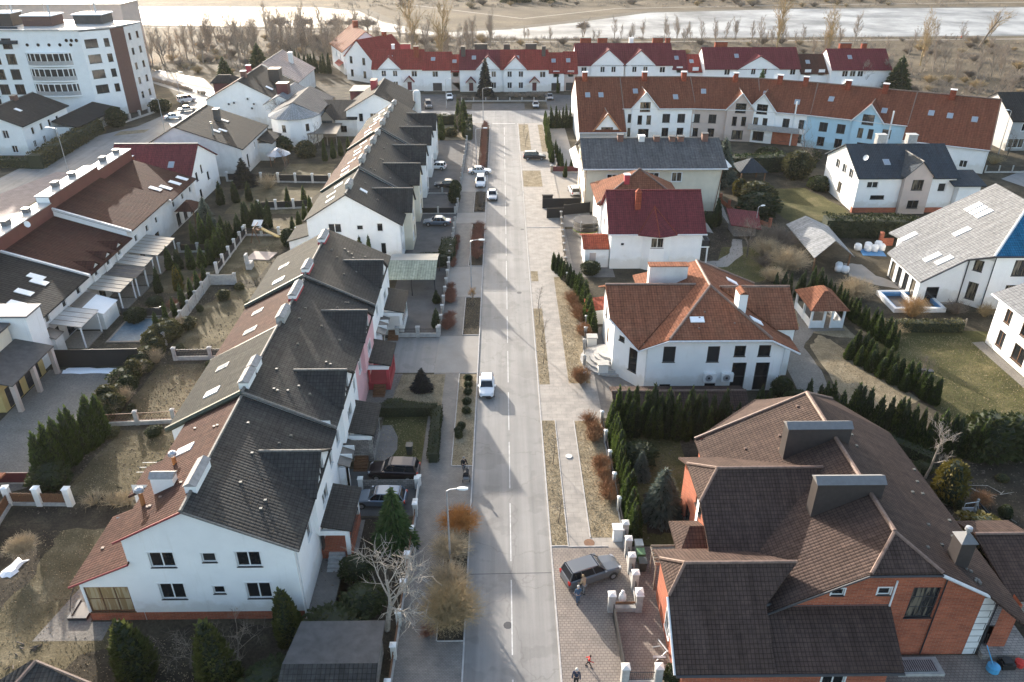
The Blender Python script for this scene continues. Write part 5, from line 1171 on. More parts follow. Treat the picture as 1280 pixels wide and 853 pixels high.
# ---- white villa with terracotta roof
h = House('villa', 'white villa with a many-sided terracotta roof and white block chimneys', (22.5, 78, 0), ['white', 'stone', 'white2'], ['terra', 'gutter', 'cap'])
S = h.face((15.3, 71.1), (29.7, 71.1), [(0, 0), (14.4, 0), (14.4, 5.6), (12.5, 6.75), (2.4, 6.8), (0, 5.55)]); E_ = h.rect((29.7, 71.1), (29.7, 87), 0, 5.6); h.rect((29.7, 87), (14.5, 87), 0, 5.2)
q1 = h.rect((14.5, 87), (14.5, 84), 0, 5.2); h.rect((14.5, 84), (12.2, 84), 0, 6.1); q2 = h.face((12.2, 84), (12.2, 75), [(0, 0), (9, 0), (9, 7.0), (5, 8.8), (0, 6.1)]); q3 = h.face((12.2, 75), (15.3, 71.1), [(0, 0), (4.98, 0), (4.98, 5.45), (0, 6.9)])
for c in (17.6, 22.3): S.win(c, 3.65, 1.3, 1.9, 'd1', 1)
S.win(25.1, 4.3, 1.2, 1.3, 'd1', 0).win(27.7, 4.3, 1.3, 1.35, 'd1', 0).win(25.3, .02, 1.5, 3.5, 'drd', 0).win(27.8, .02, 1.5, 3.5, 'drd', 0).win(17.5, .35, 1.2, .5, 'd1', 0).win(22.4, .45, 1.2, .5, 'd1', 0)
q3.wu(3.0, 1.6, 1.2, 2.8, 'd1', 0).wu(1.2, 4.6, .8, .6, 'd1', 0); q2.win(79.5, 1.3, 1.2, 2.2, 'dr').win(77, 5.4, .8, 1.0, 'd1').win(81.5, 3.8, 1.1, 1.4, 'd1'); E_.row([76, 80, 84], 3.8, 1.1, 1.4, 'd1')
AP, AQ = (22.9, 77.6, 9.6), (22.9, 84.6, 9.6); V = (21.7, 79.2, 9.0)
sS = h.slab([(17.3, 70.35, 6.8), (28.0, 70.35, 6.8), AP], 0)
h.slab([(14.2, 70.9, 5.25), (17.3, 70.35, 6.8), AP, V], 0)
h.slab([(11.5, 79.2, 9.0), (11.6, 74.9, 7.15), (14.2, 70.9, 5.43), V], 0)
h.slab([(11.5, 79.2, 9.0), V, (16.1, 84.9, 6.2), (11.5, 84.9, 6.2)], 0)
sW = h.slab([(16.1, 84.9, 6.2), V, AP, AQ, (16.1, 88, 6.2)], 0)
sE = h.slab([AP, (28.0, 70.35, 6.8), (31.4, 70.8, 4.95), (31.4, 88, 4.95), AQ], 0); h.slab([(16.1, 88, 6.2), (31.4, 88, 4.95), AQ], 0)
f = h.dormer((22.9, 78.4), (1, 0), 9.6, .55, 4.2, 8.9, 8.9, 6.2, 0, 0, 0, ov=.4, capm=2, dwall=6.6); f.win(78.4, 3.6, 1.6, 1.6, 'd2')
pass
for p, q in ((AP, AQ), (AP, (28.0, 70.35, 6.85)), ((11.5, 79.2, 9.05), V), (AP, (17.3, 70.35, 6.85)), ((24.4, 78.4, 9.0), (31.9, 78.4, 9.0)), (AQ, (31.4, 88, 5))): h.cap(p, q, 2, .15)
h.cap((17.3, 70.25, 6.62), (28.0, 70.25, 6.62), 1, .11); h.cap((28.0, 70.25, 6.62), (31.4, 70.7, 4.77), 1, .11); h.cap((11.5, 74.9, 6.95), (14.2, 70.85, 5.15), 1, .09); h.cap((14.2, 70.8, 5.1), (17.3, 70.25, 6.65), 1, .08); h.finish()
h.chim(16.8, 21.2, 81.4, 82.5, 6.0, 10.2, 'white2', 'terra', 'flat', 'x'); h.chim(25.2, 26.1, 74.2, 75.8, 6.8, 10.1, 'white', 'terra', 'gable', 'y')
h.sky(sS, 20.5, 74.2, 1.0, 1.7) if False else h.sky(0, 20.6, 72.9, 1.5, .8, True)
h.sky(sE, 27.2, 83.6, 1.0, 1.5, True); h.sky(sE, 27.2, 73.6, 1.0, 1.5, True); h.bits(0, 5, (20, 27), (71, 74), 8, .09, 'cap'); h.bits(sE, 8, (25.5, 30), (73.5, 82), 9, .09, 'cap')
for x in (22.2, 24.1):
    m = MB(); m.box(x - .62, x + .62, 70.68, 71.08, 1.35, 2.35, 0); m.tube([(x - .12, 70.67, 1.85), (x - .12, 70.64, 1.85)], .4, 12, 1); m.tube([(x - .12, 70.64, 1.85), (x - .12, 70.62, 1.85)], .14, 10, 2); h.part('air_unit', m, [W['whitepaint'], W['metal'], W['darkmetal']])
m = MB()
for k in range(5): m.lathe(12.5, 77.6, [(3.6 - .5 * k, .0), (3.6 - .5 * k, .26 * (k + 1))], 20, 0)
h.part('round_steps', m, [W['concrete']])
for (x, y) in ((11.2, 74.9), (10.6, 81.2)): m = MB(); m.box(x - .55, x + .55, y - .45, y + .45, 0, 1.25, 0); m.box(x - .65, x + .65, y - .55, y + .55, 1.25, 1.37, 1); h.part('step_pier', m, [W['white'], W['concrete']])
h.pipe([(15.2, 71.0, 5.4), (15.2, 71.0, .1)]); h.pipe([(29.8, 71.0, 5.4), (29.8, 71.0, .1)], .06)
h = House('low_annex', 'long low brown-roofed lean-to along the foot of the white villa', (19, 68.5, 0), ['stone'], ['kbrown', 'cap'])
h.slab([(11.3, 66.0, .9), (25.4, 66.0, .9), (25.4, 68.2, 1.85), (11.3, 68.2, 1.85)], 0); h.slab([(11.3, 68.2, 1.85), (25.4, 68.2, 1.85), (25.4, 70.2, 1.2), (11.3, 70.2, 1.2)], 0); h.cap((11.3, 68.2, 1.88), (25.4, 68.2, 1.88), 1); h.box(11.6, 25.1, 66.4, 69.9, 0, .85); h.finish()

# ---- brick house with the big brown roof, lower right
h = House('brick_house', 'large red brick house with a sweeping dark brown tiled roof', (25, 45, 0), ['brick', 'quoin', 'white', 'stone'], ['kbrown', 'cap', 'gutter', 'darkmetal'])
XR, ZR, Y0, Y1, s_ = 26.15, 9.5, 36.7, 56., .535
z_at = lambda x: ZR - abs(x - XR) * s_
S = h.face((17.6, Y0), (32.2, Y0), [(0, 0), (14.6, 0), (14.6, z_at(32.2) - .2), (10.7, 8.1), (6.3, 8.1), (0, z_at(17.6) - .2)]); S2 = h.rect((32.2, Y0 - .02), (33.1, Y0 - .02), 0, z_at(33.1) - .2, 1)
h.rect((33.1, Y0), (33.1, 41), 0, z_at(33.1) - .2, 0); h.rect((33.9, 41), (33.9, 56), 0, 5, 0); h.rect((17.4, Y1 - .5), (17.4, Y0), 0, z_at(17.4) - .2); h.rect((33.9, 56), (17.4, 55.6), 0, 5)
S.win(22.15, 5.95, .85, .6, 'w1d', 0).win(25.25, 5.95, .85, .65, 'w1d', 0); S.win(28.1, 3.75, 1.85, 2.85, 'd22', 2)
sE = h.slab([(XR, 38.9, ZR), (XR, Y1, ZR), (34.55, Y1 + .2, 5.0), (34.6, 33.5, 5.0), (31.9, 36.3, z_at(31.9)), (28.5, 36.35, 8.25)], 0)
sW = h.slab([(XR, 38.9, ZR), (23.8, 36.35, 8.25), (17.0, 36.3, 4.62), (17.0, Y1, 4.62), (XR, Y1, ZR)], 0)
h.slab([(23.8, 36.35, 8.25), (28.5, 36.35, 8.25), (XR, 38.9, ZR)], 0)
h.slab([(XR, Y1, ZR), (31.4, 61.8, 5), (34.55, Y1 + .2, 5)], 0); h.slab([(XR, Y1, ZR), (17.0, Y1, 4.62), (24, 61.8, 5), (31.4, 61.8, 5)], 0)
for p, q in (((XR, 38.9), (XR, Y1)),): h.cap((*p, ZR + .03), (*q, ZR + .03), 1, .17)
for p, q in (((XR, 38.9, ZR), (23.8, 36.35, 8.27)), ((XR, 38.9, ZR), (28.5, 36.35, 8.27)), ((XR, Y1, ZR), (31.4, 61.8, 5.05)), ((17, Y1, 4.7), (XR, Y1, ZR))): h.cap(p, q, 1, .13)
h.cap((23.7, 36.25, 8.08), (28.6, 36.25, 8.08), 3, .08); h.cap((28.5, 36.25, 8.1), (34.6, 36.2, 4.85), 2, .12); h.cap((17, 36.2, 4.45), (23.7, 36.25, 8.1), 3, .08)
# upper west wing
h.slab([(13.7, 46.9, 8.6), (16.3, 46.9, 8.6), (24.4, 46.9, 8.6), (18.3, 41.3, 5.25), (14.9, 41.3, 5.25), (14.7, 44.9, 7.3)] if False else [(16.3, 46.9, 8.6), (24.4, 46.9, 8.6), (18.2, 41.2, 5.25), (14.8, 41.2, 5.25), (14.6, 44.6, 7.25)], 0)
h.slab([(16.3, 46.9, 8.6), (24.4, 46.9, 8.6), (18.2, 52.6, 5.25), (14.8, 52.6, 5.25), (14.6, 49.2, 7.25)], 0); h.slab([(16.3, 46.9, 8.6), (14.6, 49.2, 7.25), (14.6, 44.6, 7.25)], 0)
h.cap((16.3, 46.9, 8.63), (24.4, 46.9, 8.63), 1, .13); h.cap((16.3, 46.9, 8.63), (14.6, 44.6, 7.28), 1, .12); h.cap((16.3, 46.9, 8.63), (14.6, 49.2, 7.28), 1, .12)
w1 = h.face((15.3, 52), (15.3, 41.8), [(0, 0), (10.2, 0), (10.2, 5.2), (7.6, 7.1), (2.6, 7.1), (0, 5.2)], 0); h.rect((15.3, 41.8), (17.6, 41.8), 0, 5.3); h.rect((17.6, 52), (15.3, 52), 0, 5.3); w1.win(46.9, 4.4, 1.8, 1.8, 'd2').win(49.5, .8, 1.4, 1.6, 'd2'); h.rect((15.24, 47.2), (15.24, 46.6), 2.9, 6.9, 2) 
# lower south-west wing, running on into the lean-to roof
h.slab([(12.2, 38.4, 7.3), (18.6, 38.4, 7.3), (17.2, 36.9, 6.27), (26.0, 36.72, 6.2), (25.3, 32.85, 3.2), (10.9, 32.85, 3.2), (10.9, 36.9, 6.1)] if False else [(12.2, 38.4, 7.3), (19.8, 38.4, 7.3), (17.3, 36.2, 5.72), (17.3, 32.8, 3.25), (10.9, 32.8, 3.25), (10.9, 36.7, 6.05)], 0)
h.slab([(17.3, 36.75, 4.95), (26.0, 36.75, 4.95), (25.6, 32.8, 3.25), (17.3, 32.8, 3.25)], 0)
h.slab([(12.2, 38.4, 7.3), (19.8, 38.4, 7.3), (17.2, 42.3, 4.8), (10.9, 42.3, 4.8), (10.9, 40.1, 6.05)], 0); h.slab([(12.2, 38.4, 7.3), (10.9, 40.1, 6.05), (10.9, 36.7, 6.05)], 0)
h.cap((12.2, 38.4, 7.33), (19.8, 38.4, 7.33), 1, .13); h.cap((12.2, 38.4, 7.33), (10.9, 36.7, 6.08), 1, .12); h.cap((12.2, 38.4, 7.33), (10.9, 40.1, 6.08), 1, .12); h.cap((10.9, 32.72, 3.1), (25.6, 32.72, 3.1), 3, .1); h.cap((10.82, 32.8, 3.15), (10.82, 36.7, 5.95), 2, .09); h.cap((17.3, 36.8, 5.0), (25.9, 36.8, 5.0), 3, .13)
h.face((11.5, 42), (11.5, 33.4), [(0, 0), (8.6, 0), (8.6, 3.3), (5.3, 5.9), (1.9, 5.9), (0, 4.7)], 0).wu(4, 1, 1.4, 1.6, 'w2'); f = h.rect((11.5, 33.4), (25, 33.4), 0, 3.1, 0); h.rect((25, 33.4), (25, 36.7), 0, 3.4, 0); f.win(21.5, .8, 1.5, 1.4, 'w2'); h.rect((17.6, 41.9), (11.5, 42), 0, 4.6)
# porch corner to the east and small entrance roof to the west
h.rect((33.9, 36.9), (35.2, 36.9), 0, 4.6, 0); h.rect((35.2, 36.9), (35.2, 37.9), 0, 4.6, 0)
h.slab([(13.4, 46.9, 3.95), (15.4, 46.9, 3.95), (15.4, 42.6, 3.95), (14.5, 44.6, 4.5)], 0) if False else None
h.slab([(13.0, 46.6, 3.6), (14.2, 44.9, 4.6), (15.4, 44.9, 4.6), (15.4, 46.6, 3.6)], 0); h.slab([(13.0, 42.7, 3.6), (14.2, 44.9, 4.6), (15.4, 44.9, 4.6), (15.4, 42.7, 3.6)], 0); h.slab([(13.0, 46.6, 3.6), (13.0, 42.7, 3.6), (14.2, 44.9, 4.6)], 0)
h.finish()
h.chim(22.3, 27.3, 49.4, 50.4, 7, 10.4, 'clad', 'slate', 'gable', 'x'); h.chim(22.2, 27.0, 42.7, 43.7, 7, 10.4, 'clad', 'slate', 'gable', 'x'); h.chim(30.5, 31.5, 38.2, 39.3, 6, 9.0, 'clad', 'slate', 'pyr')
m = MB(); m.lathe(31, 38.75, [(.12, 9.4), (.12, 9.7), (.24, 9.72), (.22, 9.95), (.05, 10.0)], 10); h.part('chimney_cowl', m, [W['metal']], h.roof)
h.bits(sE, 14, (27, 34), (38, 55), 21, .1, 'capdk'); h.bits(sE, 9, (31.4, 31.9), (37, 38.2), 22, .08, 'caplt'); h.bits(sW, 5, (19, 25.5), (50, 55), 23, .1, 'cap')
h.pipe([(25.86, 36.6, 7.3), (25.86, 36.6, 5.0)], .07, 'whitepaint'); h.pipe([(29.15, 36.6, 7.5), (29.15, 36.6, .2)], .05, 'darkmetal'); h.pipe([(33.2, 36.62, 5.2), (33.2, 36.62, .1)], .05, 'darkmetal')
m = MB(); m.box(26.9, 30.1, 34.9, 36.3, 0, .25, 0); m.box(27.3, 29.7, 35.1, 36.0, .25, .32, 1)
for k in range(16): m.box(27.35 + .15 * k, 27.42 + .15 * k, 35.1, 36.0, .32, .36, 2)
h.part('light_well', m, [W['concrete'], W['black'], W['metal']])
m = MB(); m.slab([(11.3, 44.7, 2.75), (13.8, 44.7, 2.95), (13.8, 42.7, 2.95), (11.3, 42.7, 2.75)], .08); 
for k in range(5): m.box(11.3, 13.8, 42.75 + .45 * k, 42.8 + .45 * k, 2.78, 3.0)
m.box(11.4, 11.5, 42.8, 42.9, 0, 2.7); m.box(11.4, 11.5, 44.5, 44.6, 0, 2.7); h.part('side_canopy', m, [W['palewood']])
m = MB(); m.box(33.3, 37, 36.2, 40.5, 0, .5, 0); m.box(33.2, 35.2, 37.9, 38, .5, 1.4, 1)
for k in range(14): m.box(33.25 + .14 * k, 33.3 + .14 * k, 37.2, 37.26, .5, 1.35, 1)
h.part('terrace', m, [W['stone'], W['darkmetal']])
# small tiled roof at the right edge
h = House('garden_shed', 'low brown tiled shed roof at the right edge above the golden shrub', (38.5, 42, 0), ['stone'], ['kbrown', 'cap']); h.slab([(36.2, 44.5, 3.9), (40.5, 44.5, 3.9), (40.5, 39.5, 2.2), (36.8, 39.5, 2.2)], 0); h.slab([(36.2, 44.5, 3.9), (40.5, 44.5, 3.9), (40.5, 47, 3), (36.2, 47, 3)], 0); h.cap((36.2, 44.5, 3.95), (40.5, 44.5, 3.95), 1); h.box(37, 40.4, 40, 46.6, 0, 2.2); h.finish()

# ---- navy-roofed house
h = House('gabled_house', 'white and beige house with glossy navy roofs and grey box chimneys', (68, 135, 0), ['white', 'pinkish', 'brick'], ['navy', 'gutter', 'caplt'])
d = h.gable(60.5, 77.2, 127.6, 142, 6.2, 9.8, 'x', 134.8, ov=.5, og=.4); h.box(60.3, 77.4, 127.3, 128, 0, .9, 2)
f = h.dormer((70.2, 134.8), (0, -1), 9.8, .5, 2.3, 9.0, 8.2, 6.6, 0, 0, 1, ov=.3, capm=2, dwall=7.2); f.wu(2.3, 4.2, 1.9, 1.8, 'd2').wu(2.3, 1, 1.9, 1.4, 'd2')
d['S'].win(64.3, 2.3, 2.4, .7, 'd1').win(63, 4.3, 1.9, 1.1, 'w2', 1).win(75, 3.6, 1.3, 1.5, 'w1'); d['W'].row([131, 134, 137], 5, 1.6, 1.6, 'w2').win(134.5, 1.4, 1.6, 1.8, 'd2'); h.finish()
for x in (66.4, 71.8): h.chim(x - .8, x + .8, 134.8, 136, 8.6, 11.4, 'metal', 'flat', 'flat', 'x')
h.sky(d['a'], 66, 130.6, 1.1, 1.4); m = MB(); m.slab([(76, 125.8, 5.2), (81.6, 125.8, 5.2), (81.6, 131, 6.4), (76, 131, 6.4)], .2, 0); m.box(77.3, 81, 126.4, 131, 0, 5, 1); h.part('east_wing', m, [Rf['navy'], W['white']])
h.dish(61.4, 128.6, 9.2, .5, 3.6)
# ---- house with the big pale roof
h = House('big_roof_house', 'white house under a huge pale shingle roof with white roof lights', (63, 98, 0), ['white', 'stone'], ['pale', 'blue', 'gutter', 'darkmetal'])
k = .565; zz = lambda x: 3.5 + k * (x - 54.35)
s = h.slab([(54.35, 91.3, zz(54.35)), (59.7, 91.5, zz(59.7)), (61.8, 89.6, zz(61.8)), (69.6, 97.4, zz(69.6)), (69.6, 105.6, zz(69.6)), (56.4, 106, zz(56.4)), (56.9, 102.3, zz(56.9)), (54.35, 101.2, zz(54.35))], 0, .22)
h.slab([(61.8, 89.6, zz(61.8)), (80, 89.6, zz(61.8)), (80, 97.4, zz(69.6)), (69.6, 97.4, zz(69.6))], 1); h.slab([(69.6, 97.4, 12.1), (80, 97.4, 12.1), (80, 105.6, 7), (69.6, 105.6, 12.1)], 1) if False else h.slab([(69.6, 97.4, 12.1), (78, 105.6, 7), (69.6, 105.6, 12.1)], 0)
S1 = h.face((55, 92.4), (60.6, 92.4), [(0, 0), (5.6, 0), (5.6, zz(60.6) - .25), (0, zz(55) - .25)]); S1.win(56.9, .05, 1.7, 2.2, 'drd', 0)
q = h.rect((60.6, 92.4), (62.6, 90.4), 0, zz(60.6) - .3); S3 = h.rect((62.6, 90.4), (80, 90.4), 0, 7.4); S3.win(66.3, 4.7, 2.1, 2.2, 'd2', 2).win(66.2, .9, 2.2, 2.5, 'd2', 2).win(71.5, 4.7, 2.1, 2.2, 'd2').win(71.5, .9, 2.2, 2.5, 'd2'); q.wu(1.2, 4.9, 1.1, 1.5, 'd1', 2).wu(1.3, .9, 1.2, 2.4, 'd1', 2)
W1 = h.rect((55, 101), (55, 92.4), 0, 3.6); W1.row([94, 96, 98, 100], .1, 1.2, 2.5, 'd1'); h.rect((57.6, 105.4), (57.6, 101), 0, 5); h.rect((57.6, 101), (55, 101), 0, 3.6); h.rect((80, 105), (57.6, 105.4), 0, 5)
for p, q_ in (((54.35, 91.2, zz(54.35)), (59.7, 91.4, zz(59.7))), ((59.7, 91.4, zz(59.7)), (61.8, 89.5, zz(61.8))), ((61.8, 89.5, zz(61.8)), (80, 89.5, zz(61.8)))): h.cap(p, q_, 3, .12)
h.cap((61.8, 89.6, zz(61.8) + .05), (69.6, 97.4, 12.15), 2, .16); h.finish()
for (x, y) in ((57.4, 95.4), (58, 93.6), (57.6, 102.6), (62.0, 98), (65.4, 102.4), (65.4, 101.1), (65.4, 99.8)): h.sky(0, x, y, 1.0, 2.2, True)
h.pipe([(60.55, 92.3, 6.4), (60.55, 92.3, 0)], .07, 'darkmetal'); h.pipe([(62.6, 90.3, 7.6), (62.6, 90.3, 0)], .07, 'darkmetal')
# ---- white house at the right edge
h = House('gabled_house', 'white house cut by the right edge, with brown framed windows', (64, 77, 0), ['white'], ['pale', 'gutter'])
d = h.box(58.4, 74, 66, 81.4, 0, 6.3); h.slab([(57.8, 65, 6.4), (74, 65, 6.4), (74, 73, 9), (57.8, 73, 9)] if False else [(57.7, 65, 6.3), (57.7, 82, 6.3), (66, 82, 9.6), (66, 65, 9.6)], 0); d['W'].win(79, .8, 1.3, 2.0, 'b2').win(75.4, .8, 2.2, 2.0, 'b2').win(79, 3.9, 1.2, 1.7, 'b2').win(75.6, 3.9, 1.6, 1.7, 'b2').win(71, 3.9, 1.6, 1.7, 'b2').win(71, .8, 1.6, 1.7, 'b2'); h.cap((57.7, 65, 6.2), (57.7, 82, 6.2), 1, .13); h.finish()
h = House('gabled_house', 'grey and white house with a dark roof at the upper right corner', (117, 172, 0), ['grey', 'white'], ['dkgrey']); d = h.gable(109, 130, 166, 182, 6.4, 10.6, 'x', ov=.4, og=.3); d['S'].win(112, 4.2, 1.5, 1.6, 'w2').win(111, .6, 3.4, 2, 'w3'); h.box(114.4, 130.2, 165.4, 166, 0, 6.2, 1)['S'].row([116.5, 119, 122], 4, 1, 1.6).row([116.5, 119], .8, 1, 1.6); h.finish()
# ---- carport, near garage, shed roofs
t = T('carport', 'ribbed grey-green carport roof on posts beside the second terrace', 'carport', (-12, 99, 0)); m = MB()
m.slab([(-15.8, 95, 2.55), (-9.1, 95, 2.55), (-9.1, 99.8, 3.3), (-15.8, 99.8, 3.3)], .07, 0); t.part('front_slope', m, [Rf['carport']])
m = MB(); rings = []
for kx in (-15.8, -13.6, -11.4, -9.1): rings.append([(kx, 99.8 + 4 * math.sin(a) * .98, 3.3 - .0 + .75 * (math.cos(a * 1.1) - 1) + 0) for a in (0, .35, .7, 1.05, 1.3)] + [(kx, 99.8 + 4 * math.sin(a) * .98, 3.24 + .75 * (math.cos(a * 1.1) - 1)) for a in (1.3, 1.05, .7, .35, 0)])
m.grid(rings); t.part('curved_slope', m, [W['poly']])
for x in (-15.6, -12.4, -9.3):
    for y in (95.2, 103.4): m = MB(); m.box(x, x + .14, y, y + .14, 0, 2.5); t.part('post', m, [W['darkmetal']])
h = House('garage', 'flat dark felt-roofed garage at the bottom edge beside the bare garden tree', (-11.5, 35, 0), ['stone', 'felt'], ['felt', 'char_and_shade'])
h.slab([(-14.6, 34.2, 2.85), (-8.35, 34.2, 2.85), (-8.3, 37.6, 2.95), (-14.1, 37.6, 2.95)], 0, .12); h.slab([(-14.9, 31, 1.5), (-8.4, 31, 1.5), (-8.35, 34.2, 2.85), (-14.6, 34.2, 2.85)], 1, .12); h.box(-14.1, -8.6, 31.5, 37.3, 0, 2.65) if False else h.box(-14.1, -8.6, 34.0, 37.3, 0, 2.65); h.finish()
h = House('garden_shed', 'low dark tiled shed roof cut by the bottom left corner', (-29, 32, 0), ['palewood'], ['char_and_shade', 'cap']); h.slab([(-36, 30.5, 1.9), (-32.6, 30.5, 1.9), (-30.4, 34.5, 3.1), (-31, 34.5, 3.1)], 0); h.slab([(-32.6, 30, 1.9), (-22.5, 30.6, 1.9), (-26, 32.4, 2.9), (-30.6, 34.4, 3.1)], 0); h.cap((-32.6, 30.2, 1.95), (-30.6, 34.4, 3.15), 1, .14); h.cap((-30.6, 34.4, 3.15), (-24, 31.9, 2.9), 1, .1); h.box(-34, -24, 29, 32, 0, 1.8); h.finish()
m = MB(); m.lathe(-34.2, 34.9, [(.1, 0), (.1, 2.6), (.28, 2.65), (.3, 2.95), (.06, 3.1)], 10); single('vent_pipe', m, [W['metal']], 'grey vent pipe beside the dark shed roof in the bottom left corner', 'vent pipe', loc=(-34.2, 34.9, 0))
h = House('garden_shed', 'shed with a faded red sheet roof at the left edge below the paved yard', (-45.6, 52, 0), ['brickdk'], ['terra']); h.slab([(-50, 54.6, 2.6), (-43.9, 54.6, 2.6), (-45.6, 48.6, 2.0), (-50, 48.6, 2.0)], 0); h.box(-50, -45.8, 49, 54.2, 0, 2.0); h.finish()
# ---- garden pavilions
t = T('gazebo', 'white summerhouse with a red hipped roof inside the hedge', 'gazebo', (40.4, 88, 0)); m = MB()
q = [(38.0, 85.0), (42.9, 85.0), (42.9, 91.3), (38.0, 91.3)]
m.grid([[(x, y, 2.5) for x, y in q], [(40.2, 87.3, 4.2), (40.7, 87.3, 4.2), (40.7, 89, 4.2), (40.2, 89, 4.2)]]); t.part('roof', m, [Rf['terra']])
for (x, y) in ((38.4, 85.4), (40, 85.4), (41, 85.4), (42.4, 85.4), (42.4, 90.8), (38.4, 90.8), (38.4, 88)): m = MB(); m.box(x - .12, x + .12, y - .12, y + .12, 0, 2.5); t.part('post', m, [W['whitepaint']])
for (x0, x1, y0, y1) in ((38.5, 39.9, 85.35, 85.45), (41.1, 42.3, 85.35, 85.45), (38.35, 38.45, 85.5, 90.7), (42.35, 42.45, 85.5, 90.7)): m = MB(); m.box(x0, x1, y0, y1, 0, 1.0); t.part('parapet', m, [W['whitepaint']])
t = T('garden_shelter', 'open shelter with a pale grey gabled roof and stacked white bags below', 'shelter', (47, 108, 0)); m = MB()
A0, A1 = (46.3, 114.3), (48.6, 114.8); 
m.slab([(44.4, 101.8, 2.5), (48.2, 104.6, 4.0), (47.4, 115, 4.0), (44.6, 115, 2.6)], .1, 0); m.slab([(48.2, 104.6, 4.0), (50.3, 102.2, 2.5), (51, 114.4, 2.5), (47.4, 115, 4.0)], .1, 1); t.part('roof', m, [Rf['sheet'], Rf['sheet']])
for (x, y) in ((44.9, 102.8), (49.9, 102.9), (45.2, 113.8), (50.4, 113.6)): m = MB(); m.box(x, x + .18, y, y + .18, 0, 2.5); t.part('post', m, [W['wood']])
t = T('gazebo', 'small gazebo with a dark green-grey pyramid roof beside the tall spruce', 'gazebo', (47.5, 144, 0)); m = MB()
m.grid([[(44.6, 142, 2.6), (50, 142, 2.6), (50, 148, 2.6), (44.6, 148, 2.6)], [(47.2, 144.9, 4.6), (47.5, 144.9, 4.6), (47.5, 145.1, 4.6), (47.2, 145.1, 4.6)]]); t.part('roof', m, [Rf['navy']])
for (x, y) in ((45, 142.4), (49.4, 142.4), (45, 147.4), (49.4, 147.4)): m = MB(); m.box(x, x + .2, y, y + .2, 0, 2.6); t.part('post', m, [W['wood']])
t = T('gazebo', 'small steel-blue conical gazebo roof in front of the round house', 'gazebo', (-45.7, 157.5, 0)); m = MB(); m.lathe(-45.7, 157.5, [(2.5, 2.2), (.05, 3.5)], 8); t.part('roof', m, [W['metal']])
for k in range(4): a = k * 1.57 + .8; m = MB(); m.box(-45.7 + 2 * math.cos(a) - .07, -45.7 + 2 * math.cos(a) + .07, 157.5 + 2 * math.sin(a) - .07, 157.5 + 2 * math.sin(a) + .07, 0, 2.2); t.part('post', m, [W['wood']])
h = House('garden_shed', 'maroon-roofed low shed by the brick garden wall', (41, 118.5, 0), ['stone'], ['maroon']); h.slab([(36.2, 116, 2.2), (40.6, 114.5, 2.0), (41.6, 120, 2.9), (36.8, 121.8, 2.9)], 0); h.box(37, 40.5, 116.5, 120, 0, 2); h.finish()
h = House('garden_shed', 'low rusty metal roof beside the trimmed thujas near the villa', (11, 96, 0), ['white'], ['firebrick']); h.slab([(10.4, 86.4, 2.1), (13.6, 86.4, 2.5), (13.6, 89.8, 2.5), (10.4, 89.8, 2.1)], 0); h.box(10.8, 13.2, 86.7, 89.5, 0, 2.0); h.finish()
# ================================================================== GROUND
def sheet(name, polys, mat, z):
    m = MB()
    for p in polys:
        if len(p) == 4 and not hasattr(p[0], '__len__'): x0, x1, y0, y1 = p; p = [(x0, y0), (x1, y0), (x1, y1), (x0, y1)]
        m.face([(x, y, z) for x, y in p])
    return struct(name, m, [G[mat]])
def wob(p, amp=.35, n=5, seed=1):
    """a natural, uneven outline from a coarse polygon"""
    rd = random.Random(seed); out = []
    for (a, b) in zip(p, p[1:] + p[:1]):
        for k in range(n):
            t = k / n; out.append((a[0] + (b[0] - a[0]) * t + rd.uniform(-amp, amp) * (k > 0), a[1] + (b[1] - a[1]) * t + rd.uniform(-amp, amp) * (k > 0)))
    return out
m = MB(); m.face([(-1500, -200, 0), (1500, -200, 0), (1500, 1500, 0), (-1500, 1500, 0)]); struct('ground', m, [G['ground']])
sheet('grassland', [[(-900, 224), (-104, 224), (-60, 246), (-20, 262), (20, 262), (112, 256), (140, 186), (900, 186), (900, 1490), (-900, 1490)]], 'park', .004)
sheet('road', [(-2.9, 3.75, -60, 192), (-60, 40, 192, 205.5)], 'asphalt', .008)
sheet('road', [[(-30, 205.5), (40, 205.5), (40, 207), (22, 224), (12, 226), (12, 207), (6, 207), (6, 214), (-8, 214), (-8, 207), (-12, 207), (-13, 226), (-32, 226)]], 'dkasphalt', .008)
m = MB()
for k in range(18):
    y = 28 + k * 9
    m.face([(.45, y, .0125), (.54, y, .0125), (.54, y + 7, .0125), (.45, y + 7, .0125)])
m.face([(-2.4, 191.5, .0125), (3.2, 191.5, .0125), (3.2, 191.9, .0125), (-2.4, 191.9, .0125)])
m.face([(-55, 205.0, .0125), (38, 205.0, .0125), (38, 205.15, .0125), (-55, 205.15, .0125)])
struct('road_markings', m, [G['line']])
m = MB()
for (y, x0, x1) in ((44.6, -2.8, 3.7), (96.4, -2.8, 3.7)): m.face([(x0, y, .0122), (x1, y + .1, .0122), (x1, y + .16, .0122), (x0, y + .06, .0122)])
for (x, y) in ((.2, 39.6), (-1.6, 70), (2.2, 96), (3.2, 120)): m.face([(x + .34 * math.cos(k * .628), y + .34 * math.sin(k * .628), .0124) for k in range(10)])
struct('road_seams', m, [W['darkmetal']])
m = MB(); m.box(-7.85, -3.02, 10, 191.8, -.05, .1); struct('pavement', m, [G['paver']])
m = MB(); m.box(3.87, 10.2, 10, 191.8, -.05, .1); struct('pavement', m, [G['slab']])
m = MB(); m.box(-3.02, -2.9, 10, 191.8, -.05, .135); m.box(3.75, 3.87, 10, 191.8, -.05, .135); struct('kerb', m, [G['kerb']])
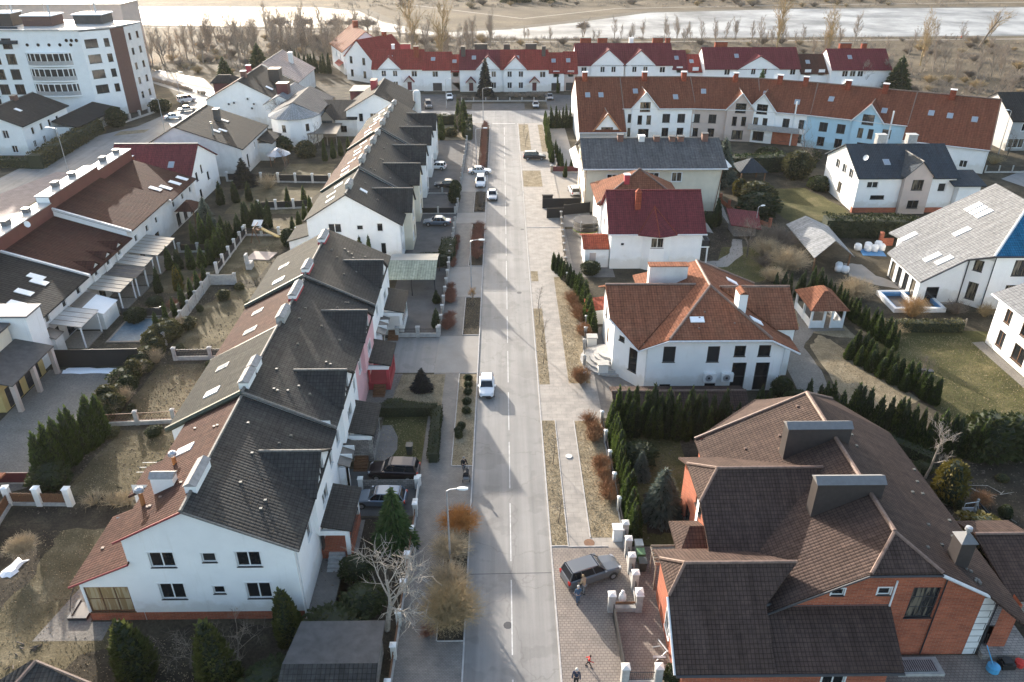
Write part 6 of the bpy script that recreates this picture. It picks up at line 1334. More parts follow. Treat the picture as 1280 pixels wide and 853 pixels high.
# verges and drive crossings, west side
vw = [(-4.9, -3.02, 38.2, 52), (-4.95, -3.02, 58.2, 74.8), (-5.0, -3.02, 83.9, 94.4), (-5.0, -3.02, 105, 122.5), (-5.0, -3.1, 128, 139), (-5.0, -3.02, 151, 190)]
sheet('verge', [v for i, v in enumerate(vw) if i != 1], 'soil', .106); sheet('verge', [vw[1]], 'strip', .106)
m = MB()
for x0, x1, y0, y1 in vw:
    for b in ((x0 - .08, x0, y0, y1), (x0, x1, y0 - .08, y0), (x0, x1, y1, y1 + .08)): m.box(*b, .09, .16)
struct('verge_edging', m, [G['kerb']])
sheet('driveway', [(-7.85, -3.02, 75, 83.6), (-7.85, -3.02, 94.7, 104.7), (-7.85, -3.02, 122.8, 127.7), (-7.85, -3.02, 139.2, 150.8)], 'path', .107)
sheet('driveway', [(-15, -7.85, 75.2, 83.4)], 'asphalt', .012)
sheet('yard', [(-15, -7.9, 83.8, 104.5), (-15, -7.9, 105, 176), (-15, -7.9, 51.5, 58)], 'dkasphalt', .008)
sheet('yard', [(-15, -12.6, 66, 75), (-14, -9, 58.4, 66) if False else (-12.6, -11.4, 70, 75)], 'gravel', .012)
sheet('garden_bed', [(-15, -7.9, 20, 51.3)], 'soil', .008)
sheet('garden_path', [(-14.9, -12, 40, 51), (-12.9, -11.9, 40, 45), [(-12.4, 59.2), (-11, 59.2), (-10.4, 61), (-10.6, 63), (-11.4, 65), (-12.4, 65)]], 'paver', .014)
sheet('lawn', [[(-12.4, 58.6), (-6.9, 59), (-6.9, 66.6), (-12.4, 66.6)]], 'green', .011)
sheet('lawn', [[(-12.2, 67.6), (-6.6, 66.4), (-6.55, 74.7), (-11.4, 74.7)]], 'strip', .109)
# east side
sheet('verge', [(3.87, 5.2, 47.6, 65.5), (3.95, 5.1, 72.4, 91), (4.0, 5.0, 99.5, 103), (7.2, 10, 48.5, 65.4), (7.2, 9.6, 72.6, 101), (4.0, 7.6, 142, 152.3), (4.0, 6.3, 166.5, 190.5), (8.6, 9.8, 166, 190)], 'strip', .106)
m = MB()
for b in ((3.87, 5.28, 47.5, 47.6), (5.2, 5.28, 47.6, 65.5), (7.12, 7.2, 48.5, 65.4), (5.2, 8.5, 47.42, 47.52), (3.87, 9.5, 120.5, 120.65)): m.box(*b, .09, .15)
struct('verge_edging', m, [G['kerb']])
sheet('driveway', [(3.87, 11.6, 10, 47.3)], 'bigpaver', .107); sheet('yard', [[(10.2, 25), (18, 25), (18, 34), (17, 47), (12.6, 47.5), (10.2, 47.5)], (24.5, 40, 25, 36.6)], 'bigpaver', .01)
sheet('yard', [(10, 16, 66, 86), (10.2, 16, 101, 120)], 'paver', .009); sheet('yard', [(9.5, 15, 121, 200)], 'path', .009)
sheet('lawn', [[(10.2, 47.7), (17, 47.5), (17.4, 64), (10.2, 65.5)]], 'green', .012); sheet('garden_bed', [wob([(12, 49), (14.2, 49), (14, 54.5), (12.4, 54)], .2, 4, 3)], 'soil', .016)
sheet('lawn', [wob([(36.3, 66), (40, 66.5), (44.6, 69), (40, 82), (38.8, 83.5), (36.8, 80.5)], .2, 5, 4)], 'strip', .010)
sheet('garden_path', [wob([(32, 70), (35.4, 69.8), (36.2, 75), (36, 80.5), (38.6, 84.4), (42.6, 84.6), (42.4, 91), (38.4, 91), (37.4, 86), (35, 82.4), (33, 82)], .1, 4, 5)], 'gravel', .014)
sheet('lawn', [wob([(38.5, 84), (43.5, 82.5), (42, 92), (36, 94), (35.5, 88)], .25, 5, 44)], 'strip', .008)
sheet('lawn', [wob([(45.5, 70), (46, 62), (62, 62), (62, 84), (47, 85), (44, 80)], .3, 6, 6)], 'green', .010); sheet('gravel_strip', [[(57.2, 66), (58.3, 66), (58.3, 81.6), (56.8, 81.4)]], 'gravel', .013)
sheet('lawn', [wob([(49, 118), (58, 120), (60, 130), (57, 141), (46, 140), (47, 128)], .4, 6, 7), [(30, 101), (36, 99), (43, 104), (43, 112), (34, 112)]], 'green', .010)
sheet('garden_path', [wob([(29.5, 104), (33, 104.5), (36.5, 109), (38, 115), (36.6, 115.4), (34.6, 109.6), (32, 106.6), (29.5, 106.5)], .1, 4, 8), wob([(49.6, 101), (52, 98), (55, 96.5), (58, 91.6), (60.5, 92), (60, 93.2), (56.5, 97.6), (53.4, 101), (53, 105), (50.6, 105.6)], .15, 4, 9), [(37.6, 120), (38.6, 128), (40, 140), (37.8, 140)]], 'path', .012)
sheet('garden_bed', [(29, 36, 107.5, 127), (37, 50, 36, 58)], 'soil', .008)
# west gardens
sheet('lawn', [wob([(-40.5, 28), (-32, 30), (-22, 30), (-22, 38.6), (-32, 39.4), (-31, 50), (-38.5, 51), (-42, 40)], .4, 6, 10), wob([(-40, 54.5), (-30, 54.5), (-30, 64.6), (-38.6, 64.5)], .25, 6, 11), wob([(-40, 66.6), (-30, 66.6), (-30, 77.6), (-39.6, 77.5)], .25, 6, 12), wob([(-39.6, 79.5), (-30, 79.5), (-30, 98), (-37, 98), (-40, 92)], .3, 6, 13)], 'lawn', .010)
sheet('garden_bed', [wob([(-42, 36), (-38.6, 38), (-37.2, 44), (-37.4, 50), (-30, 50.5), (-30, 53), (-43, 53)], .3, 6, 41), wob([(-33, 30), (-15, 30), (-15, 39.6), (-23, 40), (-30, 37.4)], .3, 6, 42)], 'soil', .013)
sheet('terrace', [[(-34, 38.6), (-29, 38.6), (-29, 40.3), (-30.6, 40.3), (-30.6, 47), (-32.4, 46)]], 'gravel', .014)
sheet('yard', [[(-51.6, 52), (-43.4, 55.6), (-42.6, 76.4), (-51.8, 76.4)]], 'gravel', .012)
sheet('lawn', [wob([(-49, 97), (-42, 96), (-41.8, 104), (-49, 104)], .2, 4, 14), wob([(-40.6, 100.5), (-35, 100.5), (-34, 125), (-41.6, 125)], .4, 5, 15), wob([(-48, 128), (-35, 128), (-34, 142), (-48, 144)], .4, 5, 16), wob([(-44, 146), (-34, 148), (-34, 158), (-44, 158)], .4, 5, 17)], 'lawn', .009)
sheet('lawn', [wob([(-14, 176.5), (-8.4, 176.5), (-8.4, 190), (-14.5, 190)], .2, 5, 18)], 'strip', .010)
sheet('road', [[(-92, 100), (-80.5, 112), (-79.5, 172), (-76, 190), (-74, 215), (-92, 250), (-125, 275), (-128, 270), (-98, 246), (-84, 214), (-88, 190), (-97, 176), (-100, 100)]], 'asphalt', .009)
sheet('pavement', [[(-92.5, 110), (-84, 130), (-84, 152), (-89, 153), (-95, 130)], [(-79.2, 100), (-72, 100), (-72, 130), (-79.2, 130)]], 'redpave', .014); sheet('verge', [[(-84, 132), (-81, 134), (-81, 150), (-84, 150)], [(-92, 118), (-86, 121), (-86, 126), (-92, 124)], [(-90, 181), (-84, 184), (-84, 187), (-90, 185)]], 'strip', .018)
sheet('path', [[(-130, 268), (-84, 232), (-70, 224), (-70, 226.5), (-84, 235), (-130, 272)], [(-118, 256), (-84, 222), (-80, 222), (-118, 261)]], 'path', .016)
sheet('road', [[(99, 140), (112, 150), (160, 158), (160, 164), (112, 157), (97, 146)]], 'asphalt', .009)
# river: thawing pale ice with dark banks and footpaths
nb = [(-330, 395), (-170, 378), (-70, 364), (-36, 346), (-10, 333), (40, 331), (110, 334), (220, 338), (420, 345)]
fb = [(420, 462), (276, 446), (150, 440), (72, 424), (30, 384), (4, 364), (-26, 354), (-52, 388), (-70, 432), (-98, 452), (-190, 455), (-330, 462)]
sheet('river', [wob(nb + fb, 1.2, 5, 20)], 'ice', .02)
m = MB()
def strip(m, pts, w, z, seed=0):
    for a, b in zip(pts, pts[1:]):
        d = Vector((b[0] - a[0], b[1] - a[1])).normalized() * w / 2; n = Vector((-d.y, d.x))
        m.face([(a[0] - n.x, a[1] - n.y, z), (b[0] - n.x, b[1] - n.y, z), (b[0] + n.x, b[1] + n.y, z), (a[0] + n.x, a[1] + n.y, z)])
strip(m, fb, 7, .026); strip(m, nb, 2.5, .026); struct('river_bank', m, [G['bank']])
m = MB(); strip(m, [(-330, 388), (-170, 371), (-68, 356), (-34, 338), (-8, 325.5), (40, 323.5), (110, 326), (220, 330), (420, 336)], 1.4, .024); strip(m, [(-60, 470), (10, 398), (60, 440), (150, 455), (420, 480)], 1.5, .024); struct('path', m, [G['path']])
m = MB()
for i, (x, y, r) in enumerate(((-33.6, 43.9, .9), (-46.6, 76, 1.0))):
    pass
m.grid([[(x, y, .012) for x, y in wob([(-39.9, 44.9), (-38.9, 44.7), (-38.4, 46.6), (-39.5, 46.9)], .22, 4, 30)], [(-39.2 + (x + 39.2) * .6, 45.8 + (y - 45.8) * .6, .2) for x, y in wob([(-39.9, 44.9), (-38.9, 44.7), (-38.4, 46.6), (-39.5, 46.9)], .22, 4, 30)]]); single('white_heap', m, [W['snow']], 'white-blue plastic in the dark bed at the left edge', 'snow', loc=(-39.2, 45.8, 0))  # white-blue plastic lying in the bed, given the snow material
m = MB(); m.grid([[(x, y, .014) for x, y in wob([(-50, 75.5), (-43.4, 75.5), (-43.2, 76.6), (-49.8, 76.8)], .12, 6, 31)], [(x, 76.1 + (y - 76.1) * .4, .16) for x, y in wob([(-50, 75.5), (-43.4, 75.5), (-43.2, 76.6), (-49.8, 76.8)], .12, 6, 31)]]); single('white_heap', m, [W['snow']], 'long strip of old snow under the black sheet fence', 'snow', loc=(-46.6, 76, 0))
# ================================================================== PLANTS
rr = random.Random(21)
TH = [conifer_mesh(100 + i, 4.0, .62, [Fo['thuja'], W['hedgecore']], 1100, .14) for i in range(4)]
TO = [conifer_mesh(120 + i, 4.0, .62, [Fo['olivelitthuja'], W['hedgecore']], 1800, .12) for i in range(2)]
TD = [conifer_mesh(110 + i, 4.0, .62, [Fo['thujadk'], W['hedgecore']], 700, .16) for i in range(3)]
def thuja(p, h, label, group, name='thuja', w=1., lst=None, z=0):
    me = rr.choice(lst or TH); s = h / 4 * rr.uniform(.86, 1.12)
    o = plant(name, label, 'thuja', me, (p[0] + rr.uniform(-.14, .14), p[1] + rr.uniform(-.14, .14), z), s * w * rr.uniform(.82, 1.22), s, group=group)
    o.rotation_euler = (rr.gauss(0, .035), rr.gauss(0, .035), o.rotation_euler.z); return o
def row(a, b, n, h, label, group, w=1., lst=None, z=0):
    for i in range(n):
        t = i / max(1, n - 1); thuja((a[0] + (b[0] - a[0]) * t, a[1] + (b[1] - a[1]) * t), h, label, group, w=w, lst=lst, z=z)
# brick house garden
row((10.85, 48.6), (10.75, 64.2), 22, 3.7, 'dense yellow-green thuja in the street-side row in front of the brick house', 'street-side thuja row', 1.05)
row((11.6, 64.3), (21.6, 63.2), 13, 5.0, 'tall dark thuja in the screen between the villa annex and the brick house', 'tall thuja screen', .85, TH + TD)
row((12.2, 62.9), (20, 61.9), 9, 4.0, 'shorter thuja in front of the tall screen by the brick house', 'front of the thuja screen', .95, TD + TH)
row((22, 62.6), (25, 62.4), 4, 4.2, 'thuja half hidden behind the ridge of the brick house', 'thujas behind the brick house ridge', .85, TD)
thuja((26.2, 66.4), 3.6, 'twin thuja by the south-east corner of the villa', 'corner thujas of the villa', w=1.1); thuja((27.1, 65.8), 3.2, 'twin thuja by the south-east corner of the villa', 'corner thujas of the villa', w=1.1)
row((31.5, 66.5), (44.8, 58.6), 20, 4.5, 'dark thuja in the row running behind the brick house to the bare white tree', 'thuja row behind the brick house', .95, TD + TH)
row((36.8, 94.3), (42.4, 94.0), 7, 4.0, 'dark thuja in the short row behind the red summerhouse', 'thujas behind the summerhouse', .85, TD)
row((42.6, 96.5), (46.4, 79.5), 20, 3.3, 'bright-tipped thuja in the diagonal row beside the red summerhouse', 'diagonal thuja row', .95)
row((41.6, 79), (45.6, 68.2), 13, 3.2, 'plump thuja in the double row below the summerhouse', 'lower diagonal thuja row', 1.25)
row((40.2, 77.6), (43.6, 71), 6, 2.5, 'low rounded thuja on the lawn side of the lower diagonal row', 'low thujas on the lawn side', 1.6)
# house with maroon roof
row((7.6, 103.4), (10.4, 95.4), 9, 2.9, 'low thuja behind the street fence of the maroon-roofed house', 'street thujas of the maroon house', 1.0, TH + TD)
row((10.3, 95), (10.9, 83.6), 8, 3.7, 'tall thuja beside the rust-brown hedge and the villa gate', 'tall thujas by the villa gate', 1.05)
row((29.4, 116.5), (35.6, 121.5), 9, 3.3, 'nearly black thuja in the row behind the maroon-roofed house', 'dark thujas behind the maroon house', 1.0, TD)
thuja((35.8, 122.5), 5.2, 'single tall black-green thuja at the corner of the cream house', None, w=.9, lst=TD)
row((10.2, 158), (10.4, 190), 24, 3.6, 'slim thuja in the street row beside the dark off-road car', 'slim street thuja row', .9)
row((12, 187), (17, 187), 7, 5.0, 'tall slim thuja in the row against the catslide roof', 'thujas against the catslide roof', .75, TD)
row((11.2, 164), (12.2, 148), 5, 3.8, 'pointed thuja in the yard behind the dark off-road car', 'yard thujas', .9); row((13.6, 152), (15.2, 152), 3, 3, 'small thuja on the low wall before the cream house', 'low wall thujas', .9)
# west side
row((-41.9, 56.8), (-39.9, 63.4), 8, 5.2, 'tall green thuja in the close row beside the gravel yard', 'gravel yard thujas', 1.15)
row((-25.0, 35.6), (-25.0, 35.6), 1, 6.0, 'olive-lit thuja below the front gable, left of the pair', None, 1.8, TO); thuja((-19.5, 35.3), 6.9, 'big dark thuja below the front gable, between the olive-lit one and the round-topped one', None, w=1.5, lst=TO); thuja((-15.5, 38.6), 4.9, 'plump thuja at the right corner of the white front gable', None, w=1.5, lst=TO); thuja((-22.4, 33.4), 2.4, 'small bright green thuja between two large ones at the bottom edge', None, w=1.4)
row((-43.4, 106.4), (-42.4, 118), 10, 3.9, 'dark thuja in the fenced row before the playground', 'playground thujas', 1.0, TD + TH); row((-42.4, 121.5), (-38.6, 121.5), 6, 4.4, 'tall thuja in the close clump by the playground slide', 'playground clump', .95, TD)
row((-41.6, 99.4), (-42.2, 84), 7, 3.4, 'thuja in the loose row along the concrete fence behind the awnings', 'thujas along the concrete fence', .9, TH)
thuja((-44.6, 97.4), 3.6, 'golden-tipped thuja behind the awnings', None, w=1.1, lst=[conifer_mesh(130, 4, .62, [Fo['gold'], W['hedgecore']], 900, .15)]); thuja((-45.6, 100), 3.2, 'grey-brown faded thuja beside the golden-tipped one', None); thuja((-47, 96.5), 3.8, 'dark thuja nearest to the dark smoked awning', None, lst=TD)
for x, y in ((-37.7, 131), (-35, 132)): thuja((x, y), 3.6, 'thuja in front of the panel fence behind the second terrace', 'pair of thujas at the panel fence', w=1.1)
thuja((-38.6, 120.6), 3.6, 'short thuja beside the playground clump, close to the terrace', None, lst=TD)
thuja((-21.0, 105.6), 4.4, 'left thuja of the pair against the white gable of the second terrace', None, w=.9); thuja((-19.7, 105.2), 4.6, 'right thuja of the pair against the white gable of the second terrace', None, w=.8)
thuja((-8.6, 86.2), 2.3, 'small thuja beside the gatepost in the dark yard', None, w=1.3, lst=TD); thuja((-8.9, 93.2), 2.2, 'small bushy thuja in front of the carport', None, w=1.6, lst=TD)
for k, (x, y, h_) in enumerate(((-9.6, 184, 6.6), (-8.9, 188, 7.5), (-10.4, 186.5, 6), (-8.6, 179, 5.4), (-13.6, 177, 5.8))): thuja((x, y), h_, 'tall column thuja in the clipped corner garden at the top of the street', 'corner garden thujas', w=.75, lst=TH)
row((-70, 262), (-55, 258), 12, 6.0, 'dark columnar conifer in the row behind the pink-roofed house', 'conifers behind the pink roof', .8, TD)
thuja((15.9, 227.5), 5.5, 'brown-green column beside the dark spruce at the red terrace', None, w=.5); thuja((91.5, 213), 7, 'dark cone between the plum roofs and the brown row', None, w=1.2, lst=TD); thuja((77.5, 210), 6, 'dark cone seen over the ridge in front of the ribbon windows', None, w=1.1, lst=TD)
row((-48.6, 104.5), (-44, 105), 4, 3.4, 'dark thuja on the shaded lawn behind the long pale canopy', 'shaded lawn thujas', 1.1, TD + TH); row((-47.5, 112.5), (-44.5, 116), 4, 4.6, 'tall thuja between the dark garden fence and the silvery spruce', 'thujas by the silvery spruce', 1.0, TH)
row((-34, 119), (-33, 128), 4, 3.0, 'low thuja against the back of the second terrace', 'thujas behind the second terrace', 1.1, TH + TD); row((-50, 133), (-45.5, 135), 3, 3.8, 'dark thuja beside the gable of the maroon-roofed house', 'thujas by the maroon gable', 1.2, TD)
row((-37, 160), (-33, 166), 4, 4.0, 'thuja in the garden behind the upper second terrace', 'upper terrace thujas', 1.0, TH); row((-54, 172), (-48, 168), 4, 3.4, 'dark thuja in front of the round house wall', 'round house thujas', 1.2, TD)
# spruces
SP = conifer_mesh(140, 6, 2.0, [Fo['spruce'], W['hedgecore'], Fo['bark']], 2600, .26, 'spruce'); BS = conifer_mesh(141, 6, 1.7, [Fo['bluespruce'], W['hedgecore'], Fo['bark']], 2600, .24, 'spruce'); DS = conifer_mesh(142, 6, 2.0, [Fo['darkspruce'], W['hedgecore'], Fo['bark']], 2200, .25, 'spruce')
plant('spruce', 'bright green spruce inside the street fence beside the parked silver car', 'spruce', SP, (-9.1, 48.4, 0), .88, .95)
plant('blue_spruce', 'dark blue dome-shaped spruce on the straw lawn', 'spruce', DS, (-8.9, 71.6, 0), .62, .47)
plant('blue_spruce', 'silvery blue spruce beside the west wall of the brick house', 'spruce', BS, (13.6, 51.4, 0), 1.05, .85)
plant('blue_spruce', 'silvery spruce behind the brown row houses', 'spruce', BS, (-47.9, 119.5, 0), 1.0, 1.0)
plant('blue_spruce', 'tall grey-blue spruce between the cream house and the green gazebo', 'spruce', BS, (41.6, 143.5, 0), 1.6, 1.5)
plant('spruce', 'tall dark spruce in front of the red far terrace', 'spruce', DS, (-4.6, 222, 0), 1.3, 1.75); plant('spruce', 'small fir before the plum roofed house', 'spruce', SP, (70, 216, 0), 1.0, 1.4)
plant('spruce', 'dark red-brown conifer by the long-roofed pale house', 'spruce', DS, (-48.8, 143.5, 0), 1.1, .9)
plant('spruce', 'young green spruce beside the villa thuja screen', 'spruce', BS, (12.6, 56.5, 0), .55, .5)
PI = conifer_mesh(143, 8, 3.2, [Fo['thujadk'], W['hedgecore'], Fo['bark']], 1500, .4, 'spruce')
for x, y, s in ((-44, 262, 1), (-41, 266, .8), (-84, 246, .9), (-78, 262, 1.1), (112, 226, 1.3)): plant('pine', 'dark green pine on the dry ground beyond the red terrace', 'pine', PI, (x, y, 0), s, s, group='pines beyond the red terrace')
for x, y, s in ((4, 472, 1.6), (12, 474, 1.5), (26, 476, 1.5)): plant('pine', 'dark pine clump on the far bank above the bend of the river', 'pine', PI, (x, y, 0), s, s * .7, group='pines on the far bank')
# round evergreen shrubs
SH = [conifer_mesh(150 + i, 1.4, .8, [Fo['bush'], W['hedgecore']], 900, .10, 'round') for i in range(2)]; SO = conifer_mesh(153, 1.4, .8, [Fo['olive'], W['hedgecore']], 900, .1, 'round'); SG = conifer_mesh(154, 1.6, .8, [Fo['gold'], W['hedgecore']], 900, .1, 'round')
for k, (x, y) in enumerate(((-3.95, 73.4), (-3.9, 72.0), (-3.9, 70.6), (-3.9, 68.7), (-3.88, 67.0))): plant('boxwood', 'small clipped boxwood ball in the row of five on the straw verge', 'shrub', SH[k % 2], (x, y, .1), .55, .5, group='row of five boxwood balls')
for x, y in ((-4.3, 64.2), (-4.55, 63.4), (-4.5, 62.7)): plant('boxwood', 'loose leafy shrub in the clump of three below the boxwood row', 'shrub', SH[1], (x, y, .1), .5, .55, group='clump of three shrubs')
for lab, me, x, y, s, z in (('olive yellow round shrub beside the concrete fence corner', SO, -37.6, 94.5, 1.1, 1), ('low olive shrub in front of the pale brown fence', SO, -39.6, 86.5, 1.3, 1), ('dark round shrub at the near corner of the gravel yard thujas', SH[0], -41.3, 56, 2.2, 1.6), ('dark rounded shrub beside the black fence end', SH[1], -41, 66.5, 1.2, 1.2), ('round dark evergreen by the villa corner path', SH[0], 30.8, 67.2, 1.9, 1.5), ('small dark evergreen against the villa wall', SH[1], 29.9, 69.8, 1.4, 1.6), ('big spreading evergreen in the garden by the green lawn', SO, 45.6, 133, 3.6, 2.6), ('dark evergreen mound beside the green gazebo', SH[0], 43.6, 126, 4.2, 2.8), ('bushy olive evergreen in front of the pale blue house', SO, 57.2, 147, 3.2, 3.8), ('dark evergreen behind the green lawn', SH[1], 59, 140, 2.6, 1.8), ('golden shrub by the small green gazebo', SG, 43.2, 136.6, 1.6, 2.0),
    ('golden conifer beside the bare white tree', SG, 39.4, 53.2, 1.7, 2.5), ('golden shrub at the right edge above the brown shed roof', SG, 39.2, 47.2, 2.6, 1.7), ('big dark evergreen at the right edge of the east lawn', SH[0], 46.2, 59.4, 3.0, 3.2), ('broad dark evergreen cut by the right edge', SH[1], 49.2, 59.8, 3.0, 2.8), ('dark spreading shrub beside the white conservatory', SH[0], -46.8, 88.3, 1.5, 1.3), ('dark shrub at the corner of the maroon house porch', SH[1], 12.6, 102.4, 1.6, 1.3), ('dark mound in the shaded lawn before the brick house', SH[0], 12.6, 58.6, 2.2, 1.4), ('dark low juniper on the lawn side of the pink house', SH[1], -11.3, 67.9, 1.6, .6), ('dark juniper spreading toward the straw lawn', SH[0], -10, 67.8, 1.3, .5), ('round dark bush beside the garden path at the bottom', SH[0], -10.6, 41.3, 2.0, 1.3), ('dark bush left of the bare garden tree', SH[1], -12.3, 38.8, 2.6, 1.3), ('shaded bush at the foot of the front gable', SH[0], -15.8, 34.3, 2.5, 1.2), ('dark shrub under the silver car wall', SH[1], -11.6, 44.5, 1.5, 1.3), ('dark ivy mound behind the awnings', SH[1], -46, 92.5, 1.4, .9), ('evergreen in front of the round house', SO, -41.5, 163, 2.6, 2.4), ('reddish dark evergreen by the round house', SH[1], -47.6, 166, 3, 2.6), ('dark clipped bush beside the end gable of the second terrace', SH[0], -33.4, 113.4, 1.3, 2.0), ('dark evergreen mass in the front yard of the second terrace', SH[1], -8.6, 133.5, 1.3, 2.4), ('second dark evergreen in the front yard of the second terrace', SH[0], -8.6, 137.5, 1.2, 2.0), ('small bush at the corner of the brick gatehouse drive', SH[0], 11.4, 34.4, .9, 1.4), ('mossy shrub beside the far tall thujas', SO, -11.8, 179.5, 1.8, 1.5), ('evergreen mound before the brown-red row', SH[0], 55, 158, 3.4, 2.2), ('dark evergreen below the grey balcony', SH[1], 63, 158, 3.2, 1.8), ('leafy shrub beside the stair tower of the apartment block', SH[0], -92.8, 190, 2.6, 3.2), ('dark shrub before the hedge by the apartment block', SH[1], -88.4, 206, 3, 2.2)):
    plant('evergreen_shrub', lab, 'shrub', me, (x, y, 0), s, z)
for i, (x, y) in enumerate(((-32, 58), (-39.2, 63.6), (-35, 63.8), (-31.4, 62.8), (-39, 68), (-33.5, 76.6), (-31.5, 70), (-38.6, 80.6), (-32, 81), (-39.6, 91), (-36.4, 97.6), (-33, 92), (-31.6, 87.6))): plant('garden_shrub', 'low dark shrub at the edge of a back garden lawn west of the nearest terrace', 'shrub', (SH[0], SO, SH[1])[i % 3], (x, y, 0), rr.uniform(.5, 1.1), rr.uniform(.4, .8), group='low shrubs of the back gardens')
for i in range(16): plant('garden_shrub', 'dark evergreen clump in the shady garden right of the brick house', 'shrub', (SH[0], SH[1], SO)[i % 3], (rr.uniform(36.5, 48), rr.uniform(43.5, 57), 0), rr.uniform(.5, 1.2), rr.uniform(.4, .9), group='clumps in the shady garden')
FSN = shrub_mesh(61, 1.3, 1.9, 160, 'straw', .018, 2)
# hedges
hedge('clipped_hedge', 'clipped dark green L-shaped hedge around the small front lawn', [(-13, 66.9), (-6.9, 66.9), (-6.75, 58.7)], 1.0, 1.25, 'bush', 1, .08, 60)
hedge('clipped_hedge', 'dark hedge running up the drive beside the carport', [(-12.6, 104.8), (-8.4, 106.2), (-8.3, 112.5)], 2.2, 1.7, 'bush', 2, .1, 34)
hedge('clipped_hedge', 'tall clipped hedge round the corner garden at the top of the street', [(-18, 191), (-8.2, 191), (-7.6, 176)], 1.6, 2.4, 'bush', 3, .16, 16)
hedge('clipped_hedge', 'thick dark hedge in front of the navy-roofed house', [(51.5, 117), (66, 116)], 3.0, 3.2, 'bush', 4, .16, 18)
hedge('clipped_hedge', 'tall bushy hedge along the street at the upper left', [(-94, 155), (-95, 185)], 3.0, 3.0, 'olive', 5, .2, 10)
hedge('clipped_hedge', 'low dark hedge below the grey-roofed house', [(-112, 158), (-95, 156)], 2.0, 1.8, 'bush', 6, .18, 10)
for i in range(15):
    f = i / 14; plant('evergreen_shrub', 'ragged olive shrub in the overgrown strip beside the gravel yard', 'shrub', rr.choice([SO, SH[1], SO]), (-41.4 + .6 * math.sin(i * 2.1), 66.5 + 19 * f, 0), rr.uniform(1.1, 1.9), rr.uniform(.9, 1.7), group='overgrown strip beside the gravel yard')
    if i % 2 == 0: tag(link('leafless_shrub', FSN, None, (-41 + .8 * math.sin(i), 67 + 19 * f, 0), i), 'straw-coloured bare shrub in the overgrown strip beside the gravel yard', 'shrub', 'bare shrubs of the overgrown strip')
hedge('loose_hedge', 'dark hedge behind the gardens north of the summerhouse', [(36, 150), (56, 152)], 2.5, 3.4, 'thujadk', 8, .2, 10)
hedge('loose_hedge', 'dark hedge along the far side of the east lawn', [(46.8, 84.6), (57, 84.4)], 1.2, 1.4, 'olive', 9, .14, 22)
hedge('loose_hedge', 'ivy-covered fence strip behind the brick house', [(36, 62.6), (40.5, 57.8)], 1.2, 1.2, 'thujadk', 10, .12, 20)
# leafless hedges and shrubs
def twig_hedge(name, label, path, w, h, mat, n, seed, th=.016, z0=.1):
    rd = random.Random(seed); t = T(name, label, 'hedge', (*path[0], z0)); mb = MB()
    for a, b in zip(path, path[1:]):
        L_ = math.hypot(b[0] - a[0], b[1] - a[1])
        for i in range(max(1, int(L_ / (w * .45)))):
            f = rd.random(); twig_burst(mb, (a[0] + (b[0] - a[0]) * f + rd.uniform(-.12, .12) * w, a[1] + (b[1] - a[1]) * f, z0), w * rd.uniform(.5, .75), h * rd.uniform(.75, 1.05), n, rd, th)
    t.part('twigs', mb, [Fo[mat]], weld=False)
twig_hedge('brown_hedge', 'rust-brown leafless hedge bulging over the pavement in front of the brick house', [(8.8, 65), (9.0, 60), (9.3, 55), (9.4, 51)], 1.8, 1.5, 'rust', 120, 1, .02)
twig_hedge('brown_hedge', 'rust-brown hedge along the pavement by the villa gate', [(9.1, 94), (9.6, 88.5), (10.0, 83.2)], 1.9, 1.7, 'rust', 120, 2, .02)
twig_hedge('brown_hedge', 'brown clipped beech hedge beside the near gatepost of the dark yard', [(-6.9, 84.6), (-6.9, 90.2)], 1.5, 1.1, 'redtwig', 130, 3, .02); twig_hedge('brown_hedge', 'darker brown clipped hedge next to the carport drive', [(-7.1, 91.4), (-7.1, 98.5)], 1.4, 1.0, 'redtwig', 130, 4, .02); twig_hedge('brown_hedge', 'thin brown hedge along the fence of the second terrace', [(-7.3, 104.5), (-7.2, 116)], .8, .9, 'redtwig', 45, 5)
twig_hedge('brown_hedge', 'wide brown hedge before the red far terrace', [(-1, 222), (12, 222)], 3, 1.8, 'fartwig', 60, 6, .03, 0); twig_hedge('brown_hedge', 'scrubby bare hedge on the street verge by the white sedan', [(-4, 152), (-4, 189)], 1.3, 2.3, 'redtwig', 30, 7, .02); twig_hedge('brown_hedge', 'bare hedge strip on the verge in front of the oncoming car', [(-4, 129), (-4, 138.4)], 1.4, 1.0, 'twig', 45, 8)
twig_hedge('brown_hedge', 'bramble-like bare shrubs on the verge by the second lamp', [(-4, 106.5), (-3.9, 121.5)], 2.0, 1.6, 'redtwig', 70, 9, .02); twig_hedge('brown_hedge', 'dry straw hedge by the white pillars of the left garden', [(-37.5, 53.4), (-31.6, 53.2)], 2.2, 1.4, 'straw', 70, 10, .018, 0)
twig_hedge('brown_hedge', 'thin bare hedge strip beside the riverside path', [(-112, 252), (-84, 226)], 1.6, 1.4, 'fartwig', 26, 11, .03, 0); twig_hedge('brown_hedge', 'rusty shrub strip before the low beds of the far terrace', [(-12, 219), (-3, 219)], 2, 1.2, 'twig', 40, 12, .03, 0)
def shrub(label, x, y, r, h, n, mat, seed, z=.1, th=.016, sub=2): return tag(link('leafless_shrub', shrub_mesh(seed, r, h, n, mat, th, sub), None, (x, y, z)), label, 'shrub')
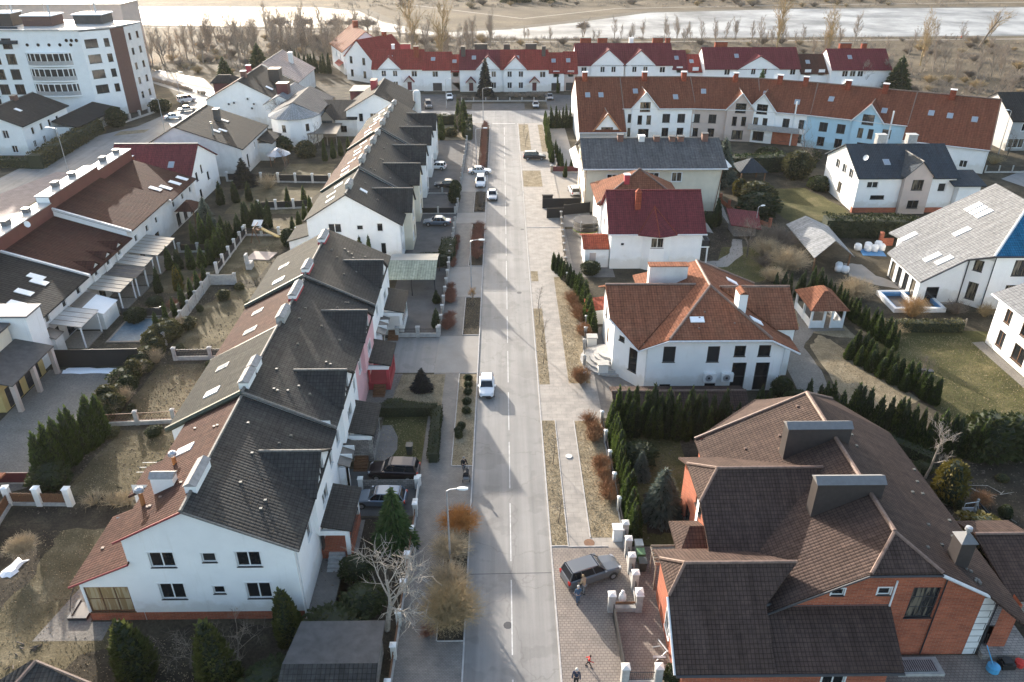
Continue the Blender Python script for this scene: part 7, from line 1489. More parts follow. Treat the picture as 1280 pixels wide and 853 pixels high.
shrub('round rust-brown shrub at the villa driveway', 8.5, 72.6, 1.25, 2.2, 480, 'rust', 1); shrub('big ochre spray of bare twigs on the kerb verge near the bottom', -4.0, 40.0, 2.7, 3.0, 1000, 'ochre', 2); shrub('orange and green variegated shrub at the foot of the near street lamp', -3.8, 49.8, 2.1, 1.8, 800, 'orange', 3); shrub('pale straw shrub behind the near street lamp', -4.3, 46.6, 2.0, 2.0, 600, 'straw', 4); shrub('second pale straw shrub between the lamp and the ochre spray', -4.3, 43.2, 2.0, 2.0, 600, 'straw', 5)
shrub('amber willow bush beside the blue pool frame', 52.6, 88.3, 2.2, 3.0, 420, 'willow', 6, 0); shrub('grey brushy shrub beside the pool', 47.6, 94.2, 3.0, 2.8, 560, 'straw', 7, 0, .02); shrub('small bare bush on the end verge by the bottom paving', -5.6, 38.7, .8, .8, 120, 'redtwig', 8); shrub('rusty round bush near the golden conifer', 41.9, 52.2, 1.0, 1.6, 260, 'rust', 9, 0); shrub('reddish bush behind the golden-tipped thuja', -42.6, 99.6, 1.3, 1.6, 160, 'redtwig', 10, 0); shrub('brown bush under the concrete fence', -43, 91.4, 1.2, 1.7, 160, 'redtwig', 11, 0); shrub('straw ornamental grass over the left fence', -38.6, 46.6, 1.5, 1.5, 420, 'straw', 12, .9, .02); shrub('thin pink-tinged shrub by the green lawn', 38.4, 104.4, 2.2, 2.2, 200, 'twig', 13, 0); shrub('brushy bare shrub in the garden behind the pale shelter', 42.6, 111.5, 3.6, 3.6, 520, 'twig', 14, 0, .02); shrub('pale tangled bare shrub between the pinkish fruit tree and the shelter', 39.6, 108.4, 3.0, 3.0, 420, 'straw', 25, 0, .02); shrub('low pale bare shrub beside the summerhouse end of the thujas', 38, 99.5, 2.4, 2.2, 320, 'straw', 26, 0); shrub('brushy bare shrub in front of the pale shelter', 41.5, 103.5, 3.6, 3.4, 620, 'straw', 15, 0, .02); shrub('tangled bare shrub below the black street gates', 9.3, 99, 1.5, 1.6, 160, 'twig', 16, 0); shrub('brown shrub in the bed beside the pool corner', 58.6, 89, 1.8, 2.0, 200, 'twig', 17, 0); shrub('ochre shrub against the pale-roofed house', 62, 88.2, 1.3, 2.0, 200, 'ochre', 18, 0); shrub('dry brown shrub at the end of the diagonal thujas', 47.6, 83, 2.2, 2, 200, 'ochre', 19, 0); shrub('brown scrub in front of the small golden conifer', 44.3, 61.5, 1.2, 2.6, 180, 'twig', 20, 0)
shrub('dry yellow shrub on the far right of the navy house', 101, 156, 2.4, 2.2, 200, 'ochre', 22, 0); shrub('pale bare shrub by the panel fence behind the long-roofed house', -44, 142, 2.6, 3, 240, 'straw', 23, 0); shrub('rounded tan shrub behind the red terrace hedge', -24, 215, 2.4, 2.4, 200, 'fartwig', 24, 0, .03)
# leafless trees
TR = [tree_meshes(200 + i, 7, 3.0, .12, 4, .2, (11, 6, 4)) for i in range(3)]; YT = [tree_meshes(210 + i, 3.6, 1.1, .045, 3, .35, (12, 5), minr=.008) for i in range(2)]
bare_tree('bare_tree', 'pale spreading leafless tree over the fence posts at the bottom of the street', (-8.6, 39.3, 0), tree_meshes(230, 4.2, 3.2, .15, 4, .3, (9, 7, 5), 'palebark', 'palebark', .25, .014), 1.45)
bare_tree('bare_tree', 'whitish leafless tree standing at the end of the dark thuja row', (38.9, 56, 0), tree_meshes(231, 6.5, 2.6, .13, 4, .3, (10, 6, 4), 'palebark', 'palebark', .5, .014), 1.0)
bare_tree('bare_tree', 'small leafless fruit tree against the white front gable', (-18.6, 36.6, 0), tree_meshes(232, 5.0, 2.4, .08, 4, .25, (9, 6, 4)), 1.0); bare_tree('bare_tree', 'tangled leafless shrub-tree between the two big thujas at the bottom', (-21.8, 36.2, 0), tree_meshes(233, 3.0, 2.6, .08, 4, .15, (10, 6, 4), up=.1), 1.0)
for k, (x, y) in enumerate(((4.6, 58.4), (4.6, 50.4), (4.6, 77), (4.6, 82), (4.5, 86.5), (4.6, 91), (5.0, 178), (5.1, 170))): bare_tree('young_tree', ['slender young tree on the straw verge opposite the round boxwoods', 'slender young tree near the end of the verge by the grey wagon', 'young tree on the verge just above the villa driveway', 'second young tree above the villa driveway', 'third young tree above the villa driveway', 'topmost young tree above the villa driveway', 'young tree in the far verge by the crossroads', 'young tree on the verge next to the dark off-road car'][k], (x, y, .1), YT[k % 2], rr.uniform(.9, 1.1), rr.uniform(0, 6), group='young street trees')
YM = tree_meshes(234, 2.6, 1.0, .06, 4, .6, (14, 8, 5), twig='willow'); bare_tree('young_tree', 'small round-headed yellow tree on the verge by the carport', (-4.1, 91.6, .1), YM, 1.0)
for lab, x, y, s, k in (('pinkish leafless fruit tree on the lawn behind the maroon house', 36.8, 108, 1.0, 0), ('grey leafless tree in front of the white house with the grey balcony', 59.8, 150, 1.35, 1), ('leafless tree beside the maroon shed', 40, 112, .6, 2), ('thin leafless tree before the big blank gable', -52.5, 186, 1.2, 0), ('leafless tree in front of the veranda annex', -40.5, 166, .9, 1), ('small leafless tree at the panel fence', -42.5, 150, .8, 2), ('whitish bare tree on the east lawn by the lower thujas', 46.6, 73.2, .5, 0), ('leafless tree on the dry ground by the navy-roofed house drive', 106, 160, .9, 1), ('leafless tree behind the hedge beside the white end house', -10, 180, .8, 2)): bare_tree('bare_tree', lab, (x, y, 0), TR[k], s, rr.uniform(0, 6))
# woods: single far trees
FT = [ (lambda q: q)(tree_meshes(240 + i, 11, 4.0, .2, 4, .12, (15, 7, 4), 'fartwig', 'fartwig', .75, .03)) for i in range(4)]
def join2(a, b):
    mb = MB()
    for me in (a, b):
        n = len(mb.v); mb.v += [tuple(v.co) for v in me.vertices]; mb.f += [tuple(i + n for i in p.vertices) for p in me.polygons]; mb.m += [0] * len(me.polygons)
    return mb.mesh('bare_tree', [a.materials[0]], weld=False)
FJ = [join2(*q) for q in FT]
FW = join2(*tree_meshes(250, 11, 5, .3, 4, .1, (16, 9, 5), 'ochre', 'ochre', .5, .03))
BR = []
for i in range(2):
    rd = random.Random(260 + i); mb = MB(); mb.tube([(0, 0, 0), (0, 0, 2.6)], [.22, .16], 6)
    for k in range(420):
        d = rv(rd); d.z = abs(d.z) * .9 - .15; p = Vector((0, 0, 2.6)); e = p + Vector((d.x * 4, d.y * 4, d.z * 3 + 1.2)) * rd.uniform(.6, 1)
        mb.tube([p, p.lerp(e, .5) + Vector((0, 0, .7)), e], [.07, .05, .02], 3)
    BR.append(mb.mesh('pollard', [Fo['fartwig']], weld=False))
def far(n, xr, yr, sr, label, group, lst=FJ, seed=0, name='bare_tree'):
    rd = random.Random(seed)
    for i in range(n):
        o = link(name, rd.choice(lst), None, (rd.uniform(*xr), rd.uniform(*yr), 0), rd.uniform(0, 6.28)); s = rd.uniform(*sr); o.scale = (s, s, s * rd.uniform(.9, 1.2)); tag(o, label, 'tree', group)
far(80, (-118, -52), (272, 338), (.75, 1.25), 'slim leafless tree in the grove between the apartment block and the river', 'riverside grove', seed=1)
far(34, (-62, 2), (272, 322), (.55, 1.0), 'leafless tree behind the western end of the red terrace', 'trees behind the red terrace', seed=2)
far(34, (0, 120), (318, 331), (.4, .75), 'thin leafless tree along the near river path', 'river path trees', seed=3)
far(60, (96, 240), (225, 322), (.45, .95), 'leafless scrub tree on the dry slope at the upper right', 'upper right scrub trees', seed=4)
far(50, (-80, 200), (466, 540), (.9, 1.4), 'leafless tree in the park beyond the river', 'park trees beyond the river', seed=5)
far(22, (118, 170), (190, 232), (.4, .7), 'low bare tree behind the eastern end of the brown row', 'scrub behind the brown row', seed=6)
for x, y in ((-92, 346), (-82, 345), (-68, 343), (-61, 342), (-55, 341)): o = link('pollard_tree', rr.choice(BR), None, (x, y, 0), rr.uniform(0, 6)); o.scale = (1.25,) * 3; tag(o, 'round-headed pollard tree on the near bank at the left bend', 'tree', 'pollards on the left bank')
o = link('pollard_tree', BR[0], None, (33, 336, 0)); o.scale = (.9, .9, 1.1); tag(o, 'lone umbrella-shaped pollard at the water edge by the bend', 'tree')
for x, y, s, lab in ((-31, 290, 1.9, 'tall bushy willow behind the red terrace, left of the pair'), (-21, 284, 1.8, 'tall bushy willow behind the red terrace, right of the pair'), (103, 306, 1.9, 'big amber willow at the waterside on the right'), (112, 280, 1.6, 'pale willow in front of the big amber one'), (140, 270, 1.5, 'tall willow behind the easternmost plum roof')): o = link('willow', FW, None, (x, y, 0), x); o.scale = (s * .62, s * .62, s); tag(o, lab, 'tree')
bare_tree('bare_tree', 'leaning leafless tree at the waterside on the far right', (183, 312, 0), tree_meshes(270, 12, 6, .35, 4, .3, (8, 7, 5), 'bark', 'ochre', .5, .03), 1.15).rotation_euler = (0, .25, 0)
FS = [shrub_mesh(280 + i, 2.4, 2.2, 150, m_, .04, 2) for i, m_ in enumerate(('fartwig', 'ochre', 'twig', 'straw'))]
def farshrub(n, xr, yr, label, group, seed, sr=(.6, 1.3)):
    rd = random.Random(seed)
    for i in range(n): o = link('dry_shrub', rd.choice(FS), None, (rd.uniform(*xr), rd.uniform(*yr), 0), rd.uniform(0, 6)); s = rd.uniform(*sr); o.scale = (s, s, s); tag(o, label, 'shrub', group)
farshrub(120, (96, 260), (200, 325), 'tan scrub bush on the dry slope at the upper right', 'upper right scrub', 1); farshrub(95, (-115, 0), (258, 336), 'brown scrub bush between the houses and the river at the left', 'left riverside scrub', 2); farshrub(80, (-60, 220), (444, 520), 'brown bush in the park across the river', 'park bushes', 3, (.8, 1.6)); farshrub(30, (0, 110), (262, 322), 'dry bush behind the plum roofed houses', 'scrub behind the plum roofs', 4)
rd = random.Random(77); mb = MB()
def brush(n, xr, yr, h, k=22):
    for i in range(n):
        x, y = rd.uniform(*xr), rd.uniform(*yr); s = h * rd.uniform(.4, 1.2)
        for j in range(k):
            a = Vector((rd.gauss(0, .45), rd.gauss(0, .45), 1)).normalized() * s * rd.uniform(.6, 1); c = Vector((x + rd.gauss(0, .5) * s, y + rd.gauss(0, .5) * s, 0)); b = a.cross(rv(rd)).normalized() * .05
            mb.face([c - b, c + b, c + a])
brush(420, (-120, 5), (262, 338), 2.6); brush(620, (96, 270), (196, 326), 2.2); brush(200, (5, 100), (262, 322), 2.2); brush(420, (-90, 270), (444, 520), 2.6); brush(150, (-80, 190), (329, 334), 1.8)
tag(link('undergrowth', mb.mesh('undergrowth', [Fo['fartwig']], weld=False)), 'bare brush and tall dead grass along the river', 'undergrowth', kind='stuff')
# dead grass tufts: nobody could count them
rd = random.Random(9); mb = MB()
def tufts(n, x0, x1, y0, y1, s, z):
    for i in range(n):
        c = Vector((rd.uniform(x0, x1), rd.uniform(y0, y1), z)); a = (Vector((0, 0, 1)) + rv(rd) * .9).normalized() * s * rd.uniform(.5, 1.3); b = a.cross(rv(rd)).normalized() * s * .35
        mb.face([c - b, c + b, c + a])
for v in ((3.9, 5.2, 47.7, 65.4), (7.3, 9.0, 48.6, 65.3), (-4.9, -3.1, 58.3, 74.7), (-12, -6.7, 67.8, 74.6), (4, 5.1, 72.5, 91), (7.3, 8.8, 72.7, 92), (-4.9, -3.1, 38.4, 51.8), (-4.9, -3.1, 84, 94.3)): tufts(int((v[1] - v[0]) * (v[3] - v[2]) * 45), *v, .10, .1)
for v in ((-39, -32.5, 31, 50), (-38, -30.4, 55.5, 64), (-38.6, -30.4, 67.5, 77), (37, 43, 67, 80), (46, 57, 64, 83), (-12.2, -7.3, 59.2, 66), (-32, -20, 30.6, 39)): tufts(int((v[1] - v[0]) * (v[3] - v[2]) * 16), *v, .11, .01)
tag(link('dry_grass', mb.mesh('dry_grass', [Fo['straw']], weld=False)), 'short straw-coloured grass on verges and lawns', 'grass', kind='stuff')
rd = random.Random(10); mb = MB()
def litter(n, x0, x1, y0, y1):
    for i in range(n):
        c = Vector((rd.uniform(x0, x1), rd.uniform(y0, y1), .02)); a = rv(rd) * rd.uniform(.05, .16); b = a.cross(rv(rd)) * .6
        mb.face([c - a, c + b, c + a, c - b])
for v in ((-15, -8, 30, 51), (10.3, 17, 48, 62), (36, 50, 40, 60), (-50, -41, 78, 100), (-42, -30, 52, 100), (28, 46, 100, 128), (-40, -30, 100, 120)): litter(int((v[1] - v[0]) * (v[3] - v[2]) * 6), *v)
tag(link('leaf_litter', mb.mesh('leaf_litter', [Fo['twig']], weld=False)), 'fallen leaves and twigs on the garden soil', 'litter', kind='stuff')
# ================================================================== STREET THINGS
lamp('grey street lamp rising from the ochre shrubs at the bottom of the street', -4.36, 45.7, 7.5, .9, .0)
lamp('street lamp on the bramble verge between the carport and the second terrace', -4.3, 95.7, 7.6, 1.2)
lamp('street lamp behind the white sedan parked across the pavement', -5.3, 156, 7.4, 1.6); lamp('street lamp at the crossroads near the clipped corner hedge', -4.7, 195.2, 7.5, 1.6)
lamp('thin street lamp in front of the red terrace drive', -14.6, 208.5, 7.2, .8); lamp('lamp post on the lane beside the tall hedge at the upper left', -85, 150, 9.2, -1.4)
lamp('slim lamp post at the far lane by the apartment block', -86, 214, 8, 1.2); lamp('second slim lamp post in the lane, nearer the parked white cars', -80, 186, 7, -1)
lamp('white lamp mast at the eastern end of the brown-red row', 106, 163, 9, -.5, .2); lamp('low garden lamp beside the pinkish fruit tree', 40.8, 118, 4.2, .5, .2)
# ---- cars
S_ = 'cars on the street'
car('small white hatchback driving down the street towards the camera', -1.85, 71.4, -90, 'white', 'hatch', name='car')
car('silver car coming down the street beside the bare verge hedge', -1.85, 136, -90, 'silver', 'sedan', name='car')
car('white estate car parked nose-out on the pavement', -4.15, 143.2, -90, 'white', 'suv', .11); car('white sedan standing across the pavement behind the estate car', -4.5, 150.6, 0, 'white', 'sedan', .11)
car('dark off-road car parked across the right pavement', 6.7, 160.4, 0, 'dark', 'suv', .115); car('silver car facing the street at the crossroads', 8.9, 209.5, -90, 'silver', 'hatch'); car('grey car before the dark garage door of the low red house', 13.2, 219.5, -90, 'grey', 'sedan')
car('silver-blue sedan in the yard of the second terrace', -10.9, 122.4, 180, 'blue', 'sedan'); car('black car with a bright roof in the yard of the second terrace', -10.6, 142.4, 180, 'dark', 'sedan'); car('white car half hidden by the corner of the second terrace', -13.2, 154, 170, 'white', 'hatch')
car('dark van with bright windscreen before the red terrace', -19.5, 209.5, -80, 'grey', 'van'); car('silver car beside the dark van', -23.2, 210.5, -85, 'silver', 'hatch'); car('white car on the paved drive before the red terrace', -14.5, 220, -85, 'white', 'sedan')
car('dark wine-coloured people carrier with red tail lights in the paved drive', -10.2, 57.0, 176, 'maroon', 'suv'); car('silver-blue car behind the low white wall', -11.0, 53.2, 178, 'blue', 'wagon')
car('silver grey estate car parked askew on the brick paved drive', 6.75, 44.2, 22, 'grey', 'suv', .112)
for lab, x, y, d, p in (('white car nearest on the far lane', -82, 197.5, 20, 'white'), ('pale car behind the nearest one on the far lane', -81.5, 206, 30, 'silver'), ('white van at the bend of the far lane', -85.6, 217, 40, 'white')): car(lab, x, y, d, p, 'van' if 'van' in lab else 'sedan')
car('dark car beside the navy-roofed house', 83.5, 130.5, 80, 'dark', 'suv'); car('white covered car in the drive of the cream house', 13.2, 138.5, 95, 'white', 'wagon')
# ---- people
black = cloth('black_cloth', (.018, .018, .02)); navy = cloth('navy_cloth', (.02, .03, .06)); redc = cloth('red_cloth', (.55, .04, .03)); tan = cloth('tan_cloth', (.42, .30, .18)); pale = cloth('pale_cloth', (.55, .52, .48)); jean = cloth('jean_cloth', (.05, .09, .15)); hairb = cloth('brown_hair', (.05, .03, .02)); haird = cloth('fair_hair', (.32, .22, .12)); grey = cloth('grey_cloth', (.2, .2, .2))
person('person in a black jacket pushing a dark pushchair along the pavement', -3.75, 57.3, 200, black, black, hairb, .2, .06, (.25, .25), hat=grey)
t = T('pushchair', 'dark pushchair in front of the person in black', 'pushchair', (-3.5, 56.3, .1)); m = MB()
m.extr([(-3.75, 56.0, .55), (-3.25, 56.0, .55), (-3.25, 56.0, .95), (-3.5, 56.0, 1.12), (-3.75, 56.0, .95)], (0, .62, 0)); t.part('hood', m, [black]); m = MB(); m.box(-3.74, -3.26, 55.75, 56.6, .42, .56); t.part('seat', m, [grey])
for x in (-3.8, -3.2):
    for y in (55.8, 56.5): m = MB(); m.tube([(x - .03, y, .24), (x + .03, y, .24)], .14, 10); t.part('wheel', m, [TY])
m = MB()
for x in (-3.72, -3.28): m.tube([(x, 55.85, .3), (x, 56.6, .6), (x, 56.95, 1.1)], .02, 5)
m.tube([(-3.72, 56.95, 1.1), (-3.28, 56.95, 1.1)], .022, 5); t.part('frame', m, [W['metal']])
person('person in a tan coat leaning at the rear of the silver estate car', 6.05, 42.5, 40, tan, grey, haird, .08, .25, (.3, .2), group=None); person('person in a pale jacket and jeans beside the tan coat', 5.5, 41.5, 10, jean, jean, haird, .1, .12, (.25, .1), hat=pale)
person('child in a red jacket running over the brick paving', 5.75, 35.9, -100, redc, black, hairb, .3, .18, (.35, -.25), .66); person('person in a dark coat with a pale hat cut by the bottom edge', 4.75, 34.4, 170, navy, black, hairb, .12, .05, hat=pale)
person('left one of two walkers on the riverside path', 181, 326, 90, black, black, hairb); person('right one of two walkers on the riverside path, in red', 183, 326.4, 90, redc, black, hairb)
# ---- fences, walls and gates
F = fence
F('fence', 'concrete-posted front fence of the second terrace', [(-7.9, 104.9), (-7.9, 121.8)], 2.4, 1.5, .3, 'concrete', 'concrete', 'solid', 1.15, 'palewood', .35); F('fence', 'front fence of the upper yards of the second terrace', [(-7.9, 128.2), (-7.9, 174)], 3, 1.5, .3, 'concrete', 'concrete', 'picket', 1.1)
F('fence', 'concrete-posted street fence of the dark paved yard and carport', [(-7.9, 84), (-7.9, 103.4)], 2.8, 1.4, .32, 'concrete', 'white2', 'solid', 1.0, 'palewood', .35)
F('fence', 'short fence with stone piers and black bars beside the asphalt drive', [(-13, 83.7), (-8.0, 83.7)], 2.5, 1.35, .45, 'concrete', 'concrete', 'picket', 1.15, 'black', .5)
F('fence', 'street fence with white topped posts at the bottom of the street', [(-7.85, 28), (-7.7, 51.4)], 3.1, 1.45, .36, 'white2', 'whitepaint', 'rail', 1.0, 'wood', .25)
F('garden_wall', 'low white wall between the wine-coloured car and the silver-blue car', [(-13, 55.2), (-7.9, 55.2)], 5, 1.15, .4, 'white', 'white', 'solid', .95, 'stone', 0, cat='wall'); F('garden_wall', 'short white kerbside wall at the paved drive', [(-7.75, 55.5), (-7.75, 52.2)], 3.2, 1.1, .34, 'white', 'white', 'solid', .9, 'white2', 0, cat='wall')
F('fence', 'yard fence between the dark cars of the second terrace', [(-14, 127.6), (-8.2, 127.6)], 2.8, 1.3, .3, 'concrete', None, 'solid', 1.1, 'black', .2); F('fence', 'low fence behind the black car in the second terrace yard', [(-14, 138.4), (-8.2, 138.4)], 2.8, 1.2, .3, 'concrete', None, 'picket', 1.0, 'black', .2)
F('fence', 'row of white-capped posts beside the yellow-green thujas', [(9.95, 48.6), (9.95, 65)], 3.5, 1.5, .28, 'white2', 'whitepaint', 'picket', 1.2, 'darkmetal', .2); F('fence', 'villa street fence with stone posts', [(8.9, 72.6), (9.6, 80), (10.4, 86)], 3.0, 1.5, .34, 'concrete', 'concrete', 'picket', 1.2, 'darkmetal', .3)
F('fence', 'ornate stone gate piers and bars beside the grey estate car', [(9.95, 41), (9.95, 48.3)], 1.8, 1.9, .5, 'concrete', 'white2', 'picket', 1.3, 'darkmetal', .55); F('garden_gate', 'small walled gate with two heavy piers and a wooden bench board', [(7.9, 40.8), (9.95, 40.8)], 2.1, 1.8, .5, 'concrete', 'white2', 'rail', 1.0, 'wood', .5, cat='gate')
F('gate', 'long black sliding gate on the brick paved drive', [(8.0, 40.3), (8.1, 35.0)], 5.4, .1, .06, 'black', None, 'solid', 1.35, 'black', 0, cat='gate'); F('fence', 'stone piers with dark bars at the bottom edge of the drive', [(8.05, 34.6), (10.3, 34.6)], 2.2, 1.7, .5, 'concrete', 'white2', 'picket', 1.2, 'darkmetal', .3)
F('fence', 'street fence beside the maroon house with weathered posts', [(9.0, 99), (9.3, 110), (9.8, 124)], 3, 1.6, .34, 'palewood', 'concrete', 'boards', 1.35, 'palewood', .25)
for lab, p in (('upper black sheet gate wing at the cream house', [(7.0, 130.0), (13.6, 130.3)]), ('lower black sheet gate wing, left half', [(7.5, 125.0), (10.3, 125.3)]), ('lower black sheet gate wing, right half', [(10.5, 126.8), (15, 128)])): F('gate', lab, p, 7, 1.9, .12, 'black', None, 'solid', 1.85, 'black', 0, cat='gate')
m = MB(); m.box(7.0, 8.8, 131.2, 131.5, 0, 2.0); m.box(6.9, 8.9, 131.1, 131.6, 2.0, 2.1); single('gate_box', m, [W['black']], 'black upright gate box behind the black gates', 'gate', loc=(8, 131.3, 0))
F('fence', 'low brick wall with red boards before the cream house yard', [(9.8, 151.4), (15.4, 151.4)], 2.6, 1.4, .5, 'palewood', 'concrete', 'solid', 1.2, 'darkred', .2); F('fence', 'dark street fence behind the slim street thujas', [(10.9, 153), (10.9, 190)], 3.2, 1.5, .2, 'concrete', None, 'solid', 1.2, 'darkmetal', .2)
F('garden_wall', 'curving brick wall with stub posts beside the cream house', [(37.8, 140.5), (40.2, 126), (44, 120.5)], 3.6, 1.5, .4, 'brick', 'brick', 'solid', .7, 'brick', .5, 'brick', cat='wall')
F('fence', 'dark lattice fence with concrete posts behind the nearest terrace', [(-41, 65.2), (-30, 66)], 3.4, 1.6, .36, 'concrete', 'concrete', 'lattice', 1.4, 'wood', .45); F('fence', 'dark slatted fence with a stone pier between two back gardens', [(-38.2, 78.4), (-30, 78.6)], 3.4, 1.6, .4, 'concrete', 'concrete', 'boards', 1.4, 'darkmetal', .5)
F('fence', 'grey concrete panel fence zigzagging through the back gardens', [(-40.7, 82), (-41.0, 99.2), (-37.4, 99.2)], 3, 1.7, .35, 'concrete', 'concrete', 'solid', 1.5, 'concrete', .2); F('fence', 'pale brown board fence beside the blue pool', [(-42.4, 84), (-42.2, 97)], 3.2, 1.3, .2, 'palewood', None, 'boards', 1.2, 'palewood', .1)
F('fence', 'tall black sheet fence above the gravel yard', [(-51.6, 77), (-41.8, 77.2)], 4, 2.3, .12, 'black', None, 'solid', 2.25, 'black', 0); F('fence', 'dark red mesh fence at the lower edge of the gravel yard', [(-50, 56.2), (-42.6, 56.2)], 3.6, 1.5, .14, 'darkred', None, 'solid', 1.3, 'darkred', .2)
F('fence', 'red-brown board fence with leaning white pillars', [(-38.2, 53.2), (-43.6, 53.4), (-43.2, 50.4), (-41.6, 46.6), (-42.6, 42)], 3.2, 1.9, .5, 'white', 'white', 'boards', 1.3, 'wood', .3)
F('fence', 'dark panel fence with white posts behind the second terrace', [(-53, 146.4), (-33, 145)], 3.2, 1.8, .4, 'white2', 'white2', 'solid', 1.5, 'black', .3); F('fence', 'white-posted dark fence along the upper back gardens', [(-42.6, 130), (-33.6, 131)], 3.0, 1.7, .4, 'white2', 'white2', 'solid', 1.4, 'black', .3); F('fence', 'white-posted wall with dark rails beside the second terrace annex', [(-41.6, 117.8), (-33, 117.4)], 2.6, 1.5, .36, 'white2', 'whitepaint', 'rail', 1.2, 'darkmetal', .3)
F('fence', 'posts and dark boards behind the row of playground thujas', [(-41.2, 103), (-41.4, 118)], 2.8, 1.7, .36, 'white2', 'white2', 'solid', 1.2, 'black', .3); F('fence', 'dark garden fence behind the tall brown roofed house', [(-49.4, 111), (-43.8, 111)], 2.8, 1.5, .36, 'concrete', 'concrete', 'solid', 1.3, 'black', .3); F('fence', 'narrow dark fence between the awning gardens', [(-49, 89.4), (-44, 89.6)], 2.6, 1.4, .16, 'darkmetal', None, 'boards', 1.25, 'darkmetal', .1)
F('fence', 'wall with dark doors in front of the far annex', [(-51, 204), (-33, 204)], 3, 2.0, .5, 'white2', 'white2', 'solid', 1.6, 'clad', .4); F('fence', 'dark fence with stone posts below the apartment block', [(-93, 192), (-89, 206)], 3.5, 1.8, .5, 'concrete', None, 'picket', 1.5, 'black', .4)
F('fence', 'wire fence dividing the dark garden by the brick house', [(41, 51.4), (41.5, 43), (41.8, 40)], 4, 1.4, .16, 'concrete', None, 'rail', 1.2, 'darkmetal', .3); F('fence', 'dark picket fence at the drive of the navy-roofed house', [(96, 150), (104, 150)], 3, 1.5, .2, 'concrete', None, 'picket', 1.3, 'black', .3); F('fence', 'low front fence of the red terrace', [(-11, 216.5), (12, 216.5)], 3.2, 1.1, .3, 'concrete', None, 'picket', .9, 'darkmetal', .3)
F('fence', 'board fence at the back of the east lawn', [(47, 85.6), (58, 85.4)], 3, 1.2, .14, 'palewood', None, 'boards', 1.0, 'palewood', .1)
# ---- garden things
t = T('trampoline', 'round trampoline with a green rim and net in the yard of the maroon house', 'trampoline', (13.4, 118, 0)); m = MB(); m.lathe(13.4, 118, [(1.75, .72), (2.05, .74), (2.05, .82), (1.75, .84)], 22); t.part('rim', m, [plain('lime_pad', (.34, .40, .14), .6)])
m = MB(); m.lathe(13.4, 118, [(1.76, .76), (1.76, .79)], 22); t.part('jumping_mat', m, [W['black']])
for k in range(6): a = k * 1.047; m = MB(); m.tube([(13.4 + 2.1 * math.cos(a), 118 + 2.1 * math.sin(a), 0), (13.4 + 2.1 * math.cos(a), 118 + 2.1 * math.sin(a), 2.4), (13.4 + 1.8 * math.cos(a), 118 + 1.8 * math.sin(a), 2.7)], .035, 5); t.part('pole', m, [W['metal']])
for k in range(3): m = MB(); m.lathe(13.4, 118, [(2.1, 1.0 + .7 * k), (2.1, 1.03 + .7 * k)], 22); t.part('net_rope', m, [W['darkmetal']])
t = T('swing_frame', 'wooden swing frame and yellow slide on the playground lawn', 'playground', (-38.6, 116, 0)); m = MB()
for y in (114.6, 117.8): m.tube([(-39.6, y, 0), (-38.9, y, 2.4)], .07, 5); m.tube([(-38.2, y, 0), (-38.9, y, 2.4)], .07, 5)
m.tube([(-38.9, 114.4, 2.4), (-38.9, 118, 2.4)], .07, 5); m.box(-39.5, -38.3, 116.6, 117.8, 1.3, 1.4); t.part('frame', m, [W['wood']]); m = MB(); m.grid([[(-38.4, 116.7, 1.4), (-38.4, 117.5, 1.4), (-38.4, 117.5, 1.55), (-38.4, 116.7, 1.55)][::-1], [(-36, 116.3, .25), (-36, 117.1, .25), (-36, 117.1, .4), (-36, 116.3, .4)][::-1], [(-35.4, 116.2, .2), (-35.4, 117, .2), (-35.4, 117, .35), (-35.4, 116.2, .35)][::-1]]); t.part('slide', m, [plain('yellow_slide', (.62, .42, .14), .4)]); m = MB(); m.slab([(-39.7, 116.4, 2.2), (-38.2, 116.4, 2.2), (-38.2, 118, 2.6), (-39.7, 118, 2.6)], .05); t.part('cover', m, [W['white2']])
m = MB(); m.box(-37.4, -36.6, 104.2, 105.6, 0, 1.0); m.box(-37.5, -37.2, 104.4, 105.4, 1.0, 2.2); single('garden_grill', m, [W['concrete']], 'stone garden grill by the edge of the second terrace gardens', 'grill', loc=(-37, 105, 0))
m = MB(); m.prism([(-38.6, 108), (-35, 107.6), (-34.4, 110.4), (-38, 111)], 0, .15); single('paved_patio', m, [W['pinkish']], 'small pinkish patio beside the stone grill', 'patio', loc=(-37, 109, 0))
t = T('pool', 'rectangular garden pool under a faded blue cover behind the awnings', 'pool', (-46, 86, 0)); m = MB(); m.box(-48.2, -44, 82.6, 89.0, 0, .12, 0); t.part('edge', m, [W['palewood']]); m = MB(); m.face([(-47.9, 82.9, .126), (-44.3, 82.9, .126), (-44.3, 88.7, .126), (-47.9, 88.7, .126)]); t.part('cover', m, [ground('faded_pool_cover', [(.35, rgb((.06, .12, .17))), (.6, rgb((.10, .16, .20))), (.75, rgb((.22, .23, .22)))], .5, 3, .3, .5, .01)])
t = T('pool', 'blue framed garden pool with stored pipes beside the pale-roofed house', 'pool', (54.5, 92, 0)); m = MB()
for b in ((50.8, 57.6, 89.4, 89.8), (50.8, 57.6, 94.6, 95.0), (50.8, 51.2, 89.8, 94.6), (57.2, 57.6, 89.8, 94.6), (53.9, 54.3, 89.8, 94.6)): m.box(*b, 0, .6)
t.part('frame', m, [W['whitepaint']]); m = MB()
for b in ((51.2, 53.9, 89.8, 90.1), (51.2, 53.9, 94.3, 94.6), (54.3, 57.2, 89.8, 90.1), (54.3, 57.2, 94.3, 94.6), (51.2, 51.4, 90.1, 94.3), (57.0, 57.2, 90.1, 94.3)): m.box(*b, .05, .5)
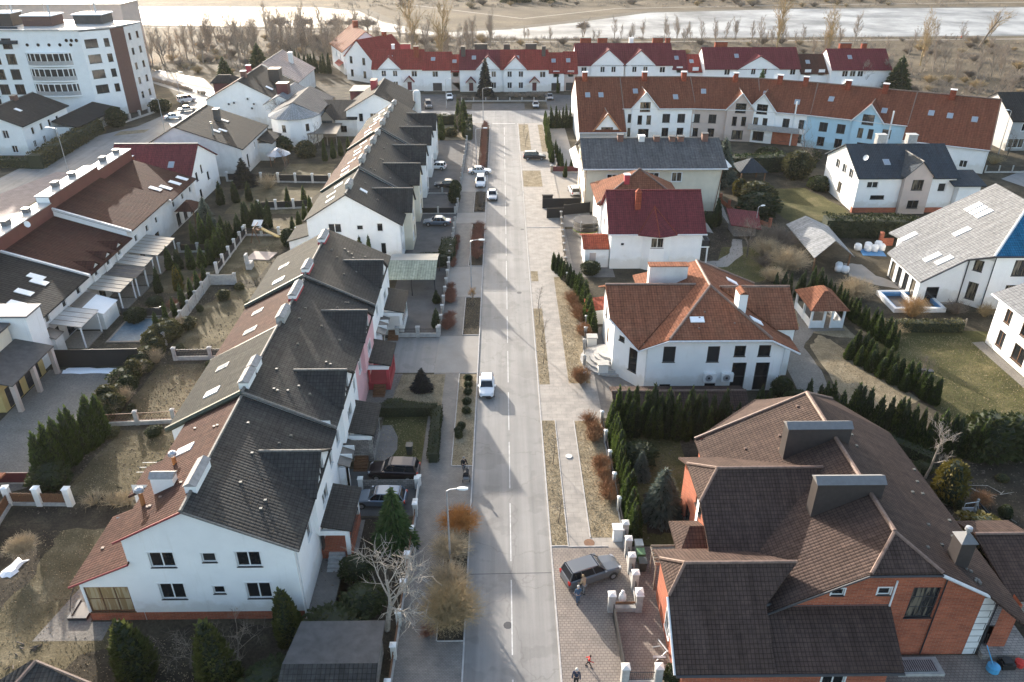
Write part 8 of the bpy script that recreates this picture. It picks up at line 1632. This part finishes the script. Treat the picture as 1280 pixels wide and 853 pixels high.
t.part('liner', m, [W['bluepaint']]); m = MB(); m.face([(51.2, 89.8, .06), (57.2, 89.8, .06), (57.2, 94.6, .06), (51.2, 94.6, .06)]); t.part('floor', m, [W['clad']]); m = MB()
for k in range(5): m.tube([(54.6 + .4 * k, 90.2, .3), (55.4 + .35 * k, 94, .35)], .05, 5)
t.part('stored_pipes', m, [W['palewood']])
def bag(lab, x, y, s, group, seed): rd = random.Random(seed); m = MB(); m.lathe(x, y, [(.05, .02), (.42 * s, .05), (.48 * s, .35 * s), (.44 * s, .7 * s), (.34 * s, .85 * s), (.12 * s, .9 * s)], 9, 0, seed); m.v = [(a + rd.uniform(-.07, .07), b + rd.uniform(-.07, .07), max(.02, c + rd.uniform(-.06, .06))) for a, b, c in m.v]; single('white_sack', m, [W['whitepaint']], lab, 'sack', group, (x, y, 0), True)
for k, (x, y) in enumerate(((54.6, 110.6), (56.0, 110.2), (57.0, 110.0), (56.4, 111.2), (58.2, 110.4), (58.2, 111.6))): bag('bulging white sack in the heap on the blue sheet', x, y, 1.2, 'heap of white sacks', k)
for k, (x, y) in enumerate(((48.6, 102.6), (49.4, 102.2), (49, 103.6))): bag('white sack stored under the edge of the pale garden shelter', x, y, 1.15, 'sacks under the shelter', 20 + k)
m = MB(); m.prism([(54.6, 108.4), (58, 108.0), (58.4, 110.6), (55, 111)], .01, .04); single('ground_sheet', m, [W['bluepaint']], 'blue ground sheet under the heap of white sacks', 'tarpaulin', loc=(56, 109.5, 0)); m = MB(); m.box(58.6, 59.1, 112.2, 112.7, 0, 2.2); m.box(59.1, 60.8, 112.3, 112.5, 0, 1.2); single('brick_pier', m, [W['brick']], 'red brick pier and wall stub beside the sacks', 'pier', loc=(59, 112.4, 0))
def bin_(lab, x, y, c, group=None): t = T('wheelie_bin', lab, 'bin', (x, y, 0), group=group); m = MB(); m.grid([[(x - .24, y - .26, .05), (x + .24, y - .26, .05), (x + .24, y + .26, .05), (x - .24, y + .26, .05)], [(x - .3, y - .34, 1.0), (x + .3, y - .34, 1.0), (x + .3, y + .34, 1.0), (x - .3, y + .34, 1.0)]]); t.part('body', m, [c]); m = MB(); m.box(x - .33, x + .33, y - .38, y + .38, 1.0, 1.09); t.part('lid', m, [c])
gb = plain('green_plastic', (.10, .20, .09), .5); pb = plain('pale_plastic', (.45, .48, .45), .5); db = plain('dark_plastic', (.05, .055, .05), .5)
bin_('pale grey bin behind the ornate gate piers', 10.9, 46.9, pb); bin_('green bin between the pale and the dark bin', 10.9, 45.9, gb); bin_('dark bin nearest the gate piers', 10.9, 44.9, db); bin_('dark box bin on the small lawn by the wine-coloured car', -9.1, 60.3, db)
m = MB(); m.box(9.0, 9.75, 48.0, 48.6, .1, 1.35); m.box(8.9, 9.85, 47.9, 48.7, 1.35, 1.5); single('meter_cabinet', m, [W['whitepaint']], 'pale green-white meter cabinet at the end of the hedge', 'cabinet', loc=(9.4, 48.3, .1))
m = MB(); m.lathe(7.0, 47.9, [(.45, .1), (.45, .115)], 14); single('manhole_cover', m, [W['wood']], 'rusty manhole cover on the pavement behind the grey estate car', 'manhole cover', loc=(7, 47.9, .1)); m = MB(); m.lathe(6.2, 59.5, [(.34, .1), (.34, .17)], 12); single('manhole_cover', m, [W['white2']], 'pale manhole cover on the pavement by the straw verge', 'manhole cover', loc=(6.2, 59.5, .1))
m = MB(); m.tube([(11.0, 38.2, .05), (11.3, 36.4, .9)], .06, 5); m.tube([(10.4, 36.2, .05), (11.4, 36.9, .4)], .05, 5); m.box(10.3, 11.2, 36.3, 36.5, .3, .42); m.tube([(10.5, 37.5, 0.05), (10.9, 37.0, .8)], .05, 5); single('folded_trestle', m, [W['metal']], 'grey metal trestle lying by the white side wall of the brick house', 'trestle', loc=(10.9, 37, 0))
t = T('white_statue', 'small white figure standing on the gate bench', 'statue', (8.8, 41.2, 0)); m = MB(); m.lathe(8.8, 41.3, [(.22, .5), (.3, .8), (.26, 1.2), (.14, 1.4), (.15, 1.55), (.03, 1.66)], 9); t.part('body', m, [W['whitepaint']])
m = MB(); m.lathe(33.6, 35.3, [(.05, 0), (.42, .08), (.42, .5), (.1, .62)], 12); m.tube([(33.5, 35.3, .6), (33.3, 36.2, 1.5)], .04, 5); single('blue_tank', m, [plain('blue_plastic', (.08, .34, .58), .4)], 'round blue tank with a hose before the brick house terrace', 'tank', loc=(33.6, 35.3, 0), smooth=False)
m = MB(); m.box(34.3, 35.2, 35.3, 36.0, 0, .45); m.box(34.4, 35.0, 35.4, 35.9, .45, .62); single('tool_bag', m, [W['black']], 'black tool bag on the paving before the terrace', 'bag', loc=(34.7, 35.6, 0)); m = MB(); m.lathe(35.7, 35.7, [(.3, 0), (.34, .4), (.1, .5)], 9); single('red_bag', m, [redc], 'red bag beside the black tool bag', 'bag', loc=(35.7, 35.7, 0))
t = T('garden_chair', 'garden chair with a pale cushion on the brick house terrace', 'chair', (34.2, 39, .5)); m = MB(); m.box(33.9, 34.5, 38.7, 39.3, .9, 1.0); m.box(33.9, 34.5, 39.25, 39.35, 1.0, 1.6); t.part('seat', m, [W['white2']])
for x in (33.93, 34.42):
    for y in (38.73, 39.22): m = MB(); m.box(x, x + .05, y, y + .05, .5, .9); t.part('leg', m, [W['darkmetal']])
t = T('garden_bed_frame', 'round-handled garden trellis frame on the terrace left of the front gable', 'trellis', (-31.4, 42, 0)); m = MB()
pts = [(-31.6 + .9 * math.cos(a), 41.2 + 2.2 * math.sin(a), .1 + 1.9 * max(0, math.sin(a * 1)) ** .5) for a in [math.pi * k / 12 for k in range(13)]]; m.tube(pts, .03, 5); t.part('hoop', m, [W['darkmetal']]); m = MB(); m.box(-32.3, -30.9, 40.4, 40.6, .05, .3); m.box(-32.3, -32.1, 40.6, 42.2, .05, .3); m.box(-31.1, -30.9, 40.6, 42.2, .05, .3); m.box(-32.1, -31.1, 40.6, 42.0, .05, .22, 1); t.part('planter', m, [W['darkmetal'], W['clad']])
m = MB()
for k in range(9): rd = random.Random(k); x, y = rd.uniform(-34.8, -33), rd.uniform(36.2, 38.4); m.tube([(x, y, .05), (x + rd.uniform(-.8, .8), y + rd.uniform(-.4, .4), .12)], .05, 4)
single('pruned_branches', m, [Fo['bark']], 'scatter of pruned branches on the lawn at the left edge', 'branches', loc=(-34, 37, 0))
t = T('clothes_dryer', 'white clothes airer on the straw grass behind the nearest terrace', 'clothes airer', (-31.6, 57, 0)); m = MB()
for x in (-32.1, -31.6): m.tube([(x, 56, 0), (x, 57.5, 1.1)], .03, 5); m.tube([(x, 59, 0), (x, 57.5, 1.1)], .03, 5)
for y in (56.5, 57.2, 57.9): m.tube([(-33.6, y, 1.0), (-30.6, y, 1.05)], .02, 5)
t.part('frame', m, [W['whitepaint']])
m = MB(); rd = random.Random(3)
for k in range(46): x, y = rd.uniform(37, 45), rd.uniform(43, 55); a = rd.uniform(0, 6.28); l = rd.uniform(.5, 1.8); m.tube([(x, y, .06), (x + l * math.cos(a), y + l * math.sin(a), rd.uniform(.08, .4))], [.05, .02], 4)
tag(link('cut_branches', m.mesh('cut_branches', [Fo['palebark']], weld=False)), 'cut branches strewn over the shady garden', 'branches', kind='stuff')
t = T('garden_swing', 'old garden swing seat among fallen branches at the right of the brick house', 'garden swing', (39.6, 50.4, 0)); m = MB(); m.tube([(38.9, 50, 0), (39.2, 50.4, 1.8), (40.4, 50.6, 1.8), (40.7, 50.2, 0)], .04, 5); m.box(39.3, 40.3, 50.2, 50.7, .5, .58); m.box(39.3, 40.3, 50.66, 50.72, .58, 1.1); t.part('frame', m, [W['metal']])
m = MB(); m.box(46.6, 48.4, 73.9, 74.5, .05, .5); m.box(46.8, 47.6, 74.0, 74.4, .5, .65); single('garden_bench', m, [W['darkmetal']], 'low dark bench on the east lawn beside the whitish tree', 'bench', loc=(47.5, 74.2, 0))
m = MB(); m.prism([(43.4, 41), (46.6, 40.2), (47.4, 42.8), (44.2, 43.8)], 0, .5); m.prism([(43.8, 41.4), (46.2, 40.8), (46.6, 42.4), (44.4, 43)], .5, .9); single('rusty_pile', m, [W['brick']], 'heap of rusty red boards at the right edge', 'boards', loc=(45, 42, 0))
# ================================================================== LIGHT AND CAMERA
SUN_AZ, SUN_EL = R(-27.5), R(15.5)      # compass-style: from +Y, turning to -X
w = bpy.data.worlds.new('World'); sc.world = w; w.use_nodes = True
t = w.node_tree; bg = t.nodes['Background']
sk = t.nodes.new('ShaderNodeTexSky'); sk.sky_type = 'NISHITA'; sk.sun_disc = False; sk.sun_elevation = SUN_EL; sk.sun_rotation = SUN_AZ % (2 * math.pi)
sk.air_density = 1.0; sk.dust_density = 2.5; sk.ozone_density = .6
t.links.new(sk.outputs[0], bg.inputs[0]); bg.inputs[1].default_value = .15
ld = bpy.data.lights.new('sun', 'SUN'); ld.energy = 3.7; ld.angle = R(.6); ld.color = (1.0, .92, .82)
lo = bpy.data.objects.new('sun', ld); COL.objects.link(lo)
d = Vector((math.sin(SUN_AZ) * math.cos(SUN_EL), math.cos(SUN_AZ) * math.cos(SUN_EL), math.sin(SUN_EL)))
lo.rotation_euler = (-d).to_track_quat('-Z', 'Y').to_euler(); lo.location = (-60, 120, 120)
cd = bpy.data.cameras.new('camera'); cam = bpy.data.objects.new('camera', cd); COL.objects.link(cam)
cd.sensor_fit = 'HORIZONTAL'; cd.sensor_width = 36; cd.lens = 36 * 970 / 1280; cd.clip_end = 6000
cam.location = (0, 0, 46); cam.rotation_euler = (R(90 - 29.15), 0, R(-.72)); sc.camera = cam
vs = sc.view_settings; vs.view_transform = 'Standard'; vs.look = 'None'; vs.gamma = 1; vs.use_curve_mapping = False; vs.exposure = 1.6
sc.cycles.max_bounces = 6; sc.cycles.diffuse_bounces = 3; sc.cycles.glossy_bounces = 2; sc.cycles.transmission_bounces = 2
sc.cycles.use_denoising = True
m = MB(); m.box(-1501, 1501, -201, 1501, -1, 48)
hz = bpy.data.materials.new('haze'); hz.use_nodes = True; t = hz.node_tree; t.nodes.remove(t.nodes['Principled BSDF'])
pv = t.nodes.new('ShaderNodeVolumePrincipled'); pv.inputs['Color'].default_value = (1, .97, .93, 1); pv.inputs['Density'].default_value = .00005; pv.inputs['Anisotropy'].default_value = .3
t.links.new(pv.outputs[0], t.nodes['Material Output'].inputs['Volume'])
tag(link('haze', m.mesh('haze', [hz])), 'thin spring haze over the street', 'haze', kind='stuff')
sc.cycles.volume_bounces = 0
